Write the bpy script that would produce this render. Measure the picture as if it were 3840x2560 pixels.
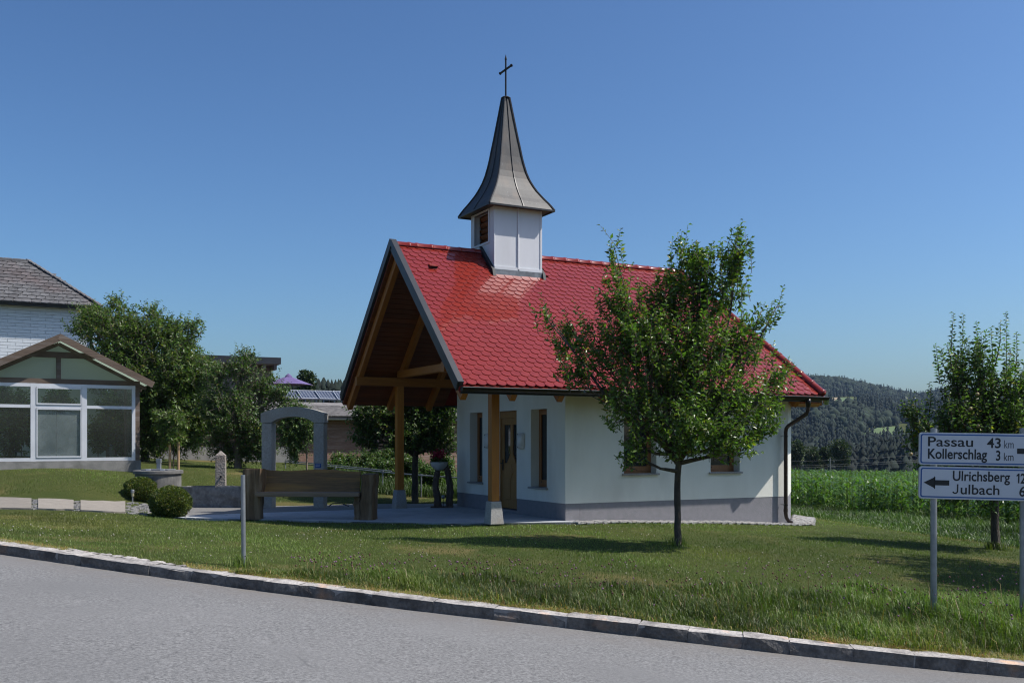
import bpy, bmesh, math, random
import numpy as np
from mathutils import Vector, Matrix, Euler

# ------------------------------------------------------------------ scene, camera, light
for o in list(bpy.data.objects):
    bpy.data.objects.remove(o, do_unlink=True)
scene = bpy.context.scene
COL = scene.collection
R = math.radians
FPX, HORIZON, EYE = 3731.0, 1654.0, 1.609          # lens in photo pixels, horizon row, eye height over the chapel floor
cam_data = bpy.data.cameras.new('camera')
cam_data.sensor_width = 36.0
cam_data.lens = 36.0 * FPX / 3840.0
cam_data.shift_y = (HORIZON - 1280.0) / 3840.0
cam_data.clip_end = 6000.0
cam = bpy.data.objects.new('camera', cam_data)
COL.objects.link(cam)
cam.location = (0, 0, EYE)
cam.rotation_euler = (R(90), 0, 0)
scene.camera = cam

TO_SUN = Vector((1.72, -0.09, 2.31)).normalized()
world = bpy.data.worlds.new('World')
scene.world = world
world.use_nodes = True
wn, wl = world.node_tree.nodes, world.node_tree.links
wn.clear()
w_out = wn.new('ShaderNodeOutputWorld')
w_bg = wn.new('ShaderNodeBackground')
w_sky = wn.new('ShaderNodeTexSky')
w_sky.sky_type = 'NISHITA'
w_sky.sun_disc = False
w_sky.sun_elevation = math.asin(TO_SUN.z)
w_sky.sun_rotation = math.atan2(TO_SUN.x, TO_SUN.y)
w_sky.altitude = 0
w_sky.air_density = 1.0
w_sky.dust_density = 1.8
w_sky.ozone_density = 6.5
w_bg.inputs['Strength'].default_value = 0.074
w_gam = wn.new('ShaderNodeGamma')                  # deep, clear summer blue
w_gam.inputs['Gamma'].default_value = 1.33
wl.new(w_sky.outputs[0], w_gam.inputs['Color'])
w_tint = wn.new('ShaderNodeMix'); w_tint.data_type = 'RGBA'; w_tint.blend_type = 'MULTIPLY'; w_tint.inputs[0].default_value = 1.0
w_tint.inputs[7].default_value = (0.94, 1.0, 0.965, 1)   # white balance of the photograph
wl.new(w_gam.outputs[0], w_tint.inputs[6])
wl.new(w_tint.outputs[2], w_bg.inputs['Color'])
wl.new(w_bg.outputs[0], w_out.inputs['Surface'])

sun_data = bpy.data.lights.new('sun', 'SUN')
sun_data.energy = 4.9
sun_data.angle = R(0.53)
sun_data.color = (1.0, 0.955, 0.89)
sun = bpy.data.objects.new('sun', sun_data)
COL.objects.link(sun)
sun.rotation_euler = TO_SUN.to_track_quat('Z', 'Y').to_euler()
sun.location = (30, 0, 40)

scene.view_settings.view_transform = 'Standard'
scene.view_settings.look = 'None'
scene.view_settings.gamma = 1.0
scene.view_settings.use_curve_mapping = False
scene.view_settings.exposure = 0.15
scene.cycles.max_bounces = 8
scene.cycles.diffuse_bounces = 3
scene.cycles.filter_width = 1.15
scene.cycles.transparent_max_bounces = 12
scene.cycles.volume_bounces = 0
scene.cycles.use_denoising = True

rnd = random.Random(7)

# ------------------------------------------------------------------ helpers
def at(px, py, d):
    return Vector(((px - 1920.0) / FPX * d, d, EYE - (py - HORIZON) / FPX * d))

def dsp(x, y, d):                                   # the same from a pixel of the 2352 wide view
    return at(x * 1.63265, y * 1.63265, d)

def tag(o, label=None, cat=None, group=None, kind=None):
    if label: o['label'] = label
    if cat: o['category'] = cat
    if group: o['group'] = group
    if kind: o['kind'] = kind
    return o

def empty(name, loc=(0, 0, 0), rz=0.0, label=None, cat=None, group=None, kind=None):
    o = bpy.data.objects.new(name, None)
    COL.objects.link(o)
    o.location = loc
    o.rotation_euler = (0, 0, rz)
    o.empty_display_size = 0.2
    return tag(o, label, cat, group, kind)

def link(name, mesh, parent=None, loc=None):
    o = bpy.data.objects.new(name, mesh)
    COL.objects.link(o)
    if parent is not None: o.parent = parent
    if loc is not None: o.location = loc
    return o

def np_mesh(name, verts, faces, mat=None, smooth=False, tint=None):
    verts = np.asarray(verts, dtype=np.float32)
    faces = np.asarray(faces, dtype=np.int32)
    k = faces.shape[1]
    me = bpy.data.meshes.new(name)
    me.vertices.add(len(verts))
    me.vertices.foreach_set('co', verts.ravel())
    me.loops.add(faces.size)
    me.loops.foreach_set('vertex_index', faces.ravel())
    me.polygons.add(len(faces))
    me.polygons.foreach_set('loop_start', np.arange(0, faces.size, k, dtype=np.int32))
    me.polygons.foreach_set('loop_total', np.full(len(faces), k, dtype=np.int32))
    if smooth:
        me.polygons.foreach_set('use_smooth', np.ones(len(faces), dtype=bool))
    if tint is not None:
        ca = me.color_attributes.new('tint', 'FLOAT_COLOR', 'POINT')
        t = np.ones((len(verts), 4), dtype=np.float32)
        t[:, :3] = np.asarray(tint, dtype=np.float32).reshape(len(verts), -1)
        ca.data.foreach_set('color', t.ravel())
    me.update(calc_edges=True)
    if mat: me.materials.append(mat)
    return me

class MB:
    """collects simple shapes into one mesh"""
    def __init__(self):
        self.v, self.f = [], []
    def add(self, verts, faces):
        n = len(self.v)
        self.v += [tuple(p) for p in verts]
        self.f += [tuple(i + n for i in f) for f in faces]
        return self
    def box(self, lo, hi, m=None):
        x0, y0, z0 = lo; x1, y1, z1 = hi
        p = [Vector(q) for q in ((x0, y0, z0), (x1, y0, z0), (x1, y1, z0), (x0, y1, z0), (x0, y0, z1), (x1, y0, z1), (x1, y1, z1), (x0, y1, z1))]
        if m is not None: p = [m @ q for q in p]
        return self.add(p, [(0, 3, 2, 1), (4, 5, 6, 7), (0, 1, 5, 4), (1, 2, 6, 5), (2, 3, 7, 6), (3, 0, 4, 7)])
    def beam(self, p, q, w, h, up=(0, 0, 1)):
        """square bar from p to q; w across, h along up"""
        p, q = Vector(p), Vector(q)
        d = (q - p).normalized()
        s = d.cross(Vector(up)).normalized()
        t = s.cross(d).normalized()
        c = []
        for e in (p, q):
            for a, b in ((-1, -1), (1, -1), (1, 1), (-1, 1)):
                c.append(e + s * (a * w / 2) + t * (b * h / 2))
        return self.add(c, [(3, 2, 1, 0), (4, 5, 6, 7), (0, 1, 5, 4), (1, 2, 6, 5), (2, 3, 7, 6), (3, 0, 4, 7)])
    def prism(self, pts, z0, z1):
        n = len(pts)
        v = [(p[0], p[1], z0) for p in pts] + [(p[0], p[1], z1) for p in pts]
        f = [tuple(reversed(range(n))), tuple(range(n, 2 * n))] + [(i, (i + 1) % n, (i + 1) % n + n, i + n) for i in range(n)]
        return self.add(v, f)
    def tube(self, path, rad, n=8, caps=True):
        path = [Vector(p) for p in path]
        if not hasattr(rad, '__len__'): rad = [rad] * len(path)
        rings = []
        ref = Vector((0, 0, 1))
        prev = None
        for i, p in enumerate(path):
            a = path[max(i - 1, 0)]; b = path[min(i + 1, len(path) - 1)]
            d = (b - a).normalized()
            if prev is None:
                s = d.cross(ref)
                if s.length < 1e-3: s = d.cross(Vector((1, 0, 0)))
                s.normalize()
            else:
                s = (prev - d * prev.dot(d))
                if s.length < 1e-4: s = d.orthogonal()
                s.normalize()
            prev = s
            t = d.cross(s)
            rings.append([p + (s * math.cos(2 * math.pi * k / n) + t * math.sin(2 * math.pi * k / n)) * rad[i] for k in range(n)])
        v = [q for r in rings for q in r]
        f = []
        for i in range(len(rings) - 1):
            for k in range(n):
                f.append((i * n + k, i * n + (k + 1) % n, (i + 1) * n + (k + 1) % n, (i + 1) * n + k))
        if caps:
            f.append(tuple(reversed(range(n)))); f.append(tuple(range((len(rings) - 1) * n, len(rings) * n)))
        return self.add(v, f)
    def lathe(self, prof, n=24, c=(0, 0)):
        v, f = [], []
        for (r, z) in prof:
            for k in range(n):
                a = 2 * math.pi * k / n
                v.append((c[0] + r * math.cos(a), c[1] + r * math.sin(a), z))
        for i in range(len(prof) - 1):
            for k in range(n):
                f.append((i * n + k, i * n + (k + 1) % n, (i + 1) * n + (k + 1) % n, (i + 1) * n + k))
        return self.add(v, f)
    def mesh(self, name, mat=None, smooth=False, bevel=0.0):
        me = bpy.data.meshes.new(name)
        me.from_pydata(self.v, [], self.f)
        if bevel > 0:
            bm = bmesh.new(); bm.from_mesh(me)
            bmesh.ops.bevel(bm, geom=[e for e in bm.edges if e.calc_face_angle(0) > 0.5], offset=bevel, segments=1, affect='EDGES', clamp_overlap=True)
            bm.to_mesh(me); bm.free()
        if smooth:
            me.polygons.foreach_set('use_smooth', np.ones(len(me.polygons), dtype=bool))
        me.update()
        if mat: me.materials.append(mat)
        return me
    def build(self, name, mat=None, parent=None, smooth=False, bevel=0.0, loc=None):
        return link(name, self.mesh(name, mat, smooth, bevel), parent, loc)

# ------------------------------------------------------------------ materials
def new_mat(name):
    m = bpy.data.materials.new(name)
    m.use_nodes = True
    nt = m.node_tree
    b = nt.nodes['Principled BSDF']
    return m, nt, b

def node(nt, kind, **kw):
    n = nt.nodes.new(kind)
    for k, v in kw.items():
        if k.startswith('i_'):
            n.inputs[k[2:].replace('_', ' ')].default_value = v
        else:
            setattr(n, k, v)
    return n

def rgba(c): return (c[0], c[1], c[2], 1.0)

def mixc(nt, fac, a, b, mode='MIX'):
    n = nt.nodes.new('ShaderNodeMix'); n.data_type = 'RGBA'; n.blend_type = mode
    for sock, v in ((n.inputs[0], fac), (n.inputs[6], a), (n.inputs[7], b)):
        if hasattr(v, 'is_output') or isinstance(v, bpy.types.NodeSocket): nt.links.new(v, sock)
        elif isinstance(v, (int, float)): sock.default_value = v
        else: sock.default_value = rgba(v)
    return n.outputs[2]

def noise(nt, vec, scale, detail=4.0, rough=0.55, lo=0.35, hi=0.65):
    n = node(nt, 'ShaderNodeTexNoise')
    n.inputs['Scale'].default_value = scale; n.inputs['Detail'].default_value = detail; n.inputs['Roughness'].default_value = rough
    nt.links.new(vec, n.inputs['Vector'])
    r = node(nt, 'ShaderNodeMapRange', clamp=True)
    r.inputs['From Min'].default_value = lo; r.inputs['From Max'].default_value = hi
    nt.links.new(n.outputs[0], r.inputs['Value'])
    return r.outputs[0]

def coords(nt, space='Object', scale=(1, 1, 1)):
    tc = nt.nodes.new('ShaderNodeTexCoord')
    if space == 'World':
        g = nt.nodes.new('ShaderNodeNewGeometry'); out = g.outputs['Position']
    else:
        out = tc.outputs[space]
    if scale != (1, 1, 1):
        mp = nt.nodes.new('ShaderNodeMapping'); mp.inputs['Scale'].default_value = scale
        nt.links.new(out, mp.inputs['Vector']); out = mp.outputs[0]
    return out

def pm(name, c1, c2=None, scale=4.0, rough=0.7, bump=0.0, bscale=60.0, metal=0.0, coat=0.0, spec=0.5, space='Object', stretch=(1, 1, 1), rand=0.0, c3=None, s3=0.7, lo=0.35, hi=0.65, bdist=0.02, rough_var=0.0):
    m, nt, b = new_mat(name)
    vec = coords(nt, space, stretch)
    col = None
    if c2 is not None:
        col = mixc(nt, noise(nt, vec, scale, lo=lo, hi=hi), c1, c2)
    if c3 is not None:
        col = mixc(nt, noise(nt, vec, s3, lo=0.5, hi=0.72), col if col else c1, c3)
    if rand > 0:
        oi = nt.nodes.new('ShaderNodeObjectInfo')
        mr = node(nt, 'ShaderNodeMapRange'); mr.inputs['To Min'].default_value = 1 - rand; mr.inputs['To Max'].default_value = 1 + rand
        nt.links.new(oi.outputs['Random'], mr.inputs['Value'])
        hsv = nt.nodes.new('ShaderNodeHueSaturation')
        nt.links.new(mr.outputs[0], hsv.inputs['Value'])
        if col is not None: nt.links.new(col, hsv.inputs['Color'])
        else: hsv.inputs['Color'].default_value = rgba(c1)
        col = hsv.outputs[0]
    if col is not None: nt.links.new(col, b.inputs['Base Color'])
    else: b.inputs['Base Color'].default_value = rgba(c1)
    b.inputs['Roughness'].default_value = rough
    if rough_var > 0:
        mr = node(nt, 'ShaderNodeMapRange'); mr.inputs['To Min'].default_value = rough - rough_var; mr.inputs['To Max'].default_value = rough + rough_var
        nt.links.new(noise(nt, vec, scale * 2.3), mr.inputs['Value']); nt.links.new(mr.outputs[0], b.inputs['Roughness'])
    b.inputs['Metallic'].default_value = metal
    b.inputs['Specular IOR Level'].default_value = spec
    if coat:
        b.inputs['Coat Weight'].default_value = coat; b.inputs['Coat Roughness'].default_value = 0.06
    if bump:
        n = node(nt, 'ShaderNodeTexNoise'); n.inputs['Scale'].default_value = bscale; n.inputs['Detail'].default_value = 6
        nt.links.new(vec, n.inputs['Vector'])
        bp = nt.nodes.new('ShaderNodeBump'); bp.inputs['Strength'].default_value = bump; bp.inputs['Distance'].default_value = bdist
        nt.links.new(n.outputs[0], bp.inputs['Height']); nt.links.new(bp.outputs[0], b.inputs['Normal'])
    return m

def wood(name, c1, c2, axis='X', scale=6.0, rough=0.6, rand=0.12, c3=None, knots=True):
    """wood with grain stretched along one local axis"""
    m, nt, b = new_mat(name)
    st = {'X': (0.12, 1.6, 1.6), 'Y': (1.6, 0.12, 1.6), 'Z': (1.6, 1.6, 0.12)}[axis]
    oi = nt.nodes.new('ShaderNodeObjectInfo')
    vec = coords(nt, 'Object', st)
    ad = nt.nodes.new('ShaderNodeVectorMath'); ad.operation = 'ADD'
    nt.links.new(vec, ad.inputs[0]); nt.links.new(oi.outputs['Random'], ad.inputs[1])
    sc = nt.nodes.new('ShaderNodeVectorMath'); sc.operation = 'SCALE'; sc.inputs['Scale'].default_value = scale
    nt.links.new(ad.outputs[0], sc.inputs[0])
    g = noise(nt, sc.outputs[0], 3.0, 6.0, 0.65, 0.3, 0.7)
    col = mixc(nt, g, c1, c2)
    if c3: col = mixc(nt, noise(nt, sc.outputs[0], 0.55, 3.0, 0.5, 0.5, 0.7), col, c3)
    mr = node(nt, 'ShaderNodeMapRange'); mr.inputs['To Min'].default_value = 1 - rand; mr.inputs['To Max'].default_value = 1 + rand
    nt.links.new(oi.outputs['Random'], mr.inputs['Value'])
    hsv = nt.nodes.new('ShaderNodeHueSaturation'); nt.links.new(mr.outputs[0], hsv.inputs['Value']); nt.links.new(col, hsv.inputs['Color'])
    nt.links.new(hsv.outputs[0], b.inputs['Base Color'])
    b.inputs['Roughness'].default_value = rough
    bp = nt.nodes.new('ShaderNodeBump'); bp.inputs['Strength'].default_value = 0.25; bp.inputs['Distance'].default_value = 0.006
    nt.links.new(g, bp.inputs['Height']); nt.links.new(bp.outputs[0], b.inputs['Normal'])
    return m

def leaf_mat(name, base, rough=0.42, trans=0.35, tcol=None):
    m, nt, b = new_mat(name)
    a = node(nt, 'ShaderNodeAttribute', attribute_name='tint')
    col = mixc(nt, 1.0, base, a.outputs['Color'], 'MULTIPLY')
    nt.links.new(col, b.inputs['Base Color'])
    b.inputs['Roughness'].default_value = rough
    b.inputs['Specular IOR Level'].default_value = 0.45
    t = nt.nodes.new('ShaderNodeBsdfTranslucent')
    tc = mixc(nt, 1.0, tcol or (base[0] * 1.05, base[1] * 1.4, base[2] * 0.5), a.outputs['Color'], 'MULTIPLY')
    nt.links.new(tc, t.inputs['Color'])
    mx = nt.nodes.new('ShaderNodeMixShader'); mx.inputs[0].default_value = trans
    nt.links.new(b.outputs[0], mx.inputs[1]); nt.links.new(t.outputs[0], mx.inputs[2])
    nt.links.new(mx.outputs[0], nt.nodes['Material Output'].inputs['Surface'])
    return m

M = {}
M['render_white'] = pm('white_render', (0.74, 0.725, 0.655), (0.69, 0.675, 0.605), 2.0, 0.85, 0.45, 130, bdist=0.01, stretch=(1, 1, 0.4), c3=(0.63, 0.61, 0.545), s3=1.3)
M['plinth'] = pm('grey_plinth_render', (0.255, 0.245, 0.265), (0.225, 0.22, 0.235), 8.0, 0.9, 0.8, 120, bdist=0.02)
M['larch'] = wood('oiled_spruce', (0.33, 0.118, 0.010), (0.24, 0.075, 0.006), 'X', 5.0, 0.55, 0.1)
M['larch_z'] = wood('oiled_spruce_post', (0.40, 0.150, 0.014), (0.30, 0.10, 0.008), 'Z', 5.0, 0.55, 0.08)
M['larch_y'] = wood('oiled_spruce_rafter', (0.34, 0.12, 0.011), (0.25, 0.078, 0.007), 'Y', 5.0, 0.55, 0.1)
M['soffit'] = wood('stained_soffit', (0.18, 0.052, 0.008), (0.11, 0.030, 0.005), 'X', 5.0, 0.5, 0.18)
M['window_wood'] = wood('stained_window_wood', (0.30, 0.125, 0.04), (0.22, 0.085, 0.025), 'Z', 6.0, 0.4, 0.05)
M['door_wood'] = wood('door_wood', (0.33, 0.17, 0.055), (0.25, 0.115, 0.032), 'Z', 6.0, 0.45, 0.05)
M['dark_metal'] = pm('dark_coated_metal', (0.026, 0.028, 0.033), (0.034, 0.036, 0.041), 3, 0.42, metal=0.1, spec=0.4)
M['gutter'] = pm('dark_brown_gutter', (0.018, 0.014, 0.013), None, rough=0.28, metal=0.3)
M['pipe'] = pm('brown_downpipe', (0.045, 0.028, 0.024), None, rough=0.3, metal=0.3)
M['fitting'] = pm('bright_fitting', (0.6, 0.6, 0.6), None, rough=0.25, metal=1.0)
M['iron'] = pm('black_iron', (0.012, 0.012, 0.013), None, rough=0.5, metal=0.4)
M['panel_white'] = pm('white_sheet_metal', (0.66, 0.66, 0.675), (0.61, 0.61, 0.625), 1.5, 0.55, c3=(0.57, 0.565, 0.57), s3=0.9, stretch=(1, 1, 0.3), spec=0.3)
M['flashing'] = pm('lead_flashing', (0.22, 0.23, 0.24), (0.12, 0.125, 0.13), 6, 0.5, metal=0.4)
M['black_flash'] = pm('dark_flashing', (0.02, 0.02, 0.022), None, rough=0.5)
M['granite'] = pm('grey_granite', (0.30, 0.29, 0.285), (0.22, 0.215, 0.21), 30, 0.85, 0.7, 60, c3=(0.25, 0.225, 0.20), s3=2.0, rand=0.1)
M['granite_light'] = pm('light_granite', (0.40, 0.385, 0.365), (0.30, 0.29, 0.28), 35, 0.85, 0.8, 70, c3=(0.33, 0.29, 0.25), s3=3.0, rand=0.1)
M['paver'] = pm('pale_paving_slab', (0.42, 0.43, 0.45), (0.36, 0.37, 0.385), 12, 0.85, 0.3, 90, rand=0.08)
M['joint'] = pm('paving_joint_sand', (0.20, 0.19, 0.18), (0.14, 0.135, 0.125), 20, 0.95)
M['slab'] = pm('sandy_stone_slab', (0.29, 0.255, 0.215), (0.22, 0.195, 0.165), 5, 0.9, 0.5, 40, rand=0.12, stretch=(1, 4, 1))
M['concrete'] = pm('old_concrete', (0.26, 0.25, 0.235), (0.18, 0.175, 0.165), 4, 0.92, 0.6, 40, c3=(0.12, 0.115, 0.105), s3=1.6)
M['concrete_light'] = pm('pale_concrete', (0.28, 0.27, 0.25), (0.21, 0.20, 0.19), 3, 0.92, 0.4, 40)
M['concrete_dark'] = pm('dark_old_concrete', (0.19, 0.182, 0.17), (0.125, 0.12, 0.112), 4, 0.92, 0.6, 40, c3=(0.08, 0.077, 0.072), s3=1.6)
M['greenwood'] = wood('dark_weathered_wood', (0.15, 0.105, 0.075), (0.075, 0.053, 0.04), 'X', 8.0, 0.9, 0.15, c3=(0.17, 0.14, 0.12))
M['bark'] = pm('fruit_tree_bark', (0.085, 0.065, 0.05), (0.05, 0.04, 0.032), 14, 0.95, 1.0, 40, c3=(0.17, 0.15, 0.10), s3=5.0, stretch=(1, 1, 0.35), bdist=0.03)
M['bark_pale'] = pm('pale_bark', (0.22, 0.175, 0.13), (0.13, 0.10, 0.08), 12, 0.95, 0.7, 40, stretch=(1, 1, 0.35))
M['galv'] = pm('galvanised_steel', (0.29, 0.30, 0.315), (0.23, 0.24, 0.25), 9, 0.45, metal=0.55)
M['weathered'] = wood('weathered_grey_wood', (0.17, 0.145, 0.125), (0.10, 0.085, 0.075), 'X', 6.0, 0.9, 0.15, c3=(0.22, 0.19, 0.165))
M['white_frame'] = pm('white_window_profile', (0.60, 0.61, 0.64), (0.54, 0.55, 0.58), 3, 0.4)
# ------------------------------------------------------------------ chapel frame (needed by the ground)
TH = R(62.29)
U = Vector((math.sin(TH), math.cos(TH), 0)); V = Vector((-math.cos(TH), math.sin(TH), 0))
CX0 = Vector((1.072, 20.0, 0.0))
W, LA, GA = 5.23, 5.925, 2.713
KK = W * 0.41421 * 0.70711
def CH(a, b, z=0.0):
    p = CX0 + U * a + V * b
    return Vector((p.x, p.y, z))

# ------------------------------------------------------------------ terrain
KX = [(-2500, 1780, 17.0), (-1400, 1890, 14.9), (-700, 1975, 13.6), (0, 2077, 12.4), (500, 2150, 11.7), (1000, 2219, 11.1), (1500, 2283, 10.6), (2000, 2340, 10.2),
      (2500, 2397, 9.85), (2900, 2448, 9.6), (3300, 2493, 9.4), (3840, 2543, 9.2), (4600, 2605, 8.95), (5600, 2690, 8.7), (7200, 2800, 8.4)]
_k = np.array([tuple(at(*q)) for q in KX])
_kx, _ky, _kz = _k[:, 0], _k[:, 1], _k[:, 2]
def kerb_y(x):
    x = np.asarray(x, dtype=float)
    y = np.interp(x, _kx, _ky)
    y = np.where(x < _kx[0], _ky[0] + (x - _kx[0]) * (_ky[1] - _ky[0]) / (_kx[1] - _kx[0]), y)
    return np.where(x > _kx[-1], _ky[-1] + (x - _kx[-1]) * (_ky[-1] - _ky[-2]) / (_kx[-1] - _kx[-2]), y)
def kerb_z(x):
    x = np.clip(np.asarray(x, dtype=float), -60, 60)
    z = np.interp(x, _kx, _kz)
    z = np.where(x < _kx[0], _kz[0] + (x - _kx[0]) * -0.05, z)
    return np.where(x > _kx[-1], _kz[-1] + (x - _kx[-1]) * -0.05, z)
# smooth the polyline a little
_sx = np.linspace(-22, 22, 441)
_sy, _sz = kerb_y(_sx), kerb_z(_sx)
_w = np.hanning(41); _w /= _w.sum()
def _sm(v):
    p = np.concatenate([2 * v[0] - v[20:0:-1], v, 2 * v[-1] - v[-2:-22:-1]])
    return np.convolve(p, _w, 'valid')
_sy2, _sz2 = _sm(_sy), _sm(_sz)
_ky0, _kz0 = kerb_y, kerb_z
def kerb_y(x):
    x = np.asarray(x, dtype=float)
    return np.where(np.abs(x) < 21.9, np.interp(x, _sx, _sy2), _ky0(x))
def kerb_z(x):
    x = np.asarray(x, dtype=float)
    return np.where(np.abs(x) < 21.9, np.interp(x, _sx, _sz2), _kz0(x))

KERB_H, KERB_W = 0.12, 0.26
CP = []
for x in np.linspace(-20, 20, 21):
    CP.append((x, float(kerb_y(x)) + 0.30, float(kerb_z(x)) + KERB_H - 0.02))
for q in [(-6.9, 21), (-6.5, 24.5), (-7.8, 22.4), (-8.0, 24.0), (-8.2, 24.9), (-7.2, 25.2), (-8.3, 23.0), (-4, 20.3), (-4, 25), (-1.5, 19.6), (-1, 25.5), (1, 19.9), (-2, 22.5), (-1.4, 24.6), (-5.3, 20.6)]:
    CP.append((q[0], q[1], -0.03))
for a, b, z in ((1.5, -0.3, -0.06), (3, -0.4, -0.14), (4.5, -0.4, -0.21), (5.9, -0.4, -0.28), (7.6, 1.2, -0.30), (7.6, 4, -0.2), (5.9, 5.6, -0.1), (3, 5.6, 0.0), (1, 5.6, 0.0), (2.5, 2.6, 0.0), (6.8, -0.9, -0.33), (8.6, 0.6, -0.4)):
    p = CH(a, b); CP.append((p.x, p.y, z))
CP += [(-10.1, 26.8, 0.77), (-13.6, 26.4, 1.01), (-19, 26, 1.25), (-9.1, 24.4, 0.50), (-8.2, 26.7, 0.55), (-6.0, 27.5, 0.40), (-3, 28.5, 0.25), (0, 30, 0.25), (-4, 32, 0.55), (-9, 33, 0.80), (-15, 33, 1.15),
       (-10.9, 20.6, 0.22), (-10.9, 21.9, 0.33), (-9.2, 20.7, 0.16), (-9.2, 21.7, 0.24), (-8.2, 21.3, 0.10), (-14.5, 21.5, 0.42), (-19, 21, 0.6),
       (4.69, 11.0, -0.384), (9.1, 18.7, -0.43), (2.73, 16.4, -0.127), (12, 20, -0.66), (15, 13, -1.0), (20, 20, -1.2), (10, 30, -0.72), (10.5, 36, -1.0), (13.9, 27, -0.8), (0, 38, 0.2), (20, 40, -1.5), (-10, 40, 1.0), (-25, 40, 1.5), (20, 30, -1.2), (5, 34, -0.3), (-22, 30, 1.4)]
CP = np.array(CP)
def _tps_fit(P, lam=0.02):
    n = len(P); d = np.hypot(P[:, None, 0] - P[None, :, 0], P[:, None, 1] - P[None, :, 1])
    K = np.where(d > 0, d * d * np.log(np.maximum(d, 1e-9)), 0.0) + lam * np.eye(n)
    Q = np.c_[np.ones(n), P[:, :2]]
    A = np.block([[K, Q], [Q.T, np.zeros((3, 3))]])
    return np.linalg.solve(A, np.r_[P[:, 2], 0, 0, 0])
_tw = _tps_fit(CP)
def _tps(x, y):
    out = np.empty(x.shape)
    xf, yf, of = x.ravel(), y.ravel(), out.ravel()
    for i in range(0, len(xf), 50000):
        xs, ys = xf[i:i + 50000], yf[i:i + 50000]
        d2 = (xs[:, None] - CP[None, :, 0]) ** 2 + (ys[:, None] - CP[None, :, 1]) ** 2
        of[i:i + 50000] = (0.5 * d2 * np.log(np.maximum(d2, 1e-9))) @ _tw[:-3] + _tw[-3] + _tw[-2] * xs + _tw[-1] * ys
    return out
def sstep(a, b, x):
    t = np.clip((x - a) / (b - a), 0, 1); return t * t * (3 - 2 * t)
def hill_h(ang):
    return np.interp(ang, [-0.3, 0.05, 0.2, 0.29, 0.33, 0.36, 0.39, 0.41, 0.43, 0.47, 0.52, 0.7, 1.2], [40, 80, 92, 89, 86, 78, 70, 66, 72, 70, 68, 75, 60])
def far_h(x, y):
    yy = np.maximum(y, 1.0); ang = x / yy
    wl = 1 - sstep(-0.13, 0.0, ang)
    right = -0.9 - np.clip(y - 38, 0, 260) * 0.033
    right = right + hill_h(ang) * (0.45 * sstep(420, 800, y) + 0.55 * sstep(780, 1350, y)) + 2.0 * np.sin(x * 0.011 + 1) * sstep(300, 600, y) * np.sin(y * 0.013)
    left = 1.0 + np.clip(y - 40, 0, 150) * 0.015
    return left * wl + right * (1 - wl)
def lawn_h(x, y):
    x = np.asarray(x, dtype=float); y = np.asarray(y, dtype=float)
    x, y = np.broadcast_arrays(x, y)
    near = _tps(np.clip(x, -24, 24), np.clip(y, 5, 42))
    w = np.maximum(sstep(36, 58, y), sstep(18, 34, np.abs(x)) * 0.6)
    h = near * (1 - w) + far_h(x, y) * w
    return h + 0.012 * np.sin(x * 1.7 + y * 0.6) * np.sin(y * 1.3 - x * 0.4) * (1 - w)
def gh(x, y): return float(lawn_h(np.array([x]), np.array([y]))[0])

def axis(dense_lo, dense_hi, step, lo, hi, g=1.22):
    a = list(np.arange(dense_lo, dense_hi + 1e-6, step))
    s = step
    while a[-1] < hi: s *= g; a.append(a[-1] + s)
    s = step; b = [a[0]]
    while b[-1] > lo: s *= g; b.append(b[-1] - s)
    return np.array(sorted(set(b[1:] + a)))
gx = axis(-16, 16, 0.3, -1500, 1500, 1.2)
gt = axis(0.3, 26, 0.3, 0.29, 2000, 1.12)
gt = np.concatenate([[-60, -20, -9, -8.2, -4, -0.3, 0.02, 0.06, 0.12, 0.2], gt[gt > 0.25]])
GX, GT = np.meshgrid(gx, gt)
GY = kerb_y(GX) + GT
GZ = np.where(GT < 0.05, kerb_z(GX) - 0.15, lawn_h(GX, np.maximum(GY, 5)))
GZ = np.where(GT < -8.1, kerb_z(GX) + 0.10, GZ)
nx, nt_ = len(gx), len(gt)
idx = np.arange(nx * nt_).reshape(nt_, nx)
gf = np.c_[idx[:-1, :-1].ravel(), idx[:-1, 1:].ravel(), idx[1:, 1:].ravel(), idx[1:, :-1].ravel()]

def ground_mat():
    m, nt, b = new_mat('meadow_soil')
    vec = coords(nt, 'World')
    g = mixc(nt, noise(nt, vec, 1.1, 5), (0.055, 0.072, 0.018), (0.088, 0.092, 0.028))
    g = mixc(nt, noise(nt, vec, 45, 4), g, (0.035, 0.048, 0.012))
    g = mixc(nt, noise(nt, vec, 0.45, 4, lo=0.56, hi=0.72), g, (0.15, 0.12, 0.05))
    nt.links.new(g, b.inputs['Base Color'])
    b.inputs['Roughness'].default_value = 0.95; b.inputs['Specular IOR Level'].default_value = 0.1
    bp = nt.nodes.new('ShaderNodeBump'); bp.inputs['Strength'].default_value = 0.6; bp.inputs['Distance'].default_value = 0.03
    n = node(nt, 'ShaderNodeTexNoise'); n.inputs['Scale'].default_value = 60; nt.links.new(vec, n.inputs['Vector'])
    nt.links.new(n.outputs[0], bp.inputs['Height']); nt.links.new(bp.outputs[0], b.inputs['Normal'])
    return m
M['ground'] = ground_mat()
ground = link('ground', np_mesh('ground', np.c_[GX.ravel(), GY.ravel(), GZ.ravel()], gf, M['ground'], True))
tag(ground, 'green lawn and meadow sloping down to the right around the chapel', 'ground', kind='structure')

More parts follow.
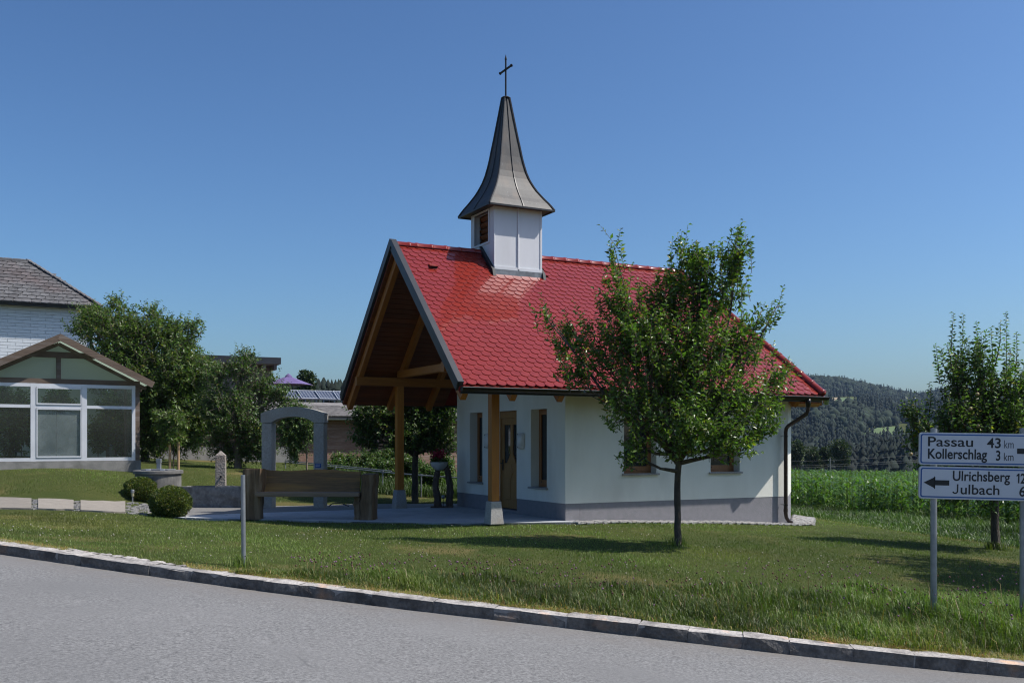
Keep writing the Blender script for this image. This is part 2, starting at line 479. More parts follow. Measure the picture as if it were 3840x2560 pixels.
# ------------------------------------------------------------------ road
def asphalt():
    m, nt, b = new_mat('worn_asphalt')
    vec = coords(nt, 'World')
    c = mixc(nt, noise(nt, vec, 34, 5, 0.8, lo=0.33, hi=0.67), (0.060, 0.058, 0.058), (0.29, 0.284, 0.275))
    c = mixc(nt, noise(nt, vec, 0.7, 5, lo=0.45, hi=0.85), c, (0.20, 0.195, 0.19))
    c = mixc(nt, noise(nt, vec, 0.35, 3, lo=0.5, hi=0.9), c, (0.13, 0.128, 0.126))
    # dusty strip along the kerb
    a = node(nt, 'ShaderNodeAttribute', attribute_name='tint')
    edge = node(nt, 'ShaderNodeSeparateColor'); nt.links.new(a.outputs['Color'], edge.inputs[0])
    mu = node(nt, 'ShaderNodeMath', operation='MULTIPLY'); nt.links.new(edge.outputs[0], mu.inputs[0]); nt.links.new(noise(nt, vec, 3.5, 4, lo=0.25, hi=0.7), mu.inputs[1])
    c = mixc(nt, mu.outputs[0], c, (0.165, 0.15, 0.135))
    # fine cracks
    vo = node(nt, 'ShaderNodeTexVoronoi', feature='DISTANCE_TO_EDGE'); vo.inputs['Scale'].default_value = 0.22
    ns = node(nt, 'ShaderNodeTexNoise'); ns.inputs['Scale'].default_value = 2.5; nt.links.new(vec, ns.inputs['Vector'])
    mxv = node(nt, 'ShaderNodeMix', data_type='VECTOR'); mxv.inputs[0].default_value = 0.3
    nt.links.new(vec, mxv.inputs[4]); nt.links.new(ns.outputs['Color'], mxv.inputs[5]); nt.links.new(mxv.outputs[1], vo.inputs['Vector'])
    cr = node(nt, 'ShaderNodeMapRange', clamp=True); cr.inputs['From Min'].default_value = 0.0; cr.inputs['From Max'].default_value = 0.004; cr.inputs['To Min'].default_value = 0.55; cr.inputs['To Max'].default_value = 0
    nt.links.new(vo.outputs[0], cr.inputs['Value'])
    mm = node(nt, 'ShaderNodeMath', operation='MULTIPLY'); nt.links.new(cr.outputs[0], mm.inputs[0]); nt.links.new(noise(nt, vec, 0.5, 2, lo=0.5, hi=0.62), mm.inputs[1])
    c = mixc(nt, mm.outputs[0], c, (0.07, 0.068, 0.07))
    nt.links.new(c, b.inputs['Base Color'])
    b.inputs['Roughness'].default_value = 0.8; b.inputs['Specular IOR Level'].default_value = 0.35
    n = node(nt, 'ShaderNodeTexNoise'); n.inputs['Scale'].default_value = 130; n.inputs['Detail'].default_value = 3; nt.links.new(vec, n.inputs['Vector'])
    bp = nt.nodes.new('ShaderNodeBump'); bp.inputs['Strength'].default_value = 0.6; bp.inputs['Distance'].default_value = 0.006
    nt.links.new(n.outputs[0], bp.inputs['Height']); nt.links.new(bp.outputs[0], b.inputs['Normal'])
    return m
M['asphalt'] = asphalt()
rx = axis(-20, 20, 0.4, -400, 400, 1.3)
rt = np.array([-8.0, -7.0, -6, -5, -4, -3, -2, -1, -0.7, -0.45, -0.25, -0.1, 0.03])
RX, RT = np.meshgrid(rx, rt)
RY = kerb_y(RX) + RT
RZ = kerb_z(RX) + np.where(RT > -4, -RT * 0.018, 0.072 - (-RT - 4) * 0.018)
ridx = np.arange(RX.size).reshape(RX.shape)
rf = np.c_[ridx[:-1, :-1].ravel(), ridx[:-1, 1:].ravel(), ridx[1:, 1:].ravel(), ridx[1:, :-1].ravel()]
edge_t = np.clip(1 - (-RT.ravel()) / 1.0, 0, 1)
road = link('road', np_mesh('road', np.c_[RX.ravel(), RY.ravel(), RZ.ravel()], rf, M['asphalt'], True, tint=np.repeat(edge_t[:, None], 3, 1)))
tag(road, 'grey worn asphalt road running past the lawn kerb', 'road', kind='structure')

# ------------------------------------------------------------------ kerb of granite blocks
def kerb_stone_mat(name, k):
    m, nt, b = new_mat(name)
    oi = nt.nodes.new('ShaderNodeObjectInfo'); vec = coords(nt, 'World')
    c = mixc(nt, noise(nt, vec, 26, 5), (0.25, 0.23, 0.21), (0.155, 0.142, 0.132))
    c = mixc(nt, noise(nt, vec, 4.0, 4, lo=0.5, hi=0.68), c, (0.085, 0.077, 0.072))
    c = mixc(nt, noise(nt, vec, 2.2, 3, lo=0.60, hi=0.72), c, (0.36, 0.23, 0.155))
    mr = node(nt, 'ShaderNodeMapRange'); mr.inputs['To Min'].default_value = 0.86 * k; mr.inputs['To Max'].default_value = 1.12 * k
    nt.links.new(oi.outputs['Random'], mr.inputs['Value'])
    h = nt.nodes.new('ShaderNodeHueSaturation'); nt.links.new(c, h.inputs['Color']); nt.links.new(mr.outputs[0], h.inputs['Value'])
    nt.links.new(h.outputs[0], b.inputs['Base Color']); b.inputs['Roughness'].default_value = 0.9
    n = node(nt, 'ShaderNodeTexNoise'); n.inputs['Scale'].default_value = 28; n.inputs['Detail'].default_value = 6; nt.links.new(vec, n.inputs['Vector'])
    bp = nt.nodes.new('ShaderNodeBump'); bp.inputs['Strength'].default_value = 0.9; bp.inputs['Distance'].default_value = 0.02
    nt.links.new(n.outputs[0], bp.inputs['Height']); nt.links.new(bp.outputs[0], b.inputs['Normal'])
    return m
M['kerb'] = kerb_stone_mat('grimy_shaded_kerb_face', 0.66)  # road grime plus the shade on the sides, both put into the colour
M['kerb_top'] = kerb_stone_mat('sunlit_kerb_top', 1.9)  # same stone made paler: sunlight on the top put into its colour
M['mortar'] = pm('kerb_mortar', (0.30, 0.285, 0.27), (0.22, 0.21, 0.20), 12, 0.95, 0.5, 60)

def rough_block(length, width, height, seed, nl=6, nw=3, nh=3, amp=0.0055):
    """squared stone with chipped, uneven faces; origin at the middle of the base front edge"""
    rr = random.Random(seed)
    bm = bmesh.new()
    bmesh.ops.create_cube(bm, size=1.0)
    bmesh.ops.subdivide_edges(bm, edges=[e for e in bm.edges], cuts=2, use_grid_fill=True)
    ph = [rr.uniform(0, 6) for _ in range(6)]
    for v in bm.verts:
        x, y, z = v.co
        ex = sum(abs(c) > 0.49 for c in (x, y, z))
        k = 0.0 if ex < 2 else (0.006 if ex == 2 else 0.010)
        v.co = Vector((x * (length - 2 * k), y * (width - 2 * k), z * (height - k)))
        v.co += Vector((rr.gauss(0, amp * 0.5), rr.gauss(0, amp), rr.gauss(0, amp * 0.6)))
        v.co.y += width / 2; v.co.z += height / 2
    me = bpy.data.meshes.new('kerb_stone')
    bm.to_mesh(me); bm.free()
    me.polygons.foreach_set('use_smooth', np.zeros(len(me.polygons), dtype=bool))
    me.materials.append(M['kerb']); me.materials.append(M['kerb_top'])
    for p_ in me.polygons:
        if p_.normal.z > 0.75: p_.material_index = 1  # upward faces get the painted sunlit tone
    return me
kerb = empty('kerb', (0, 0, 0), 0, 'low kerb of rough granite blocks between road and lawn', 'kerb', kind='structure')
kb = MB()
xs = np.linspace(-16, 14, 151)
for i in range(len(xs) - 1):                    # mortar bed that shows in the joints
    a, c = xs[i], xs[i + 1]
    p0 = Vector((a, float(kerb_y(a)) + 0.018, float(kerb_z(a)))); p1 = Vector((c, float(kerb_y(c)) + 0.018, float(kerb_z(c))))
    kb.add([p0 - Vector((0, 0, 0.1)), p1 - Vector((0, 0, 0.1)), p1 + Vector((0, 0, 0.116)), p0 + Vector((0, 0, 0.116)), p0 + Vector((0, 0.22, 0.116)), p1 + Vector((0, 0.22, 0.116))], [(0, 1, 2, 3), (3, 2, 5, 4)])
kb.build('mortar_bed', M['mortar'], kerb)
x = -15.0; i = 0
while x < 13:
    L = rnd.uniform(0.34, 0.78)
    x2 = x + L * 0.96
    p0 = Vector((x, float(kerb_y(x)), float(kerb_z(x)))); p1 = Vector((x2, float(kerb_y(x2)), float(kerb_z(x2))))
    d = p1 - p0
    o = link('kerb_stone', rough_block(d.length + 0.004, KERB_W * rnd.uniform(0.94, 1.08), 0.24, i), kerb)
    c = (p0 + p1) / 2
    o.location = (c.x + rnd.gauss(0, 0.003), c.y + rnd.gauss(0, 0.003), c.z - 0.12 + rnd.gauss(0, 0.003))
    o.rotation_euler = (rnd.gauss(0, 0.015), -math.atan2(d.z, math.hypot(d.x, d.y)), math.atan2(d.y, d.x) + rnd.gauss(0, 0.008))
    x = x2; i += 1
# flat setts behind the kerb on the left stretch
x = -6.6
while x < -1.6:
    L = rnd.uniform(0.14, 0.24)
    yk = float(kerb_y(x)) + 0.285; zz = gh(x, yk)
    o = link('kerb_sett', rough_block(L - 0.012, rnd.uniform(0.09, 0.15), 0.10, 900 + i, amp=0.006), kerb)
    o.location = (x, yk, zz - 0.085); o.rotation_euler = (0, 0.06, math.atan2(float(kerb_y(x + 0.1) - kerb_y(x)), 0.1))
    x += L; i += 1

# ------------------------------------------------------------------ terrace of slabs, apron, stone path
PATIO = [(1.35, 19.75), (0.2, 19.55), (-1.2, 19.45), (-3.4, 20.3), (-5.3, 20.45), (-6.9, 20.85), (-7.9, 21.5), (-8.4, 22.9), (-8.3, 24.3), (-7.6, 25.0), (-6.2, 25.3), (-3.2, 25.6), (-0.9, 25.7), (0.2, 24.8)]
def clip_poly(poly, clip):
    """convex clip, clip counter-clockwise"""
    out = poly
    for i in range(len(clip)):
        a = clip[i]; b = clip[(i + 1) % len(clip)]
        inp, out = out, []
        if not inp: return []
        def side(p): return (b[0] - a[0]) * (p[1] - a[1]) - (b[1] - a[1]) * (p[0] - a[0])
        for j in range(len(inp)):
            p, q = inp[j - 1], inp[j]
            sp, sq = side(p), side(q)
            if (sp >= 0) != (sq >= 0):
                t = sp / (sp - sq); out.append((p[0] + (q[0] - p[0]) * t, p[1] + (q[1] - p[1]) * t))
            if sq >= 0: out.append(q)
    return out
def hull(pts):
    pts = sorted(set(pts))
    def half(ps):
        h = []
        for p in ps:
            while len(h) > 1 and (h[-1][0] - h[-2][0]) * (p[1] - h[-2][1]) - (h[-1][1] - h[-2][1]) * (p[0] - h[-2][0]) <= 0: h.pop()
            h.append(p)
        return h
    a, b = half(pts), half(pts[::-1])
    return a[:-1] + b[:-1]
PH = hull(PATIO)
terrace = empty('terrace', (0, 0, 0), 0, 'pale paved terrace in front of the chapel door', 'terrace', kind='structure')
MB().prism(PH, -0.14, 0.004).build('joint_bed', M['joint'], terrace)
S = 0.60
for i in range(-18, 4):
    for j in range(-6, 14):
        a0, b0 = i * S + (0.3 if j % 2 else 0), j * S * 0.75 - 1.2
        q = [CH(a0 + 0.006, b0 + 0.006), CH(a0 + S - 0.006, b0 + 0.006), CH(a0 + S - 0.006, b0 + S * 0.75 - 0.006), CH(a0 + 0.006, b0 + S * 0.75 - 0.006)]
        if i * S + 0.1 > 0 and b0 > -0.3: continue
        c = clip_poly([(p.x, p.y) for p in q], PH)
        if len(c) < 3: continue
        cx = sum(p[0] for p in c) / len(c); cy = sum(p[1] for p in c) / len(c)
        o = MB().prism([(p[0] - cx, p[1] - cy) for p in c], -0.06, 0.0).build('paving_slab', M['paver'], terrace)
        o.location = (cx, cy, 0.013 + rnd.gauss(0, 0.0012))
apron = empty('sett_apron', (0, 0, 0), 0, 'strip of small pale setts along the chapel wall foot', 'paving', kind='structure')
ap = MB()
def sett(ca, cb, s):
    p = CH(ca, cb); z = gh(p.x, p.y) + 0.03
    if ca < 0.25: z = max(z, 0.012)
    w2 = s * 0.47
    top = [CH(ca + dx * w2 * rnd.uniform(0.8, 0.98), cb + dy * w2 * rnd.uniform(0.8, 0.98)) for dx, dy in ((-1, -1), (1, -1), (1, 1), (-1, 1))]
    bot = [CH(ca + dx * w2, cb + dy * w2) for dx, dy in ((-1, -1), (1, -1), (1, 1), (-1, 1))]
    zt = z + rnd.uniform(0, 0.012)
    ap.add([(q.x, q.y, zt) for q in top] + [(q.x, q.y, z - 0.05) for q in bot], [(0, 1, 2, 3), (0, 4, 5, 1), (1, 5, 6, 2), (2, 6, 7, 3), (3, 7, 4, 0)])
def apron_bed(ca0, ca1, cb0, cb1):
    n = int((ca1 - ca0) / 0.5) + 1
    m_ = MB()
    for i in range(n):
        a0 = ca0 + (ca1 - ca0) * i / n; a1 = ca0 + (ca1 - ca0) * (i + 1) / n
        q = [CH(a0, cb0), CH(a1, cb0), CH(a1, cb1), CH(a0, cb1)]
        m_.add([(p.x, p.y, gh(p.x, p.y) + 0.02) for p in q], [(0, 1, 2, 3)])
    return m_
bed = apron_bed(0.05, 6.0, -0.42, 0.02)
fq = [CH(6.0, -0.42), CH(6.30, -0.42), CH(6.62, -0.10), CH(LA + KK + .5, KK - .2), CH(LA + KK - .2, KK + .1), CH(LA, 0.02), CH(6.0, .02)]
bed.add([(p.x, p.y, gh(p.x, p.y) + 0.02) for p in fq], [tuple(range(len(fq)))]); bed.build('joint_bed', M['joint'], apron)
ss = 0.10
for i in range(int(8.1 / ss)):
    for j in range(int(2.5 / ss)):
        ca, cb = 0.1 + i * ss, -0.37 + j * ss + (0.05 if i % 2 else 0)
        if ca < 5.9 and cb > -0.04: continue
        if ca >= 5.9 and cb > (ca - LA) - 0.05: continue
        if ((ca - LA) - cb) * 0.707 > 0.53: continue
        sett(ca + rnd.gauss(0, 0.006), cb + rnd.gauss(0, 0.006), ss)
tag(ap.build('setts', M['granite_light'], apron), kind='stuff')

path = empty('stone_path', (0, 0, 0), 0, 'path of big sandy stone slabs across the lawn', 'path', kind='structure')
pth = [(-200, 1866, 1912), (0, 1869, 1909), (120, 1872, 1910), (145, 1873, 1910), (278, 1878, 1915), (303, 1880, 1916), (430, 1884, 1922), (470, 1884, 1924), (545, 1886, 1932)]
def path_pt(px, py):
    """walk the viewing ray until it meets the lawn"""
    lo, hi = 14.0, 30.0
    for _ in range(30):
        md = (lo + hi) / 2; p = at(px, py, md)
        if p.z > gh(p.x, p.y): lo = md
        else: hi = md
    return at(px, py, (lo + hi) / 2)
slabs = [(-260, -130), (-105, 118), (143, 276), (302, 470)]
def py_at(px, k): return float(np.interp(px, [q[0] for q in pth], [q[k] for q in pth]))
for (a, c) in slabs:
    n = 4; fr = [path_pt(a + (c - a) * t / n, py_at(a + (c - a) * t / n, 2) + rnd.uniform(-1.5, 1.5)) for t in range(n + 1)]
    bk = [path_pt(a + (c - a) * t / n, py_at(a + (c - a) * t / n, 1) + rnd.uniform(-1.5, 1.5)) for t in range(n + 1)]
    ring = fr + bk[::-1]
    cc = sum(ring, Vector()) / len(ring)
    v = [p - cc + Vector((0, 0, 0.035)) for p in ring] + [p - cc - Vector((0, 0, 0.06)) for p in ring]
    k = len(ring)
    o = MB().add(v, [tuple(range(k))] + [(i, i + k, (i + 1) % k + k, (i + 1) % k) for i in range(k)]).build('path_slab', M['slab'], path)
    o.location = cc
sm = MB()
for (a, c) in ((-130, -105), (118, 143), (276, 302), (470, 560)):
    for _ in range(26 if c - a < 60 else 80):
        px = rnd.uniform(a, c); t = rnd.random(); py = py_at(px, 1) * (1 - t) + py_at(px, 2) * t
        p = path_pt(px, py); s = rnd.uniform(0.05, 0.09); an = rnd.uniform(0, 3)
        q = [Vector((math.cos(an + k * math.pi / 2 + rnd.uniform(-.2, .2)) * s, math.sin(an + k * math.pi / 2 + rnd.uniform(-.2, .2)) * s, 0)) + p for k in range(4)]
        sm.add([(p_.x, p_.y, p_.z + 0.014) for p_ in q] + [(p_.x, p_.y, p_.z - 0.05) for p_ in q], [(0, 1, 2, 3), (0, 4, 5, 1), (1, 5, 6, 2), (2, 6, 7, 3), (3, 7, 4, 0)])
tag(sm.build('setts', M['granite'], path), kind='stuff')
# ------------------------------------------------------------------ the chapel
chapel = empty('chapel', CX0, math.atan2(U.y, U.x), 'small white chapel with red scalloped tile roof and slender dark spire', 'chapel')
ZP = 0.355
HB = W / 2
OV, ZE, TAN = 0.74, 2.64, 0.936            # eave overhang, tile surface height at the eave, roof slope
PHI = math.atan(TAN)
def rz_(b): return ZE + TAN * (min(b, W - b) + OV)      # tile surface height over b
AR = LA - HB * 0.41421                                   # ridge end
def a_hip(b): return AR + (HB - min(b, W - b)) * 0.41421

def wall_with_openings(p0, p1, z0, z1, openings, thick, name, mat, parent, z_top_fn=None):
    """wall face from p0 to p1 (local a,b), outward normal on its right; openings (s0,s1,z0,z1)"""
    p0, p1 = Vector((p0[0], p0[1], 0)), Vector((p1[0], p1[1], 0))
    L = (p1 - p0).length; d = (p1 - p0) / L
    n = Vector((d.y, -d.x, 0))
    xs = sorted({0.0, L} | {o[0] for o in openings} | {o[1] for o in openings})
    zs = sorted({z0, z1} | {o[2] for o in openings if z0 < o[2] < z1} | {min(o[3], z1) for o in openings if o[3] > z0})
    mb = MB()
    def P(s, z, dep): q = p0 + d * s - n * dep; return (q.x, q.y, z)
    def inside(s, z): return any(o[0] < s < o[1] and o[2] < z < o[3] for o in openings)
    for i in range(len(xs) - 1):
        for j in range(len(zs) - 1):
            if inside((xs[i] + xs[i + 1]) / 2, (zs[j] + zs[j + 1]) / 2): continue
            a, c, e, f = xs[i], xs[i + 1], zs[j], zs[j + 1]
            mb.add([P(a, e, 0), P(c, e, 0), P(c, f, 0), P(a, f, 0)], [(0, 1, 2, 3)])
            mb.add([P(a, e, thick), P(c, e, thick), P(c, f, thick), P(a, f, thick)], [(3, 2, 1, 0)])
    for (a, c, e, f) in openings:
        e2, f2 = max(e, z0), min(f, z1)
        if f2 <= e2: continue
        mb.add([P(a, e2, 0), P(a, f2, 0), P(a, f2, thick), P(a, e2, thick)], [(0, 1, 2, 3)])
        mb.add([P(c, e2, 0), P(c, e2, thick), P(c, f2, thick), P(c, f2, 0)], [(0, 1, 2, 3)])
        if f < z1: mb.add([P(a, f, 0), P(c, f, 0), P(c, f, thick), P(a, f, thick)], [(0, 1, 2, 3)])
        if e > z0: mb.add([P(a, e, 0), P(a, e, thick), P(c, e, thick), P(c, e, 0)], [(0, 1, 2, 3)])
    return mb.build(name, mat, parent)

foot = [(0, 0), (LA, 0), (LA + KK, KK), (LA + KK, W - KK), (LA, W), (0, W)]
front_open = [(W - 1.44, W - 0.75, 0.64, 2.29), (W - 3.143, W - 2.087, 0.08, 2.29), (W - 4.49, W - 3.80, 0.64, 2.29)]   # front wall runs from the far corner to the near one
near_open = [(1.416, 2.24, 0.935, 2.10), (3.685, 4.50, 0.935, 2.10)]
EDGES = [((0, W), (0, 0), front_open), ((0, 0), (LA, 0), near_open), ((LA, 0), (LA + KK, KK), []), ((LA + KK, KK), (LA + KK, W - KK), []), ((LA + KK, W - KK), (LA, W), []), ((LA, W), (0, W), [])]
for k, (p, q, op) in enumerate(EDGES):
    wall_with_openings(p, q, ZP, 3.05 if k else 3.05, op, 0.36, 'wall', M['render_white'], chapel)
    # plinth sits 4 mm back, as rendered plinths do
    pv, qv = Vector((p[0], p[1], 0)), Vector((q[0], q[1], 0)); d = (qv - pv).normalized(); n = Vector((d.y, -d.x, 0)) * -0.006
    sh = 0.0025
    wall_with_openings((pv.x + n.x + d.x * sh, pv.y + n.y + d.y * sh), (qv.x + n.x - d.x * sh, qv.y + n.y - d.y * sh), -0.7, ZP, [o for o in op if o[2] < ZP], 0.34, 'plinth', M['plinth'], chapel)
# gable wall over the porch
MB().add([(0.02, 0, 3.04), (0.02, W, 3.04), (0.02, W, 3.3), (0.02, HB, 5.6), (0.02, 0, 3.3)], [(0, 4, 3, 2, 1)]).build('gable_wall', M['render_white'], chapel)
MB().prism([(0.36, 0.36), (LA, 0.36), (LA + KK - .3, KK), (LA + KK - .3, W - KK), (LA, W - 0.36), (0.36, W - 0.36)], -0.02, 0.03).build('floor', M['concrete'], chapel)

def glass_mat(name, tint=(0.02, 0.025, 0.03), rough=0.03):
    m, nt, b = new_mat(name)
    b.inputs['Base Color'].default_value = rgba(tint); b.inputs['Roughness'].default_value = rough
    b.inputs['Specular IOR Level'].default_value = 0.6
    return m
M['dark_glass'] = glass_mat('dark_window_glass')

def window_unit(parent, origin, d, s0, s1, z0, z1, depth=0.20, hinge=True):
    """timber window in an opening; d along the wall, outward normal on its right"""
    d = Vector((d[0], d[1], 0)).normalized(); n = Vector((d.y, -d.x, 0)); o = Vector((origin[0], origin[1], 0))
    def P(s, dep, z): q = o + d * s - n * dep; return Vector((q.x, q.y, z))
    def bar(a, c, e, f, d0, d1):
        mb = MB()
        c8 = [P(a, d1, e), P(c, d1, e), P(c, d0, e), P(a, d0, e), P(a, d1, f), P(c, d1, f), P(c, d0, f), P(a, d0, f)]
        mb.add(c8, [(0, 3, 2, 1), (4, 5, 6, 7), (0, 1, 5, 4), (1, 2, 6, 5), (2, 3, 7, 6), (3, 0, 4, 7)])
        return mb
    fr = MB(); t = 0.055
    for (a, c, e, f) in ((s0, s0 + t, z0, z1), (s1 - t, s1, z0, z1), (s0 + t, s1 - t, z1 - t, z1), (s0 + t, s1 - t, z0, z0 + t)):
        b_ = bar(a, c, e, f, depth, depth + 0.07); fr.add(b_.v, b_.f)
    w = fr.build('window', M['window_wood'], parent)
    sa = MB(); g = 0.05; t2 = 0.065
    a0, a1, e0, e1 = s0 + g, s1 - g, z0 + g, z1 - g
    for (a, c, e, f) in ((a0, a0 + t2, e0, e1), (a1 - t2, a1, e0, e1), (a0 + t2, a1 - t2, e1 - t2, e1), (a0 + t2, a1 - t2, e0, e0 + t2 * 1.5)):
        b_ = bar(a, c, e, f, depth - 0.018, depth + 0.05); sa.add(b_.v, b_.f)
    sa.build('sash', M['window_wood'], w)
    bar(a0 + t2 - .005, a1 - t2 + .005, e0 + t2 * 1.5 - .005, e1 - t2 + .005, depth + 0.012, depth + 0.022).build('pane', M['dark_glass'], w)
    bar(s0 - 0.05, s1 + 0.05, z0 - 0.035, z0 + 0.002, -0.05, depth + 0.01).build('sill', M['granite'], w)
    if hinge:
        for e in (e0 + 0.05,):
            bar(a0 + 0.10, a0 + 0.125, e, e + 0.02, depth - 0.03, depth - 0.017).build('drain_cap', M['iron'], w)
    return w
for (s0, s1, z0, z1) in (front_open[0], front_open[2]): window_unit(chapel, (0, W), (0, -1), s0, s1, z0, z1)
for (s0, s1, z0, z1) in near_open: window_unit(chapel, (0, 0), (1, 0), s0, s1, z0, z1)

# door: frame, leaf with two tall panes and raised panels, handle plate
def door():
    D = empty('door', (0, 0, 0)); D.parent = chapel
    yc = HB; x0 = 0.13
    def bx(y0, y1, z0, z1, x_lo, x_hi): return MB().box((x_lo, y0, z0), (x_hi, y1, z1))
    f = MB()
    for (y0, y1, z0, z1) in ((2.087, 2.15, 0.08, 2.29), (3.08, 3.143, 0.08, 2.29), (2.15, 3.08, 2.13, 2.29)):
        f.box((x0, y0, z0), (x0 + 0.09, y1, z1))
    f.build('door_frame', M['door_wood'], D)
    leaf = MB()
    ys = [2.152, 2.25, 2.52, 2.565, 2.665, 2.71, 2.98, 3.078]
    for (y0, y1, z0, z1) in ((2.152, 2.25, 0.10, 2.128), (2.98, 3.078, 0.10, 2.128), (2.25, 2.98, 1.98, 2.128), (2.25, 2.98, 0.10, 0.52), (2.56, 2.67, 1.12, 1.98), (2.25, 2.98, 0.52, 1.12)):
        leaf.box((x0 + 0.02, y0, z0), (x0 + 0.07, y1, z1))
    leaf.build('door_leaf', M['door_wood'], D, bevel=0.004)
    for (y0, y1) in ((2.25, 2.56), (2.67, 2.98)):
        bx(y0, y1, 1.12, 1.98, x0 + 0.045, x0 + 0.052).build('glass', M['dark_glass'], D)
    # slanted corner pieces under the panes and raised panels
    for s in (-1, 1):
        y_in = HB + s * 0.05; y_out = HB + s * 0.21
        MB().add([(x0 + 0.018, y_in, 1.12), (x0 + 0.018, y_out, 1.12), (x0 + 0.018, y_in, 1.34), (x0 + 0.06, y_in, 1.12), (x0 + 0.06, y_out, 1.12), (x0 + 0.06, y_in, 1.34)],
                 [(0, 2, 1), (3, 4, 5), (0, 1, 4, 3), (1, 2, 5, 4), (2, 0, 3, 5)]).build('corner_piece', M['door_wood'], D)
        a, c = sorted((HB + s * 0.05, HB + s * 0.32))
        m = MB().box((x0 + 0.008, a, 0.30), (x0 + 0.021, c, 0.78)); m.build('raised_panel', M['door_wood'], D, bevel=0.006)
    dm = MB().add([(x0 + 0.004, HB, 0.80), (x0 + 0.004, HB + 0.09, 0.92), (x0 + 0.004, HB, 1.06), (x0 + 0.004, HB - 0.09, 0.92), (x0 + 0.021, HB, 0.77), (x0 + 0.021, HB + 0.115, 0.92), (x0 + 0.021, HB, 1.09), (x0 + 0.021, HB - 0.115, 0.92)],
             [(0, 3, 2, 1), (0, 1, 5, 4), (1, 2, 6, 5), (2, 3, 7, 6), (3, 0, 4, 7)])
    dm.build('diamond_panel', M['door_wood'], D)
    h = MB().box((x0 + 0.008, 3.00, 0.95), (x0 + 0.02, 3.05, 1.20))
    h.box((x0 - 0.05, 3.015, 1.10), (x0 + 0.01, 3.035, 1.12)); h.box((x0 - 0.05, 2.91, 1.10), (x0 - 0.035, 3.035, 1.12))
    h.build('handle', M['iron'], D, bevel=0.004)
    MB().box((x0 - 0.10, 2.087, 0.02), (x0 + 0.1, 3.143, 0.079)).build('threshold', M['granite'], D)
door()

# ---- roof
roof = MB()
def roof_slab(top, t, mb):
    """solid slab under a planar polygon (a,b,z), t thick downwards"""
    k = len(top)
    v = [Vector(p) for p in top] + [Vector(p) - Vector((0, 0, t)) for p in top]
    mb.add(v, [tuple(range(k)), tuple(reversed(range(k, 2 * k)))] + [(i, i + k, (i + 1) % k + k, (i + 1) % k) for i in range(k)])
DK = -0.035
ga_in = -GA + 0.03
za = rz_(HB) + DK; ze = ZE + DK
cor = AR + (HB + OV) * 0.41421                           # eave corner where the apse facets begin
kk = (HB + OV) * 2 * 0.41421 * 0.70711
near = [(ga_in, -OV, ze), (cor, -OV, ze), (AR, HB, za), (ga_in, HB, za)]
farp = [(ga_in, HB, za), (AR, HB, za), (cor, W + OV, ze), (ga_in, W + OV, ze)]
roof_slab(near, 0.10, roof); roof_slab(farp, 0.10, roof)
e1 = (cor + kk, -OV + kk); e2 = (cor + kk, W + OV - kk)
roof_slab([(cor, -OV, ze), (e1[0], e1[1], ze), (AR, HB, za)], 0.10, roof)
roof_slab([(e1[0], e1[1], ze), (e2[0], e2[1], ze), (AR, HB, za)], 0.10, roof)
roof_slab([(e2[0], e2[1], ze), (cor, W + OV, ze), (AR, HB, za)], 0.10, roof)
def glazed(name):
    m, nt, b = new_mat(name)
    oi = nt.nodes.new('ShaderNodeObjectInfo')
    a = node(nt, 'ShaderNodeAttribute', attribute_name='tint')
    vec = coords(nt, 'World')
    c = mixc(nt, noise(nt, vec, 9, 3), (0.235, 0.026, 0.017), (0.19, 0.019, 0.013))
    nt.links.new(c, b.inputs['Base Color'])
    b.inputs['Roughness'].default_value = 0.30; b.inputs['Specular IOR Level'].default_value = 0.15
    b.inputs['Coat Weight'].default_value = 0.62; b.inputs['Coat Roughness'].default_value = 0.05; b.inputs['Coat IOR'].default_value = 1.5
    bp = nt.nodes.new('ShaderNodeBump'); bp.inputs['Strength'].default_value = 0.10; bp.inputs['Distance'].default_value = 0.004
    n = node(nt, 'ShaderNodeTexNoise'); n.inputs['Scale'].default_value = 14; nt.links.new(vec, n.inputs['Vector'])
    nt.links.new(n.outputs[0], bp.inputs['Height']); nt.links.new(bp.outputs[0], b.inputs['Normal']); nt.links.new(bp.outputs[0], b.inputs['Coat Normal'])
    return m
M['tile'] = glazed('red_glazed_tile')
ROOF = roof.build('roof', M['tile'], chapel)

# scalloped tile, origin at the tip; x along the eave, y up the slope, z off the roof
def tile_mesh():
    w = 0.100; pts = [(-w, 0.24), (-w, 0.062)]
    for k in range(1, 8):
        t = k / 8; x = -w + 2 * w * t
        pts.append((x, 0.062 - 0.062 * (1 - (2 * t - 1) ** 2) ** 0.75))
    pts += [(w, 0.062), (w, 0.24)]
    n = len(pts); th = 0.027; bv = 0.005
    def inset(p):
        x, y = p; cy = 0.12
        return (x * (1 - bv / w), y + (bv if y < 0.2 else 0) * (1 if y < 0.07 else 0.3))
    v = [(x, y, th - 0.004) for x, y in pts] + [(*inset(p), th) for p in pts] + [(x, y, 0) for x, y in pts]
    f = [tuple(range(n, 2 * n))]
    for i in range(n - 1):
        f.append((i, i + 1, n + i + 1, n + i)); f.append((2 * n + i, 2 * n + i + 1, i + 1, i))
    me = bpy.data.meshes.new('roof_tile'); me.from_pydata(v, [], f); me.materials.append(M['tile'])
    return me, np.array(v), f
TILE, TV, TF = tile_mesh()
ROW, COLW = 0.1437, 0.206
Bu = Vector((1, 0, 0)); Bs = Vector((0, math.cos(PHI), math.sin(PHI))); Bn = Vector((0, -math.sin(PHI), math.cos(PHI)))
tilt = Matrix.Rotation(-0.075, 3, 'X')
BAS = Matrix((Bu, Bs, Bn)).transposed()
cells = []
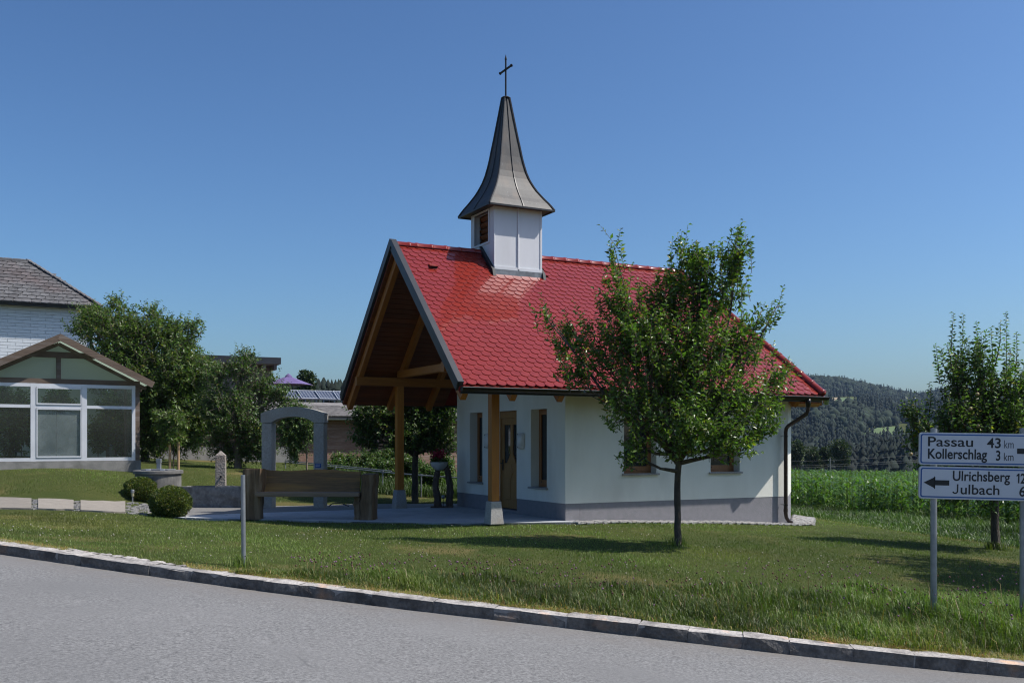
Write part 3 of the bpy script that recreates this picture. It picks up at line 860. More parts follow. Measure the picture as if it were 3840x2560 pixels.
for j in range(32):
    s = j * ROW
    b = -OV - 0.015 + s * math.cos(PHI); z = rz_(0) + TAN * b
    i = 0
    while True:
        a = -GA + 0.085 + (i + (0.5 if j % 2 else 0)) * COLW; i += 1
        if a > a_hip(b) - 0.0: break
        if b > 1.93 and -0.66 < a < 0.67: continue
        if b > HB - 0.10: continue
        cells.append((a, b, z))
def t_mat(a, b, z, j):
    r3 = BAS @ Matrix.Rotation(-0.092 + j[0], 3, 'X') @ Matrix.Rotation(j[1], 3, 'Y') @ Matrix.Rotation(j[2], 3, 'Z')
    return r3, Vector((a, b, z)) + Bn * 0.004
trnd = random.Random(3)
def wdist(c):
    p = CH(c[0], c[1], c[2]); px = 1920 + FPX * p.x / p.y
    return p.y + (8 if px > 2010 else 0)
order = sorted(range(len(cells)), key=lambda q: wdist(cells[q]))
single = set(order[:300])
jv, jf = [], []
base = 0
for q, c in enumerate(cells):
    jit = (trnd.gauss(0, 0.007), trnd.gauss(0, 0.007), trnd.gauss(0, 0.010))
    r3, p = t_mat(*c, jit)
    if q in single:
        o = link('roof_tile', TILE, ROOF); o.matrix_local = Matrix.Translation(p) @ r3.to_4x4()
    else:
        m = np.array(r3); vv = TV @ m.T + np.array(p)
        jv.append(vv); jf += [tuple(i + base for i in f) for f in TF]; base += len(TV)
me = bpy.data.meshes.new('more_roof_tiles'); me.from_pydata(np.concatenate(jv).tolist(), [], jf); me.materials.append(M['tile'])
tag(link('more_roof_tiles', me, ROOF), kind='stuff')
# eave course edge
MB().box((ga_in + .03, -OV - 0.012, ZE - 0.03), (cor - 0.02, -OV + 0.05, ZE - 0.012)).build('eave_strip', M['tile'], ROOF)
# vent tiles
for (a, b) in ((-2.02, 2.0), (2.35, 2.05)):
    z = rz_(b); q = Vector((a, b, z)) + Bn * 0.05
    m = MB(); w = 0.085
    T = Matrix.Translation(q) @ BAS.to_4x4()
    m.add([T @ Vector(p) for p in ((-w, 0, 0.0), (w, 0, 0.0), (w, 0.16, -0.04), (-w, 0.16, -0.04), (-w, 0, 0.035), (w, 0, 0.035), (w, 0.16, -0.02), (-w, 0.16, -0.02))], [(4, 5, 6, 7), (0, 4, 7, 3), (1, 2, 6, 5)])
    v = m.build('vent_tile', M['tile'], ROOF)
    MB().add([T @ Vector(p) for p in ((-w * .95, 0.004, -0.03), (w * .95, 0.004, -0.03), (w * .95, 0.004, 0.03), (-w * .95, 0.004, 0.03))], [(0, 1, 2, 3)]).build('vent_mouth', M['iron'], ROOF)
# ridge and hip caps
def cap_mesh(L, r, flare=1.1, n=9):
    mb = MB(); rows = []
    for x, s in ((0, 1.0), (L * 0.86, 1.0), (L * 0.9, flare), (L * 1.06, flare)):
        rows.append([(x, r * s * math.cos(math.pi * k / (n - 1)), r * s * 0.95 * math.sin(math.pi * k / (n - 1)) - 0.035) for k in range(n)])
    rows.append([(x * 1.0, y * 0.88, z * 0.88) for x, y, z in rows[-1]])
    v = [p for r_ in rows for p in r_]; f = []
    for i in range(len(rows) - 1):
        for k in range(n - 1): f.append((i * n + k, i * n + k + 1, (i + 1) * n + k + 1, (i + 1) * n + k))
    me = bpy.data.meshes.new('ridge_tile'); me.from_pydata(v, [], f); me.materials.append(M['tile'])
    me.polygons.foreach_set('use_smooth', np.ones(len(f), dtype=bool)); 
    return me
CAP = cap_mesh(0.335, 0.098)
zr = rz_(HB) + 0.01
a = AR + 0.05
while a > -GA + 0.12:                                   # caps overlap towards the apse
    a0 = max(a - 0.335, -GA + 0.06)
    if not (a0 > -0.86 and a0 < 0.58):
        o = link('ridge_tile', CAP, ROOF); o.location = (a0, HB, zr + trnd.gauss(0, .002))
    elif a0 <= -0.58:
        o = link('ridge_tile', CAP, ROOF); o.location = (a0 - 0.06, HB, zr)
    a = a0 if a0 > -GA + 0.07 else -99
h0 = Vector((AR, HB, zr)); h1 = Vector((cor + 0.02, -OV - 0.02, ZE + 0.06)); hd = (h1 - h0); hl = hd.length; hd.normalize()
n_h = int(hl / 0.335)
HC = cap_mesh(hl / n_h, 0.098)
sd = hd.cross(Vector((0, 0, 1))).normalized(); upv = sd.cross(hd).normalized()
HM = Matrix((hd, -sd, upv)).transposed().to_4x4()
for k in range(n_h):
    o = link('hip_tile', HC, ROOF); o.matrix_local = Matrix.Translation(h0 + hd * (k * hl / n_h)) @ HM
    o = link('hip_tile', HC, ROOF)
    g0 = Vector((AR, HB, zr)); g1 = Vector((e1[0], e1[1], ZE + 0.06)); gd = (g1 - g0).normalized(); gs = gd.cross(Vector((0, 0, 1))).normalized(); gu = gs.cross(gd)
    o.matrix_local = Matrix.Translation(g0 + gd * (k * (g1 - g0).length / n_h)) @ Matrix((gd, -gs, gu)).transposed().to_4x4()
bm = bmesh.new(); bmesh.ops.create_uvsphere(bm, u_segments=12, v_segments=8, radius=0.102)
me = bpy.data.meshes.new('hip_end_cap'); bm.to_mesh(me); bm.free(); me.materials.append(M['tile']); me.polygons.foreach_set('use_smooth', np.ones(len(me.polygons), dtype=bool))
o = link('hip_end_cap', me, ROOF, h1 - hd * 0.03 - upv * 0.03); o.scale = (1, 1, 0.9)

# soffit boards under the far slope of the porch, rafters, verge boards
Fs = Vector((0, -math.cos(PHI), math.sin(PHI))); Fn = Vector((0, math.sin(PHI), math.cos(PHI)))
slen = (HB + OV) / math.cos(PHI)
nb = 33
for side in (1, 0):
    sl, nn = (Fs, Fn) if side else (Bs, Bn)
    b_e = W + OV if side else -OV
    for k in range(nb if side else 0):
        s0 = k * slen / nb + 0.004; s1 = (k + 1) * slen / nb - 0.003
        base_ = Vector((0, b_e, ze - 0.10)) + Vector((0, 0, -0.018))
        c = base_ + sl * ((s0 + s1) / 2)
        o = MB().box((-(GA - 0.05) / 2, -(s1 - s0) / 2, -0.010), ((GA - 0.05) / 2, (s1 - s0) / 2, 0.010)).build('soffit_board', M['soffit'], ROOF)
        o.matrix_local = Matrix.Translation(c + Vector((-(GA + 0.02) / 2 + 0.005, 0, 0))) @ Matrix((Vector((1, 0, 0)), sl, sl.cross(Vector((1, 0, 0))) * -1)).transposed().to_4x4()
roof_slab([(ga_in, -OV + .01, ze - 0.101), (-0.005, -OV + .01, ze - 0.101), (-0.005, HB, za - 0.101), (ga_in, HB, za - 0.101)], 0.02, MB()) 
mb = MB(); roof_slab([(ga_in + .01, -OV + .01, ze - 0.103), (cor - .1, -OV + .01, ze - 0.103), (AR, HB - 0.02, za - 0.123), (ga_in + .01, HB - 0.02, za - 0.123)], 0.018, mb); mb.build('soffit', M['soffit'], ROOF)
ra = [-2.55, -1.525, -0.495]
ra_all = ra + [0.53, 1.55, 2.57, 3.6, 4.6, 5.55]
for a in ra_all:
    for side in (0, 1):
        sl, nn = (Fs, Fn) if side else (Bs, Bn)
        if side and a > 0: continue
        b_e = W + OV - 0.02 if side else -OV + 0.02
        top = slen - 0.12 if a < 0 else 1.0
        p0 = Vector((a, b_e, ze - 0.12)) - nn * 0.085 + sl * 0.0
        p1 = p0 + sl * top
        if a > 4.9: p1 = p0 + sl * 0.5
        c = (p0 + p1) / 2; L = (p1 - p0).length
        o = MB().box((-0.06, -L / 2, -0.08), (0.06, L / 2, 0.08)).build('rafter', M['larch_y'], ROOF, bevel=0.004)
        o.matrix_local = Matrix.Translation(c) @ Matrix((Vector((1, 0, 0)), sl, Vector((1, 0, 0)).cross(sl))).transposed().to_4x4()
for side in (0, 1):
    sl, nn = (Fs, Fn) if side else (Bs, Bn)
    b_e = W + OV + 0.03 if side else -OV - 0.03
    p0 = Vector((-GA + 0.01, b_e, ZE)) ; L = slen + 0.06
    m4 = Matrix((Vector((1, 0, 0)), sl, Vector((1, 0, 0)).cross(sl))).transposed().to_4x4()
    vb = MB().box((-0.025, 0, -0.145), (0.02, L - 0.02, 0.055)).build('verge_board', M['dark_metal'], ROOF, bevel=0.004); vb.matrix_local = Matrix.Translation(p0) @ m4
    v2 = MB().box((-0.045, 0.0, -0.045), (0.085, L + 0.02, 0.072)).build('verge_cap', M['dark_metal'], ROOF, bevel=0.006); v2.matrix_local = Matrix.Translation(p0 + Vector((0, 0, 0.0)) + nn * 0.0) @ m4

# purlins, tie beam, posts on stone feet
for b in (0.1, W - 0.1):
    o = MB().box((-1.32, -0.08, -0.10), (1.32, 0.08, 0.10)).build('purlin', M['larch'], chapel, bevel=0.006); o.location = (-1.33, b, 3.02)
o = MB().box((-0.07, -W / 2 + 0.12, -0.085), (0.07, W / 2 - 0.12, 0.085)).build('tie_beam', M['larch_y'], chapel, bevel=0.006); o.location = (-1.56, HB, 3.20)
for b in (0.1, W - 0.1):
    o = MB().box((-0.085, -0.085, 0), (0.085, 0.085, 2.475)).build('porch_post', M['larch_z'], chapel, bevel=0.006); o.location = (-1.56, b, 0.446)
    m = MB(); t, q = 0.112, 0.15
    m.add([(-q, -q, 0), (q, -q, 0), (q, q, 0), (-q, q, 0), (-t, -t, 0.445), (t, -t, 0.445), (t, t, 0.445), (-t, t, 0.445)], [(0, 3, 2, 1), (4, 5, 6, 7), (0, 1, 5, 4), (1, 2, 6, 5), (2, 3, 7, 6), (3, 0, 4, 7)])
    o = m.build('post_foot', M['granite_light'], chapel, bevel=0.012); o.location = (-1.56, b, 0.0)

# gutter and downpipe
def half_pipe(p, q, r, nrm, n=9):
    p, q = Vector(p), Vector(q); nrm = Vector(nrm).normalized(); mb = MB()
    rows = []
    for e in (p, q):
        for rr in (r, r * 0.9):
            rows.append([e + nrm * (rr * math.cos(math.pi * k / (n - 1))) - Vector((0, 0, rr * math.sin(math.pi * k / (n - 1)))) for k in range(n)])
    o0, i0, o1, i1 = rows
    v = o0 + i0 + o1 + i1; f = []
    for k in range(n - 1):
        f += [(k, k + 1, 2 * n + k + 1, 2 * n + k), (n + k + 1, n + k, 3 * n + k, 3 * n + k + 1)]
    f += [(0, 2 * n, 3 * n, n), (n - 1, 2 * n - 1, 4 * n - 1, 3 * n - 1), tuple(range(n)), tuple(reversed(range(2 * n, 3 * n)))]
    return mb.add(v, f)
gr = 0.07; gb = -OV - 0.075; gz = 2.585
g = half_pipe((-GA + 0.04, gb, gz), (cor + 0.06, gb, gz), gr, (0, -1, 0)).build('gutter', M['gutter'], chapel)
MB().tube([(-GA + 0.04, gb - gr, gz + 0.004), (cor + 0.06, gb - gr, gz + 0.004)], 0.010, 8).build('gutter_bead', M['dark_metal'], g)
half_pipe((cor + 0.06, gb, gz), (cor + kk + .06, gb + kk, gz), gr, (0.707, -0.707, 0)).build('gutter', M['gutter'], chapel)
half_pipe((-GA + 0.04, W - gb, gz), (cor, W - gb, gz), gr, (0, 1, 0)).build('gutter', M['gutter'], chapel)
MB().box((-GA + 0.06, -OV - 0.004, ZE - 0.16), (cor - 0.04, -OV + 0.018, ZE - 0.034)).build('fascia', M['black_flash'], chapel)
MB().box((-GA + 0.06, W + OV - 0.018, ZE - 0.16), (cor - 0.04, W + OV + 0.004, ZE - 0.034)).build('fascia', M['black_flash'], chapel)
MB().add([(cor - 0.2, 0.0, ze - 0.14), (cor + 0.1, -OV + .1, ze - 0.14), (cor + kk - .05, -OV + kk + .1, ze - 0.14), (LA + KK - .1, KK, ze - 0.14), (LA - .1, 0, ze - 0.14)], [(4, 3, 2, 1, 0)]).build('apse_soffit', M['larch'], chapel)
pa = 5.74; pr = 0.043
pts = [(pa, gb, gz - 0.05), (pa, gb, 2.34), (pa, gb + 0.012, 2.27), (pa, gb + 0.06, 2.21), (pa, -0.20, 1.96), (pa, -0.135, 1.90), (pa, -0.115, 1.82), (pa, -0.115, -0.02), (pa + 0.02, -0.12, -0.12), (pa + 0.07, -0.13, -0.19), (pa + 0.15, -0.15, -0.235)]
dp = MB().tube(pts, pr, 14).build('downpipe', M['pipe'], chapel, smooth=True)
MB().tube([(pa, gb, gz - 0.05), (pa, gb, gz - 0.12), (pa, gb, 2.36)], [0.065, 0.062, 0.047], 14).build('outlet', M['gutter'], dp, smooth=True)
for z in (1.72, 0.17):
    MB().lathe([(pr + .002, z - .012), (pr + .008, z - .012), (pr + .008, z + .012), (pr + .002, z + .012)], 14, (pa, -0.115)).build('pipe_clip', M['gutter'], dp)
    MB().tube([(pa - 0.055, -0.02, z + .008), (pa - 0.055, -0.125, z + .008)], 0.013, 8).build('clip_screw', M['fitting'], dp)
MB().lathe([(pr + .001, 0.02), (pr + .006, 0.02), (pr + .006, 0.08), (pr + .001, 0.08)], 14, (pa, -0.115)).build('pipe_collar', M['pipe'], dp)

# bell turret
tc = (0.005, HB); t = 0.585
turret = MB()
def tw(p0, p1, op): return wall_with_openings(p0, p1, 4.9, 6.80, op, 0.06, 'turret_wall', M['panel_white'], TUR)
TUR = empty('bell_turret', (0, 0, 0)); TUR.parent = chapel
c4 = [(tc[0] - t, tc[1] - t), (tc[0] + t, tc[1] - t), (tc[0] + t, tc[1] + t), (tc[0] - t, tc[1] + t)]
tw(c4[0], c4[1], []); tw(c4[1], c4[2], []); tw(c4[2], c4[3], [])
tw(c4[3], c4[0], [(2 * t - (3.0 - (HB - t)), 2 * t - (2.29 - (HB - t)), 5.98, 6.65)])
# seams, corner trims, foot trim, opening lining with louvre boards
for (x, y) in ((tc[0] + 0.0, tc[1] - t - 0.006),):
    MB().box((x - 0.018, y - 0.02, 5.36), (x + 0.018, y + 0.01, 6.79)).build('standing_seam', M['panel_white'], TUR, bevel=0.004)
MB().box((c4[1][0] - 0.035, c4[1][1] - 0.014, 5.36), (c4[1][0] + 0.012, c4[1][1] + 0.03, 6.79)).build('corner_trim', M['panel_white'], TUR, bevel=0.003)
MB().box((c4[0][0] - 0.008, c4[0][1] - 0.010, 5.36), (c4[0][0] + 0.02, c4[0][1] + 0.03, 6.79)).build('corner_trim', M['panel_white'], TUR, bevel=0.003)
MB().box((c4[0][0] + 0.0, c4[0][1] - 0.022, 5.33), (tc[0] - 0.02, c4[0][1] + 0.01, 5.40)).build('foot_trim', M['panel_white'], TUR)
MB().box((tc[0] + 0.02, c4[0][1] - 0.022, 5.33), (c4[1][0] + 0.008, c4[0][1] + 0.01, 5.40)).build('foot_trim', M['panel_white'], TUR)
MB().box((c4[0][0] - 0.03, c4[0][1] - 0.035, 5.14), (c4[1][0] + 0.03, c4[0][1] + 0.02, 5.335)).build('foot_flashing', M['flashing'], TUR)
m = MB(); pts4 = []
m.add([(c4[0][0] - 0.03, c4[0][1] - 0.10, rz_(c4[0][1] - 0.10) + 0.03), (c4[1][0] + 0.03, c4[0][1] - 0.10, rz_(c4[0][1] - 0.10) + 0.03), (c4[1][0] + 0.03, c4[0][1] - 0.03, 5.20), (c4[0][0] - 0.03, c4[0][1] - 0.03, 5.20)], [(0, 1, 2, 3)])
m.build('flashing_apron', M['flashing'], TUR)
for x in (c4[0][0], c4[1][0]):
    s = -1 if x < 0 else 1
    m = MB(); x0, x1 = sorted((x + s * 0.004, x + s * 0.07))
    p = [(c4[0][1] - 0.10, 0.035), (HB, 0.035), (HB, 0.14), (c4[0][1] - 0.06, 0.14)]
    v = [(x0, b, rz_(b) + h) for b, h in p] + [(x1, b, rz_(b) + h - (0.0)) for b, h in p]
    m.add(v, [(0, 3, 2, 1), (4, 5, 6, 7), (0, 1, 5, 4), (1, 2, 6, 5), (2, 3, 7, 6), (3, 0, 4, 7)]); m.build('step_flashing', M['black_flash'], TUR)
lx = c4[0][0]
for k in range(5):
    o = MB().box((-0.05, -0.35, -0.008), (0.05, 0.35, 0.008)).build('louvre_board', M['soffit'], TUR); o.location = (lx + 0.15, 2.645, 6.04 + k * 0.135); o.rotation_euler = (0, 0.9, 0)
MB().box((lx + 0.21, 2.2, 5.9), (lx + 0.22, 3.1, 6.7)).build('louvre_back', M['soffit'], TUR)
m = MB()
for (y0, y1, z0, z1) in ((2.25, 2.29, 5.94, 6.69), (3.0, 3.04, 5.94, 6.69), (2.29, 3.0, 6.65, 6.69), (2.29, 3.0, 5.94, 5.98)): m.box((lx - 0.02, y0, z0), (lx + 0.12, y1, z1))
m.build('opening_lining', M['panel_white'], TUR)
for (z0, z1) in ((5.36, 5.94), (6.69, 6.79)):
    MB().box((lx - 0.016, 2.635, z0), (lx + 0.01, 2.655, z1)).build('standing_seam', M['panel_white'], TUR)

# spire of patinated sheet with standing seams
def spire_mat():
    m, nt, b = new_mat('patinated_sheet_metal')
    vec = coords(nt, 'Object', (5, 5, 0.45))
    c = mixc(nt, noise(nt, vec, 2.2, 6, 0.65, 0.3, 0.7), (0.036, 0.034, 0.034), (0.060, 0.057, 0.056))
    c = mixc(nt, noise(nt, coords(nt, 'Object', (9, 9, 0.5)), 3.0, 4, 0.6, 0.62, 0.75), c, (0.14, 0.138, 0.14))
    c = mixc(nt, noise(nt, coords(nt, 'Object', (2, 2, 1.5)), 1.4, 3, 0.5, 0.5, 0.75), c, (0.085, 0.064, 0.052))
    nt.links.new(c, b.inputs['Base Color']); b.inputs['Metallic'].default_value = 0.0; b.inputs['Roughness'].default_value = 0.55; b.inputs['Specular IOR Level'].default_value = 0.35
    return m
M['spire'] = spire_mat()
prof = [(6.70, .80), (6.78, .755), (6.86, .705), (6.95, .64), (7.05, .575), (7.15, .513), (7.24, .467), (7.34, .422), (7.43, .386), (7.58, .34), (7.75, .302), (7.93, .268), (8.13, .238), (8.4, .195), (8.7, .15), (9.0, .106), (9.30, .062)]
SP = MB(); v = []; f = []
for (z, h) in prof:
    v += [(tc[0] - h, tc[1] - h, z), (tc[0] + h, tc[1] - h, z), (tc[0] + h, tc[1] + h, z), (tc[0] - h, tc[1] + h, z)]
for i in range(len(prof) - 1):
    for k in range(4): f.append((i * 4 + k, i * 4 + (k + 1) % 4, (i + 1) * 4 + (k + 1) % 4, (i + 1) * 4 + k))
f.append((3, 2, 1, 0)); f.append(tuple(range(len(v) - 4, len(v))))
SPIRE = SP.add(v, f).build('spire', M['spire'], chapel)
M['seam'] = pm('dark_seam', (0.03, 0.028, 0.028), None, rough=0.45, metal=0.3)
for (sx, sy) in ((-1, -1), (1, -1), (1, 1), (-1, 1), (0.03, -1), (-1, 0.0), (1, 0), (0, 1)):
    corner = abs(sx) == 1 and abs(sy) == 1
    m = MB(); path_ = [Vector((tc[0] + sx * h, tc[1] + sy * h, z)) for (z, h) in prof]
    m.tube(path_, [0.026 if corner else 0.020] * len(path_), 6); m.build('standing_seam', M['seam'], SPIRE)
m = MB(); h = 0.80
for k in range(4):
    p = [(-1, -1), (1, -1), (1, 1), (-1, 1)][k]; q = [(-1, -1), (1, -1), (1, 1), (-1, 1)][(k + 1) % 4]
    m.beam((tc[0] + p[0] * h, tc[1] + p[1] * h, 6.69), (tc[0] + q[0] * h, tc[1] + q[1] * h, 6.69), 0.03, 0.035)
m.build('drip_edge', M['seam'], SPIRE)
MB().lathe([(0.0, 9.27), (0.07, 9.28), (0.105, 9.285), (0.11, 9.30), (0.075, 9.325), (0.03, 9.34), (0.0, 9.345)], 16, tc).build('spire_cap', M['seam'], SPIRE)
CR = MB().tube([(tc[0], tc[1], 9.30), (tc[0], tc[1], 10.14)], 0.020, 8).tube([(tc[0], tc[1], 10.14), (tc[0], tc[1], 10.17), (tc[0], tc[1], 10.28)], [0.014, 0.028, 0.001], 8)
CROSS = CR.build('cross', M['iron'], chapel)
cm = MB().tube([(tc[0], tc[1] - 0.27, 9.94), (tc[0], tc[1] + 0.27, 9.94)], 0.024, 8)
for s in (-1, 1): cm.tube([(tc[0], tc[1] + s * 0.25, 9.94), (tc[0], tc[1] + s * 0.275, 9.94), (tc[0], tc[1] + s * 0.315, 9.94)], [0.022, 0.036, 0.004], 8)
cm.build('cross_arm', M['iron'], CROSS)

# wall lamps beside the door
M['lamp'] = pm('white_lamp_shade', (0.62, 0.61, 0.58), None, rough=0.4)
for b, lab in ((1.83, 'white half round wall lamp right of the chapel door'), (3.45, 'white half round wall lamp left of the chapel door, partly behind the porch post')):
    L = empty('wall_lamp', CH(0, b, 1.62), math.atan2(U.y, U.x), lab, 'lamp', 'wall lamps beside the chapel door')
    m = MB(); n = 9; rows = []
    for z, s in ((-0.17, 0.55), (-0.165, 1.0), (0.0, 1.08), (0.165, 1.0), (0.17, 0.55)):
        rows.append([(-0.02 - 0.085 * s * math.sin(math.pi * k / (n - 1)), 0.11 * s * math.cos(math.pi * k / (n - 1)), z) for k in range(n)])
    vv = [p for r_ in rows for p in r_]; ff = []
    for i in range(len(rows) - 1):
        for k in range(n - 1): ff.append((i * n + k, i * n + k + 1, (i + 1) * n + k + 1, (i + 1) * n + k))
    m.add(vv, ff); m.build('lamp_shade', M['lamp'], L, smooth=True)
    MB().box((-0.022, -0.10, -0.15), (-0.001, 0.10, 0.15)).build('back_plate', M['lamp'], L)
    for z in (-0.14, 0.14):
        MB().tube([(-0.10, 0.0, z), (-0.118, 0.0, z)], 0.011, 8).build('clip', M['iron'], L)
# ------------------------------------------------------------------ log bench
M['log'] = wood('weathered_oak', (0.22, 0.12, 0.045), (0.10, 0.055, 0.022), 'X', 11.0, 0.75, 0.05, c3=(0.30, 0.155, 0.04))
M['log_end'] = wood('weathered_oak_upright', (0.18, 0.105, 0.05), (0.08, 0.047, 0.024), 'Z', 11.0, 0.8, 0.05, c3=(0.26, 0.18, 0.11))
M['log_pale'] = wood('pale_oak_seat', (0.27, 0.19, 0.125), (0.17, 0.115, 0.075), 'X', 6.0, 0.75, 0.05)  # seat wood somewhat paler than the other bench parts
bl = at(940, 1947, 20.45); br = at(1376, 1951, 20.35)
bench = empty('log_bench', ((bl.x + br.x) / 2, 20.45, 0.013), math.atan2(br.y - bl.y, br.x - bl.x), 'rustic bench of heavy oak slabs on the terrace edge', 'bench')
hw = (br.x - bl.x) / 2
def slab_upright(x, w_top, w_bot, h, dep, lean, seed):
    rr = random.Random(seed); m = MB(); rows = []
    n = 7
    for i in range(n):
        t_ = i / (n - 1); w = w_bot + (w_top - w_bot) * t_ + rr.gauss(0, 0.014); cx = x + lean * t_ + rr.gauss(0, .006)
        ring = []
        for (sx, sy) in ((-1, -0.7), (-0.75, -1), (0.75, -1), (1, -0.7), (1, 0.8), (0.8, 1), (-0.8, 1), (-1, 0.8)):
            ring.append((cx + sx * w / 2 + rr.gauss(0, 0.005), sy * dep / 2 + rr.gauss(0, 0.006), h * t_ + (rr.uniform(-0.012, 0.012) if i == n - 1 else 0)))
        rows.append(ring)
    v = [p for r_ in rows for p in r_]; f = []
    for i in range(n - 1):
        for k in range(8): f.append((i * 8 + k, i * 8 + (k + 1) % 8, (i + 1) * 8 + (k + 1) % 8, (i + 1) * 8 + k))
    f.append(tuple(reversed(range(8)))); f.append(tuple(range((n - 1) * 8, n * 8)))
    return m.add(v, f)
slab_upright(-hw, 0.43, 0.40, 1.03, 0.30, 0.07, 1).build('end_slab', M['log_end'], bench)
slab_upright(hw + 0.02, 0.30, 0.30, 0.93, 0.46, 0.03, 2).build('end_slab', M['log_end'], bench)
slab_upright(hw - 0.18, 0.14, 0.16, 0.46, 0.30, 0.0, 5).build('seat_support', M['log_end'], bench)
# backrest plank with a wavy natural upper edge
nb_ = 24; top = []; bot = []
for i in range(nb_ + 1):
    t_ = i / nb_; x = -hw + 0.18 + (2 * hw - 0.36) * t_
    top.append((x, 1.015 - 0.03 * t_ - 0.028 * math.sin(t_ * 7.2) - 0.045 * max(0, t_ - 0.5) * 1.2 + 0.05 * max(0, t_ - 0.85) * 4 + rnd.gauss(0, 0.003)))
    bot.append((x, 0.56 - 0.015 * t_))
v = [(x, 0.10, z) for x, z in bot] + [(x, 0.19, z) for x, z in top] + [(x, 0.26, z) for x, z in top] + [(x, 0.17, z) for x, z in bot]
k = nb_ + 1; f = []
for i in range(nb_):
    f += [(i, i + 1, k + i + 1, k + i), (k + i, k + i + 1, 2 * k + i + 1, 2 * k + i), (2 * k + i, 2 * k + i + 1, 3 * k + i + 1, 3 * k + i), (3 * k + i, 3 * k + i + 1, i + 1, i)]
f += [(0, k, 2 * k, 3 * k), (nb_, 4 * k - 1, 3 * k - 1, 2 * k - 1)]
MB().add(v, f).build('backrest', M['log'], bench)
o = MB().box((-hw + 0.16, -0.30, 0.47), (hw - 0.12, 0.16, 0.56)).build('seat', M['log_pale'], bench, bevel=0.012)

# ------------------------------------------------------------------ stone arch
M['arch_stone'] = pm('bush_hammered_granite', (0.40, 0.37, 0.33), (0.29, 0.27, 0.24), 30, 0.9, 0.8, 45, c3=(0.30, 0.265, 0.225), s3=1.5)
al, ar = at(1005, 1893, 24.1), at(1204, 1898, 24.1)
arch = empty('stone_arch', ((al.x + ar.x) / 2, 24.1, 0.0), -0.10, 'grey granite arch of two pillars and a curved lintel behind the bench', 'arch')
ax = (ar.x - al.x) / 2
for s in (-1, 1):
    MB().box((s * ax - 0.13, -0.15, -0.05), (s * ax + 0.13, 0.15, 2.055)).build('pillar', M['arch_stone'], arch, bevel=0.015)
n = 18; v = []; f = []
for i in range(n + 1):
    t_ = -1 + 2 * i / n; x = t_ * (ax + 0.145)
    zt = 2.285 + 0.155 * (1 - abs(t_) ** 2.0)
    xi = max(-1, min(1, x / (ax - 0.13)))
    zb = 2.06 if abs(x) > ax - 0.13 else 2.06 + 0.145 * math.sqrt(max(0, 1 - xi * xi)) ** 1.4
    for y in (-0.165, 0.165):
        v += [(x, y, zb), (x, y, zt)]
for i in range(n):
    a = i * 4; b_ = a + 4
    f += [(a, b_, b_ + 1, a + 1), (a + 3, b_ + 3, b_ + 2, a + 2), (a + 1, b_ + 1, b_ + 3, a + 3), (a + 2, b_ + 2, b_, a)]
f += [(0, 1, 3, 2), (n * 4 + 2, n * 4 + 3, n * 4 + 1, n * 4)]
MB().add(v, f).build('lintel', M['arch_stone'], arch)
M['blue_sign'] = pm('blue_plate', (0.012, 0.05, 0.22), None, rough=0.4)
MB().box((ax - 0.085, -0.162, 0.98), (ax + 0.06, -0.151, 1.08)).build('plate', M['blue_sign'], arch)
m = MB().box((ax - 0.07, -0.1645, 1.045), (ax + 0.045, -0.1625, 1.055)); m.box((ax - 0.07, -0.1645, 1.015), (ax + 0.03, -0.1625, 1.024))
m.build('plate_lettering', M['panel_white'], arch)
m = MB().tube([(ax + 0.0, -0.15, 0.83), (ax + 0.0, -0.23, 0.83), (ax + 0.0, -0.25, 0.80)], 0.014, 8).tube([(ax, -0.20, 0.83), (ax, -0.20, 0.875)], 0.008, 6).tube([(ax - 0.035, -0.20, 0.875), (ax + 0.035, -0.20, 0.885)], 0.009, 6)
m.build('tap', M['fitting'], arch)

# ------------------------------------------------------------------ trough with spout pillar
M['trough'] = pm('mossy_granite', (0.24, 0.235, 0.225), (0.155, 0.15, 0.145), 14, 0.92, 0.9, 30, c3=(0.09, 0.085, 0.08), s3=3.0)
tl = at(692, 1884, 24.6); tr = at(992, 1888, 24.2)
trough = empty('stone_trough', ((tl.x + tr.x) / 2, 24.45, 0.0), math.atan2(tr.y - tl.y, tr.x - tl.x), 'long grey granite water trough left of the arch', 'trough')
L2 = (tr - tl).length / 2
bm = bmesh.new()
bmesh.ops.create_cube(bm, size=1.0)
for v_ in bm.verts: v_.co = Vector((v_.co.x * 2 * L2, v_.co.y * 0.62, (v_.co.z + 0.5) * 0.50))
topf = max(bm.faces, key=lambda q: q.calc_center_median().z)
r_ = bmesh.ops.inset_individual(bm, faces=[topf], thickness=0.10)
bmesh.ops.translate(bm, verts=topf.verts, vec=(0, 0, -0.30))
bmesh.ops.subdivide_edges(bm, edges=[e for e in bm.edges], cuts=3, use_grid_fill=True)
rr = random.Random(4)
for v_ in bm.verts: v_.co += Vector((rr.gauss(0, .008), rr.gauss(0, .009), rr.gauss(0, .006) if v_.co.z > 0.05 else 0))
me = bpy.data.meshes.new('basin'); bm.to_mesh(me); bm.free(); me.materials.append(M['trough'])
link('basin', me, trough)
M['water'] = glass_mat('trough_water', (0.01, 0.014, 0.012), 0.02)
MB().box((-L2 + 0.09, -0.22, 0.36), (L2 - 0.09, 0.22, 0.40)).build('water', M['water'], trough)
sp = at(826, 1806, 24.9)
pillar = empty('fountain_pillar', (sp.x, 24.95, 0.0), 0.15, 'pointed rough granite pillar with spout behind the trough', 'fountain pillar')
v = []; f = []
for z, h_ in ((0, 0.125), (0.35, 0.125), (0.7, 0.12), (1.0, 0.118), (1.26, 0.116), (1.27, 0.108), (1.37, 0.006)):
    v += [(-h_, -h_, z), (h_, -h_, z), (h_, h_, z), (-h_, h_, z)]
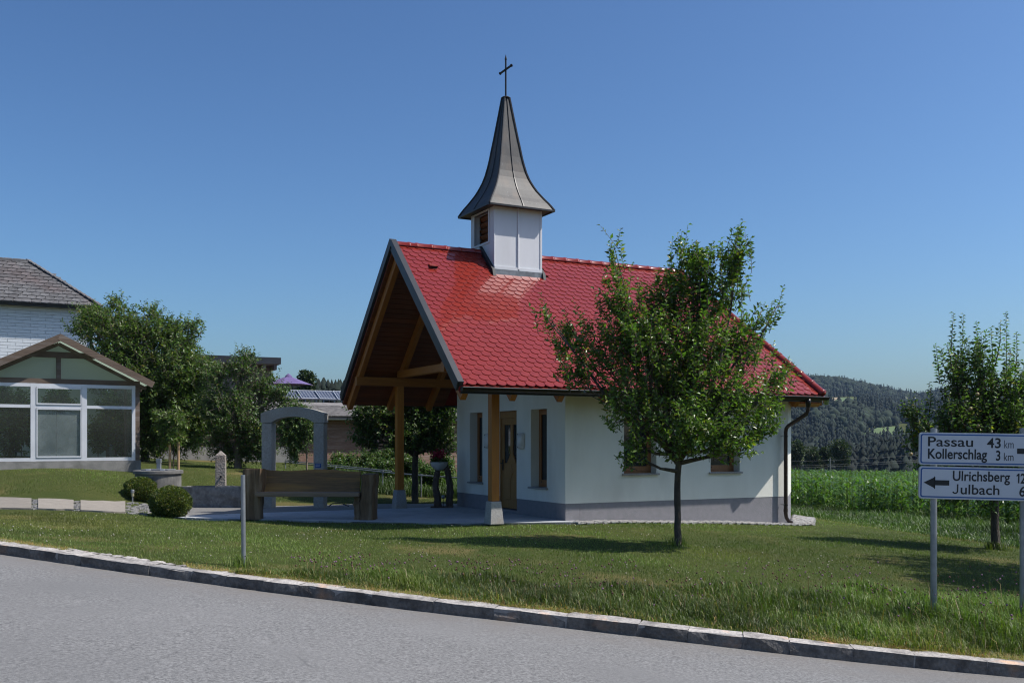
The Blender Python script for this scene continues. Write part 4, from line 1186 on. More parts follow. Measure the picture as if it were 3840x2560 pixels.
for i in range(6):
    for k in range(4): f.append((i * 4 + k, i * 4 + (k + 1) % 4, (i + 1) * 4 + (k + 1) % 4, (i + 1) * 4 + k))
M['pink_granite'] = pm('rough_pink_granite', (0.34, 0.30, 0.265), (0.22, 0.195, 0.17), 26, 0.92, 1.0, 28, c3=(0.24, 0.17, 0.12), s3=2.0, bdist=0.04)
MB().add(v, f).build('shaft', M['pink_granite'], pillar, bevel=0.008)
MB().tube([(0.03, -0.11, 0.74), (0.03, -0.30, 0.735)], 0.022, 10).build('spout', M['iron'], pillar)

# ------------------------------------------------------------------ concrete well
wp = at(585, 1812, 24.2)
wz = gh(wp.x, 24.3) - 0.05
well = empty('concrete_well', (wp.x, 24.35, wz), 0.0, 'round concrete well ring with lid beside the greenhouse', 'well')
wh = at(585, 1765, 24.3).z - wz
MB().lathe([(0.0, -0.2), (0.54, -0.2), (0.54, wh - 0.07), (0.0, wh - 0.07)], 40).build('ring', M['concrete_dark'], well)
MB().lathe([(0.0, wh - 0.069), (0.58, wh - 0.069), (0.585, wh - 0.06), (0.585, wh + 0.005), (0.575, wh + 0.015), (0.0, wh + 0.015)], 40).build('lid', M['concrete_dark'], well)
m = MB().box((-0.32, -0.28, wh + 0.016), (0.34, 0.28, wh + 0.045)); m.build('hatch', M['galv'], well, bevel=0.006)
for s in (-0.14, 0.20): MB().box((s - 0.05, -0.30, wh + 0.02), (s + 0.05, -0.275, wh + 0.055)).build('hinge', M['panel_white'], well)
MB().box((-0.035, -0.02, wh + 0.046), (0.055, 0.07, wh + 0.26)).build('vent_pipe', M['galv'], well, bevel=0.004)
MB().box((-0.045, -0.03, wh + 0.20), (0.065, 0.08, wh + 0.30)).build('vent_cap', M['galv'], well, bevel=0.004)

# ------------------------------------------------------------------ flower bowl on driftwood
fp = at(1656, 1903, 24.0)
M['drift'] = wood('dark_driftwood', (0.10, 0.068, 0.05), (0.05, 0.034, 0.026), 'Z', 5, 0.85, 0.05, c3=(0.14, 0.105, 0.08))
stand = empty('driftwood_stand', (fp.x, fp.y, 0.013), 0.0, 'two dark twisted driftwood trunks on a plank beside the chapel door', 'plant stand')
def trunkpath(pts, rad, m, n=9, seed=0):
    rr = random.Random(seed); P = []; Rr = []
    for i in range(len(pts) - 1):
        for t_ in np.linspace(0, 1, 5)[:-1]:
            P.append(Vector(pts[i]).lerp(Vector(pts[i + 1]), t_) + Vector((rr.gauss(0, .004), rr.gauss(0, .004), 0))); Rr.append((rad[i] + (rad[i + 1] - rad[i]) * t_) * rr.uniform(0.93, 1.08))
    P.append(Vector(pts[-1])); Rr.append(rad[-1]); m.tube(P, Rr, n)
s_ = 24.0 / FPX
m = MB(); trunkpath([(-0.09, 0, 0.02), (-0.10, 0, 0.25), (-0.145, 0, 0.5), (-0.13, 0, 0.72), (-0.09, 0, 0.90)], [0.10, 0.085, 0.085, 0.075, 0.07], m, seed=1); m.build('trunk', M['drift'], stand)
m = MB(); trunkpath([(0.17, 0.02, 0.02), (0.20, 0.02, 0.3), (0.19, 0.02, 0.6), (0.14, 0.02, 0.85), (0.07, 0.02, 1.08)], [0.085, 0.09, 0.085, 0.075, 0.06], m, seed=2); m.build('trunk', M['drift'], stand)
MB().box((-0.26, -0.14, 0.0), (0.28, 0.16, 0.035)).build('foot_plank', M['drift'], stand, bevel=0.008)
M['bowl_stone'] = pm('pale_stone_bowl', (0.50, 0.49, 0.47), (0.42, 0.41, 0.39), 8, 0.85, 0.3, 40)
bowl = empty('flower_bowl', (fp.x - 0.06, fp.y - 0.02, 0.013 + 0.90), 0.0, 'round grey stone bowl planted with dark red flowers', 'flower bowl')
MB().lathe([(0.0, 0.0), (0.07, 0.002), (0.135, 0.04), (0.185, 0.10), (0.21, 0.17), (0.215, 0.20), (0.195, 0.20), (0.18, 0.14), (0.0, 0.13)], 28).build('bowl', M['bowl_stone'], bowl, smooth=True)
ball = empty('metal_ball', (fp.x + 0.05, fp.y - 0.16, 0.013 + 0.0), 0.0, 'small dark shiny ball between the driftwood trunks', 'ball')
bm = bmesh.new(); bmesh.ops.create_uvsphere(bm, u_segments=16, v_segments=10, radius=0.05); bmesh.ops.translate(bm, verts=bm.verts, vec=(0, 0, 0.27))
me = bpy.data.meshes.new('sphere'); bm.to_mesh(me); bm.free(); me.materials.append(M['galv']); me.polygons.foreach_set('use_smooth', np.ones(len(me.polygons), dtype=bool)); link('sphere', me, ball)
MB().tube([(0, 0, 0.0), (0, 0, 0.23)], 0.008, 6).build('rod', M['iron'], ball)

# ------------------------------------------------------------------ solar garden light
lp_ = path_pt(497, 1881)
sl = empty('solar_light', lp_, 0, 'small steel solar garden light in front of the rear box bush', 'garden light')
MB().tube([(0, 0, -0.02), (0, 0, 0.13)], 0.016, 10).build('stem', M['galv'], sl)
M['lamp_glass'] = pm('amber_lens', (0.30, 0.28, 0.18), None, rough=0.15)
MB().lathe([(0.03, 0.13), (0.034, 0.135), (0.036, 0.21), (0.0, 0.211)], 14).build('lens', M['lamp_glass'], sl)
MB().lathe([(0.0, 0.29), (0.036, 0.288), (0.042, 0.27), (0.042, 0.212), (0.0, 0.211)], 14).build('cap', M['galv'], sl)

# ------------------------------------------------------------------ steel post by the kerb
sp_ = at(911, 2097, 12.35)
post = empty('steel_post', (sp_.x, sp_.y, gh(sp_.x, sp_.y)), 0, 'bare galvanised steel tube standing in the lawn near the kerb', 'post')
ph_ = at(911, 1780, 12.35).z - post.location.z
MB().tube([(0.012, 0, -0.3), (0, 0, ph_)], 0.0275, 18).build('tube', M['galv'], post, smooth=False)
MB().tube([(0.026, -0.012, 0.13), (0.034, -0.016, 0.13)], 0.008, 6).build('bolt', M['iron'], post)

# ------------------------------------------------------------------ direction sign
SD = 11.0; mpx = SD / FPX
o_ = at(3449, 1620, SD)                     # upper left corner of the upper panel
sign = empty('direction_sign', (at(3508, 2330, SD).x, SD, gh(at(3508, 2330, SD).x, SD)), R(-5), 'white road direction sign with two panels on steel posts', 'road sign')
sz = sign.location
M['sign_white'] = pm('white_reflective_sheet', (0.50, 0.52, 0.57), (0.47, 0.49, 0.54), 2, 0.35)
M['sign_blue'] = pm('sign_blue_border', (0.012, 0.075, 0.26), None, rough=0.35)
M['sign_black'] = pm('sign_black_letter', (0.006, 0.006, 0.010), None, rough=0.4)
M['sign_grey'] = pm('faded_letter', (0.06, 0.065, 0.085), None, rough=0.4)
M['alu'] = pm('sign_edge_aluminium', (0.50, 0.50, 0.52), None, rough=0.4, metal=0.5)
for px in (3508, 3832):
    x = (px - 1920) * mpx - sz.x
    MB().tube([(x, 0.06, -0.4), (x, 0.06, o_.z - sz.z + 0.03)], 0.035, 20).build('post', M['galv'], sign)
    MB().lathe([(0.0, o_.z - sz.z + 0.045), (0.037, o_.z - sz.z + 0.042), (0.037, o_.z - sz.z + 0.0)], 20, (x, 0.06)).build('post_cap', M['galv'], sign)
def round_rect(x0, x1, z0, z1, r, n=6):
    p = []
    for cx, cz, a0 in ((x1 - r, z1 - r, 0), (x0 + r, z1 - r, 90), (x0 + r, z0 + r, 180), (x1 - r, z0 + r, 270)):
        for k in range(n + 1): a = R(a0 + 90 * k / n); p.append((cx + r * math.cos(a), cz + r * math.sin(a)))
    return p
def plate(pts, y0, y1):
    n = len(pts); v = [(x, y0, z) for x, z in pts] + [(x, y1, z) for x, z in pts]
    return MB().add(v, [tuple(range(n)), tuple(reversed(range(n, 2 * n)))] + [(i, i + n, (i + 1) % n + n, (i + 1) % n) for i in range(n)])
PW, PHt = 1.56, 121.5 * mpx
def text(body, parent, x, z, h, width, mat, bold=0.0):
    c = bpy.data.curves.new('lettering', 'FONT'); c.body = body; c.size = 1.0; c.offset = bold; c.extrude = 0.0; c.fill_mode = 'FRONT'
    o = bpy.data.objects.new('lettering', c); COL.objects.link(o); o.parent = parent
    bpy.context.view_layer.update()
    bx = o.bound_box; xs_ = [q[0] for q in bx]
    cap = 0.70
    sx = width / (max(xs_) - min(xs_)); s = h / cap
    o.scale = (sx, s, s); o.rotation_euler = (R(90), 0, 0); o.location = (x - min(xs_) * sx, -0.0065, z)
    c.materials.append(mat)
    bpy.context.view_layer.update()
    me_ = bpy.data.meshes.new_from_object(o)
    o2 = bpy.data.objects.new('lettering', me_); COL.objects.link(o2); o2.parent = parent
    o2.scale, o2.rotation_euler, o2.location = o.scale, o.rotation_euler, o.location
    bpy.data.objects.remove(o); bpy.data.curves.remove(c)
    return o2
def arrow(parent, x0, x1, zc, sh, head_w, head_l, left=True):
    s = -1 if left else 1
    tip, tail = (x0, x1) if left else (x1, x0)
    hx = tip - s * head_l
    pts = [(tip, zc), (hx, zc - head_w / 2), (hx + s * 0.012, zc - head_w / 2 - 0.006), (hx + s * 0.010, zc - sh / 2), (tail, zc - sh / 2), (tail, zc + sh / 2), (hx + s * 0.010, zc + sh / 2), (hx + s * 0.012, zc + head_w / 2 + 0.006), (hx, zc + head_w / 2)]
    if not left: pts = pts[::-1]
    return plate(pts, -0.0066, -0.0060).build('arrow', M['sign_black'], parent)
def panel(top_px, roll):
    p = empty('sign_panel', (o_.x - sz.x, 0.0, at(0, top_px, SD).z - sz.z)); p.parent = sign
    p.rotation_euler = (0, roll, 0)
    plate(round_rect(0, PW, -PHt, 0, 0.035), 0.0, 0.022).build('panel_edge', M['alu'], p)
    plate(round_rect(0.006, PW - 0.006, -PHt + 0.006, -0.006, 0.031), -0.002, 0.004).build('white_margin', M['sign_white'], p)
    plate(round_rect(0.016, PW - 0.016, -PHt + 0.016, -0.016, 0.025), -0.0035, 0.003).build('blue_border', M['sign_blue'], p)
    plate(round_rect(0.030, PW - 0.030, -PHt + 0.030, -0.030, 0.016), -0.005, 0.002).build('face', M['sign_white'], p)
    return p
q = mpx / 3.92
P1 = panel(1620, R(0.9)); P2 = panel(1746.6, R(1.2))
def X1(x): return (x - 585) * q
def Z1(y): return -(y - 275) * q
text('Passau', P1, X1(710), Z1(475), 140 * q, 640 * q, M['sign_black'], 0.010)
text('43', P1, X1(1545), Z1(486), 142 * q, 195 * q, M['sign_black'], 0.016)
text('km', P1, X1(1787), Z1(488), 118 * q, 135 * q, M['sign_grey'], 0.0)
text('Kollerschlag', P1, X1(712), Z1(656), 145 * q, 838 * q, M['sign_black'], 0.020)
text('3', P1, X1(1675), Z1(668), 142 * q, 62 * q, M['sign_black'], 0.020)
text('km', P1, X1(1787), Z1(672), 118 * q, 135 * q, M['sign_black'], 0.0)
arrow(P1, X1(1970), X1(2390), Z1(530), 78 * q, 190 * q, 150 * q, left=False)
def Z2(y): return -(y - 770) * q
text('Ulrichsberg', P2, X1(1063), Z2(970), 142 * q, 808 * q, M['sign_black'], 0.018)
text('2', P2, X1(2018), Z2(988), 142 * q, 72 * q, M['sign_black'], 0.020)
plate([(X1(x_), Z2(y_)) for x_, y_ in ((1983, 988), (1983, 880), (1962, 893), (1962, 872), (1988, 846), (2003, 846), (2003, 988))][::-1], -0.0066, -0.0060).build('lettering', M['sign_black'], P2)
text('ulbach', P2, X1(1178), Z2(1165), 142 * q, 548 * q, M['sign_black'], 0.012)
jo, ji = [], []
for k_ in range(9):
    a_ = R(-20 - 140 * k_ / 8)
    jo.append((1101 + 44 * math.cos(a_), 1122 - 44 * math.sin(a_))); ji.append((1101 + 24 * math.cos(a_), 1122 - 24 * math.sin(a_)))
jp = [(1145, 1023)] + [(1145, 1122)] + jo + ji[::-1] + [(1125, 1122), (1125, 1023)]
plate([(X1(x_), Z2(y_)) for x_, y_ in jp], -0.0066, -0.0060).build('lettering', M['sign_black'], P2)
text('6', P2, X1(2005), Z2(1176), 142 * q, 85 * q, M['sign_black'], 0.016)
arrow(P2, X1(650), X1(1015), Z2(1008), 76 * q, 170 * q, 165 * q, left=True)

# ------------------------------------------------------------------ galvanised pipe fence behind the terrace
fence = empty('pipe_fence', at(1070, 1740, 32.0), 0, 'low galvanised pipe rail fence in front of the berry bushes', 'fence')
f0 = Vector(fence.location)
fpts = [at(1070, 1733, 32.0), at(1230, 1748, 29.6), at(1470, 1773, 27.6), at(1640, 1786, 26.6), at(1800, 1795, 26.2)]
m = MB(); m.tube([p - f0 for p in fpts], 0.019, 8); m.build('rail', M['galv'], fence)
m = MB(); m.tube([p - f0 + Vector((-0.02, 0.12, 0.05)) for p in fpts[:3]], 0.015, 8); m.build('rail', M['galv'], fence)
for p in (fpts[0], at(1258, 1752, 29.3), at(1435, 1769, 27.9), at(1580, 1781, 27.0)):
    MB().tube([p - f0, Vector((p.x, p.y, gh(p.x, p.y) - 0.1)) - f0], 0.017, 8).build('post', M['galv'], fence)
    MB().lathe([(0.026, p.z - f0.z - 0.035), (0.028, p.z - f0.z + 0.035)], 10, (p.x - f0.x, p.y - f0.y)).build('clamp', M['galv'], fence)
# garden hose loop behind the bench
hp = at(1230, 1876, 24.3)
hz = gh(hp.x, hp.y) + 0.02
hose = MB().tube([(hp.x + 0.02, hp.y, max(hz, 0.03)), (hp.x + 0.10, hp.y + 0.05, max(hz, 0.03) + 0.06), (hp.x + 0.25, hp.y + 0.1, max(hz, .03) + 0.07), (hp.x + 0.42, hp.y + 0.1, max(hz, .03) + 0.02), (hp.x + 0.5, hp.y + 0.0, max(hz, .03))], 0.012, 6).build('garden_hose', M['iron'], None, smooth=True)
tag(hose, 'short curl of black garden hose lying behind the bench', 'hose')
# ------------------------------------------------------------------ greenhouse shed (left)
GD = 27.0; gm = GD / FPX
gc = at(515, 1725, GD)                                   # right corner, top of the concrete base
GROT = R(31)
green = empty('greenhouse', (gc.x, gc.y, gc.z), GROT, 'wooden gabled greenhouse with white framed glass front on a concrete base', 'greenhouse')
def gx_(px, yo=0.0):                                     # local x of a photo column on the front (yo behind it)
    r_ = (px - 1920) / FPX; c_, s_ = math.cos(GROT), math.sin(GROT)
    ox, oy = gc.x - s_ * yo, gc.y + c_ * yo
    return (r_ * oy - ox) / (c_ - r_ * s_)
def gzz(px, py, yo=0.0):
    x_ = gx_(px, yo); dd = gc.y + x_ * math.sin(GROT) + yo * math.cos(GROT)
    return EYE - (py - HORIZON) / FPX * dd - gc.z
gw0, gw1 = gx_(-68), gx_(515)
def thin_glass(name, tint, clear, rough=0.02, spec=1.0):
    m, nt, b = new_mat(name)
    b.inputs['Base Color'].default_value = rgba(tint); b.inputs['Roughness'].default_value = 0.4
    g = nt.nodes.new('ShaderNodeBsdfGlossy'); g.inputs['Roughness'].default_value = rough
    t = nt.nodes.new('ShaderNodeBsdfTransparent')
    mx = nt.nodes.new('ShaderNodeMixShader')
    vec = coords(nt, 'Object')
    if clear < 1:
        fr = noise(nt, vec, 2.2, 4, 0.6, 0.3, 0.75)
        mm = node(nt, 'ShaderNodeMath', operation='MULTIPLY_ADD'); nt.links.new(fr, mm.inputs[0]); mm.inputs[1].default_value = (1 - clear) * 0.9; mm.inputs[2].default_value = (1 - clear) * 0.55
        nt.links.new(mm.outputs[0], mx.inputs[0])
    else: mx.inputs[0].default_value = 0.0
    nt.links.new(t.outputs[0], mx.inputs[1]); nt.links.new(b.outputs[0], mx.inputs[2])
    fz = nt.nodes.new('ShaderNodeFresnel'); fz.inputs['IOR'].default_value = 1.5
    m2 = nt.nodes.new('ShaderNodeMixShader'); nt.links.new(fz.outputs[0], m2.inputs[0]); nt.links.new(mx.outputs[0], m2.inputs[1]); nt.links.new(g.outputs[0], m2.inputs[2])
    nt.links.new(m2.outputs[0], nt.nodes['Material Output'].inputs['Surface'])
    return m
M['pane'] = thin_glass('greenhouse_glass', (0.16, 0.20, 0.19), 0.955)
M['pane_frost'] = thin_glass('misted_glass', (0.22, 0.26, 0.255), 0.55)
def sheet_mat(name, c):
    m, nt, b = new_mat(name)
    b.inputs['Base Color'].default_value = rgba(c); b.inputs['Roughness'].default_value = 0.4
    t = nt.nodes.new('ShaderNodeBsdfTranslucent'); t.inputs['Color'].default_value = rgba((c[0] * 1.3, c[1] * 1.3, c[2] * 1.25))
    mx = nt.nodes.new('ShaderNodeMixShader'); mx.inputs[0].default_value = 0.6
    nt.links.new(b.outputs[0], mx.inputs[1]); nt.links.new(t.outputs[0], mx.inputs[2]); nt.links.new(mx.outputs[0], nt.nodes['Material Output'].inputs['Surface'])
    return m
M['roof_sheet'] = sheet_mat('translucent_roof_sheet', (0.50, 0.55, 0.50))
M['foil_sheet'] = sheet_mat('translucent_green_foil', (0.40, 0.45, 0.40))
M['foil'] = pm('green_foil', (0.15, 0.20, 0.165), (0.10, 0.135, 0.115), 1.3, 0.45, 0.5, 3, c3=(0.26, 0.34, 0.29), s3=0.8, bdist=0.15)
MB().box((gw0 - 0.05, -0.06, -0.6), (gw1 + 0.08, 0.14, 0.0)).build('concrete_base', M['concrete'], green)
MB().box((gw1 - 0.06, 0.14, -0.6), (gw1 + 0.08, 5.0, 0.0)).build('concrete_base', M['concrete'], green)
ztop = (1725 - 1447) * gm; ztr = (1725 - 1529) * gm
cols = [-68, 124, 316, 500]
fw = 0.085
# white profile frame: outer frames and bars
m = MB()
for i, c in enumerate(cols):
    x = gx_(c) - (0.0 if i < 3 else 0.0)
    m.box((x - fw * (0.72 if 0 < i < 3 else 0.5), -0.05, 0.0), (x + fw * (0.72 if 0 < i < 3 else 0.5), 0.05, ztop))
m.box((gx_(cols[0]) + fw * .5, -0.048, ztop - 0.09), (gx_(cols[-1]) - fw * .5, 0.048, ztop - 0.002)); m.box((gx_(cols[0]) + fw * .5, -0.048, 0.002), (gx_(cols[-1]) - fw * .5, 0.048, 0.085))
m.build('window_frame', M['white_frame'], green)
for i in range(3):
    xa, xb = gx_(cols[i]) + fw * (0.73 if i else 0.5), gx_(cols[i + 1]) - fw * (0.73 if i < 2 else 0.5)
    t = MB().box((xa, -0.045, ztr - 0.04), (xb, 0.045, ztr + 0.04)); t.build('transom', M['white_frame'], green)
    if i == 1:
        for (z0, z1) in ((0.09, ztr - 0.045), (ztr + 0.045, ztop - 0.095)):
            s = MB(); w_ = 0.038
            for (a, b_, c, d_) in ((xa + .01, xa + w_, z0, z1), (xb - w_, xb - .01, z0, z1), (xa + w_, xb - w_, z0, z0 + w_), (xa + w_, xb - w_, z1 - w_, z1)): s.box((a, -0.065, c), (b_, -0.02, d_))
            s.build('sash', M['white_frame'], green)
    for (z0, z1, lo) in ((0.085, ztr - 0.04, True), (ztr + 0.04, ztop - 0.09, False)):
        MB().box((xa - .005, -0.01, z0 - .005), (xb + .005, -0.002, z1 + .005)).build('pane', M['pane_frost'] if (i == 1 and lo) else M['pane'], green)
# timber: corner posts, head beam, gable studs
for x in (gw1 - 0.0, gw0 - 0.05):
    MB().box((x - 0.055, -0.03, 0.0), (x + 0.055, 0.09, ztop + 0.06)).build('corner_post', M['greenwood'], green)
MB().box((gw0 - 0.1, -0.04, ztop + 0.002), (gw1 + 0.06, 0.08, ztop + 0.13)).build('head_beam', M['greenwood'], green)
ap_x = gx_(226, -.36); ap_z = gzz(226, 1262, -.36); ee = gx_(566, -.36) - ap_x; ez = gzz(566, 1438, -.36)
sl_ = (ap_z - ez) / ee
def gz_(x): return ap_z - abs(x - ap_x) * sl_
xl = gw0 - 0.05; xr = gw1
MB().add([(xl, 0.03, ztop + 0.13), (xr, 0.03, ztop + 0.13), (xr, 0.03, gz_(xr) - 0.17), (ap_x, 0.03, ap_z - 0.17), (xl, 0.03, gz_(xl) - 0.17)], [(0, 1, 2, 3, 4)]).build('gable_foil', M['foil_sheet'], green)
MB().box((ap_x - 0.055, -0.03, ztop + 0.13), (ap_x + 0.055, 0.028, ap_z - 0.52)).build('gable_stud', M['greenwood'], green)
zz = ap_z - 0.52; hw_ = (ap_z - 0.12 - zz) / sl_
MB().box((ap_x - hw_ - 0.1, -0.045, zz), (ap_x + hw_ + 0.1, 0.026, zz + 0.15)).build('collar_beam', M['greenwood'], green)
for s in (-1, 1):
    p0 = (ap_x, -0.02, ap_z - 0.16); p1 = (ap_x + s * ee * 0.97, -0.02, ap_z - 0.16 - ee * 0.97 * sl_)
    MB().beam(p0, p1, 0.07, 0.085).build('gable_rafter', M['greenwood'], green)
    p0 = (ap_x - s * 0.03, -0.395 - 0.002 * s, ap_z - 0.005 + 0.03 * sl_ * 0); p1 = (ap_x + s * (ee + .06), -0.395 - 0.002 * s, ap_z - 0.005 - (ee + .06) * sl_)
    MB().beam(p0, p1, 0.03, 0.17).build('barge_board', M['greenwood'], green)
    q0, q1 = (ap_x - s * 0.0, ap_z + 0.06), (ap_x + s * (ee + 0.05), ap_z + 0.06 - (ee + 0.05) * sl_)
    MB().add([(q0[0], -0.38, q0[1]), (q1[0], -0.38, q1[1]), (q1[0], 5.2, q1[1]), (q0[0], 5.2, q0[1]), (q0[0], -0.38, q0[1] - 0.05), (q1[0], -0.38, q1[1] - 0.05), (q1[0], 5.2, q1[1] - 0.05), (q0[0], 5.2, q0[1] - 0.05)],
             [(0, 1, 2, 3), (7, 6, 5, 4), (0, 4, 5, 1), (1, 5, 6, 2), (2, 6, 7, 3), (3, 7, 4, 0)]).build('roof', M['roof_sheet'], green)
    for y in (0.9, 1.9, 2.9, 3.9): MB().beam((ap_x, y, ap_z - 0.12), (ap_x + s * ee, y, ap_z - 0.12 - ee * sl_), 0.06, 0.12).build('rafter', M['greenwood'], green)
for (z0, z1) in ((0.0, ztop),):
    MB().box((gw1 - 0.02, 0.1, z0), (gw1 + 0.01, 4.9, z1)).build('side_wall', M['pane_frost'], green)
    MB().box((gw0, 4.9, z0), (gw1, 4.95, ap_z - 0.9)).build('back_wall', M['roof_sheet'], green)
    for y in (1.6, 3.2, 4.8): MB().box((gw1 - 0.05, y, 0), (gw1 + 0.03, y + 0.08, ztop)).build('side_post', M['greenwood'], green)

# ------------------------------------------------------------------ white house far left
HD = 45.0
hc = at(335, 1154, HD)
house = empty('white_house', (hc.x, HD, gh(max(hc.x, -20), 40)), R(28), 'white clad house with grey slate hip roof behind the greenhouse', 'house')
hz0 = house.location.z
ez_ = at(0, 1152, HD).z - hz0
M['clad'] = pm('white_cladding_board', (0.66, 0.68, 0.70), (0.60, 0.62, 0.64), 2, 0.6, rand=0.05)
M['slate'] = pm('grey_brown_slate', (0.125, 0.122, 0.124), (0.075, 0.072, 0.074), 9, 0.8, 0.4, 30, rand=0.22, c3=(0.085, 0.058, 0.055), s3=0.35, space='World')
HWD, HDP = 14.0, 4.75
M['clad_joint'] = pm('grey_cladding_batten', (0.62, 0.64, 0.655), None, rough=0.9)
MB().box((-HWD, 0.02, -1), (0, HDP, ez_)).build('wall', M['clad_joint'], house)
bw, bh = 0.60, 0.142
CL = MB().box((0.007, -0.012, 0.006), (bw - 0.007, 0.012, bh - 0.008)).mesh('cladding_board', M['clad'])
row = 0
z = ez_ - bh - 0.02
while z > ez_ - 3.6:
    x = -bw * (0.5 if row % 2 else 1.0)
    while x > -6.6:
        o = link('cladding_board', CL, house); o.location = (x, 0.0, z); x -= bw
    z -= bh; row += 1
oh = 0.46
zr_ = at(72, 975, HD + 0.6).z - hz0
rp = MB()
E0 = [(-HWD - oh, -oh, ez_), (oh, -oh, ez_), (oh, HDP + oh, ez_), (-HWD - oh, HDP + oh, ez_)]
R0, R1 = (-HWD + 3, HDP / 2, zr_), (oh - (HDP / 2 + oh), HDP / 2, zr_)
rp.add(E0 + [R0, R1], [(0, 1, 5, 4), (1, 2, 5), (2, 3, 4, 5), (3, 0, 4), (3, 2, 1, 0)])
HR = rp.build('roof', M['slate'], house)
nrm = (Vector(E0[1]) - Vector(E0[0])).cross(Vector(R1) - Vector(E0[1])).normalized()
if nrm.z < 0: nrm = -nrm
sv = (Vector((0, HDP / 2, zr_)) - Vector((0, -oh, ez_))); SL_ = sv.length; sv.normalize()
tw_, th_ = 0.36, 0.285
SH = MB().add([(-0.02, 0.0, 0.045), (tw_ * 0.55, -0.04, 0.048), (tw_ - 0.045, 0.0, 0.045), (tw_ + 0.03, th_ + 0.08, 0.008), (0.06, th_ + 0.08, 0.008), (-0.02, 0.0, 0.0), (tw_ * 0.55, -0.04, 0.0), (tw_ - 0.045, 0.0, 0.0)], [(0, 1, 2, 3, 4), (5, 6, 1, 0), (6, 7, 2, 1), (7, 2, 3), (5, 0, 4)]).mesh('slate', M['slate'])
j = 0
while j * th_ < SL_ - 0.15:
    s0 = j * th_; c = Vector((0, -oh, ez_)) + sv * s0 + nrm * 0.012
    xr_ = oh + (R1[0] - oh) * ((s0 + 0.2) / SL_)
    x = -7.4 + (tw_ * 0.5 if j % 2 else 0)
    while x < xr_ - 0.15:
        o = link('slate', SH, HR)
        o.matrix_local = Matrix.Translation(Vector((x + rnd.gauss(0, .01), c.y, c.z))) @ Matrix((Vector((1, 0, 0)), sv, nrm)).transposed().to_4x4()
        x += tw_
    j += 1
m = MB(); h0_, h1_ = Vector(E0[1]), Vector(R1)
for k in range(16):
    a, b_ = h0_.lerp(h1_, k / 16), h0_.lerp(h1_, (k + 1.15) / 16)
    link('hip_slate', MB().beam(a + Vector((0, 0, .03)), b_ + Vector((0, 0, .07)), 0.26, 0.05).mesh('hip_slate', M['slate']), HR)
MB().beam(R1, (R1[0] - 4, R1[1], R1[2] + .0), 0.3, 0.1).build('ridge', M['slate'], HR)
half_pipe((-HWD, -oh - 0.06, ez_ + 0.0), (oh, -oh - 0.06, ez_ + 0.0), 0.075, (0, -1, 0)).build('gutter', M['dark_metal'], house)
MB().box((-HWD, -oh, ez_ - 0.12), (oh, 0.0, ez_ - 0.002)).build('eave_soffit', M['dark_metal'], house)
MB().tube([(0.06, -0.06, ez_ - .1), (0.06, -0.06, 0)], 0.05, 8).build('downpipe', M['pipe'], house)

# ------------------------------------------------------------------ brown barn behind the terrace
M['siding'] = wood('brown_siding', (0.31, 0.185, 0.135), (0.14, 0.08, 0.056), 'X', 16.0, 0.85, 0.1, c3=(0.33, 0.24, 0.19))
M['siding_grey'] = wood('grey_siding', (0.22, 0.20, 0.185), (0.12, 0.11, 0.10), 'X', 14.0, 0.85, 0.1)
M['shingle'] = pm('grey_wood_shingle', (0.20, 0.185, 0.175), (0.12, 0.11, 0.105), 5, 0.9, 0.3, 20, rand=0.2, space='World')
b0, b1 = at(480, 1700, 34.2), at(1840, 1700, 40.0)
bd = Vector((b1.x - b0.x, b1.y - b0.y, 0)); BL = bd.length
bz = 0.55
barn = empty('brown_barn', (b0.x, b0.y, bz), math.atan2(bd.y, bd.x), 'low brown wooden barn with grey shingle roof behind the bushes', 'barn')
def bx_px(px, y=0.0):
    """local x on the barn front for a photo column"""
    r_ = (px - 1920) / FPX; d = bd.normalized()
    return (r_ * b0.y - b0.x) / (d.x - r_ * d.y)
eave_z = 2.45 - bz
MB().box((0, 0.03, 0.3), (BL, 6, eave_z)).build('wall', M['siding'], barn)
m = MB(); z = 0.62; rr = random.Random(8)
k = 0
while z < eave_z - 0.05:
    x = 0.0
    while x < BL:
        L = rr.uniform(3.0, 4.5); x1_ = min(BL, x + L); dy = rr.uniform(-0.012, 0.004)
        m.box((x + 0.003, dy, z + 0.004), (x1_ - 0.003, 0.029, z + 0.066)); x = x1_
    z += 0.072; k += 1
tag(m.build('siding_boards', M['siding'], barn), kind='stuff')
cbx = bx_px(1105)
MB().box((-0.1, -0.12, -0.4), (cbx, 0.028, 0.86)).build('concrete_base', M['concrete_light'], barn)
MB().box((cbx + 0.12, -0.06, -0.4), (BL, 0.028, 0.62)).build('wood_base', M['siding'], barn)
x0s = bx_px(1020) - 0.3
half_pipe((0, -0.42, eave_z + 0.0), (BL, -0.42, eave_z + 0.0), 0.07, (0, -1, 0)).build('gutter', M['galv'], barn)
MB().box((0, -0.40, eave_z - 0.03), (BL, 0.0, eave_z + 0.10)).build('fascia', M['weathered'], barn)
rs = 0.205; rdep = 2.6
roofb = MB().add([(x0s, -0.45, eave_z + 0.08), (BL, -0.45, eave_z + 0.08), (BL, rdep, eave_z + 0.08 + rs * (rdep + .45)), (x0s, rdep, eave_z + 0.08 + rs * (rdep + .45)), (x0s, rdep, 0.2), (x0s, -0.45, eave_z + 0.02), (BL, rdep, 0.2)], [(0, 1, 2, 3), (0, 3, 4, 5), (3, 2, 6, 4)]).build('roof', M['shingle'], barn)
m = MB(); s = 0.0; ro = 0
ca_, sa_ = math.cos(math.atan(rs)), math.sin(math.atan(rs))
rr = random.Random(12)
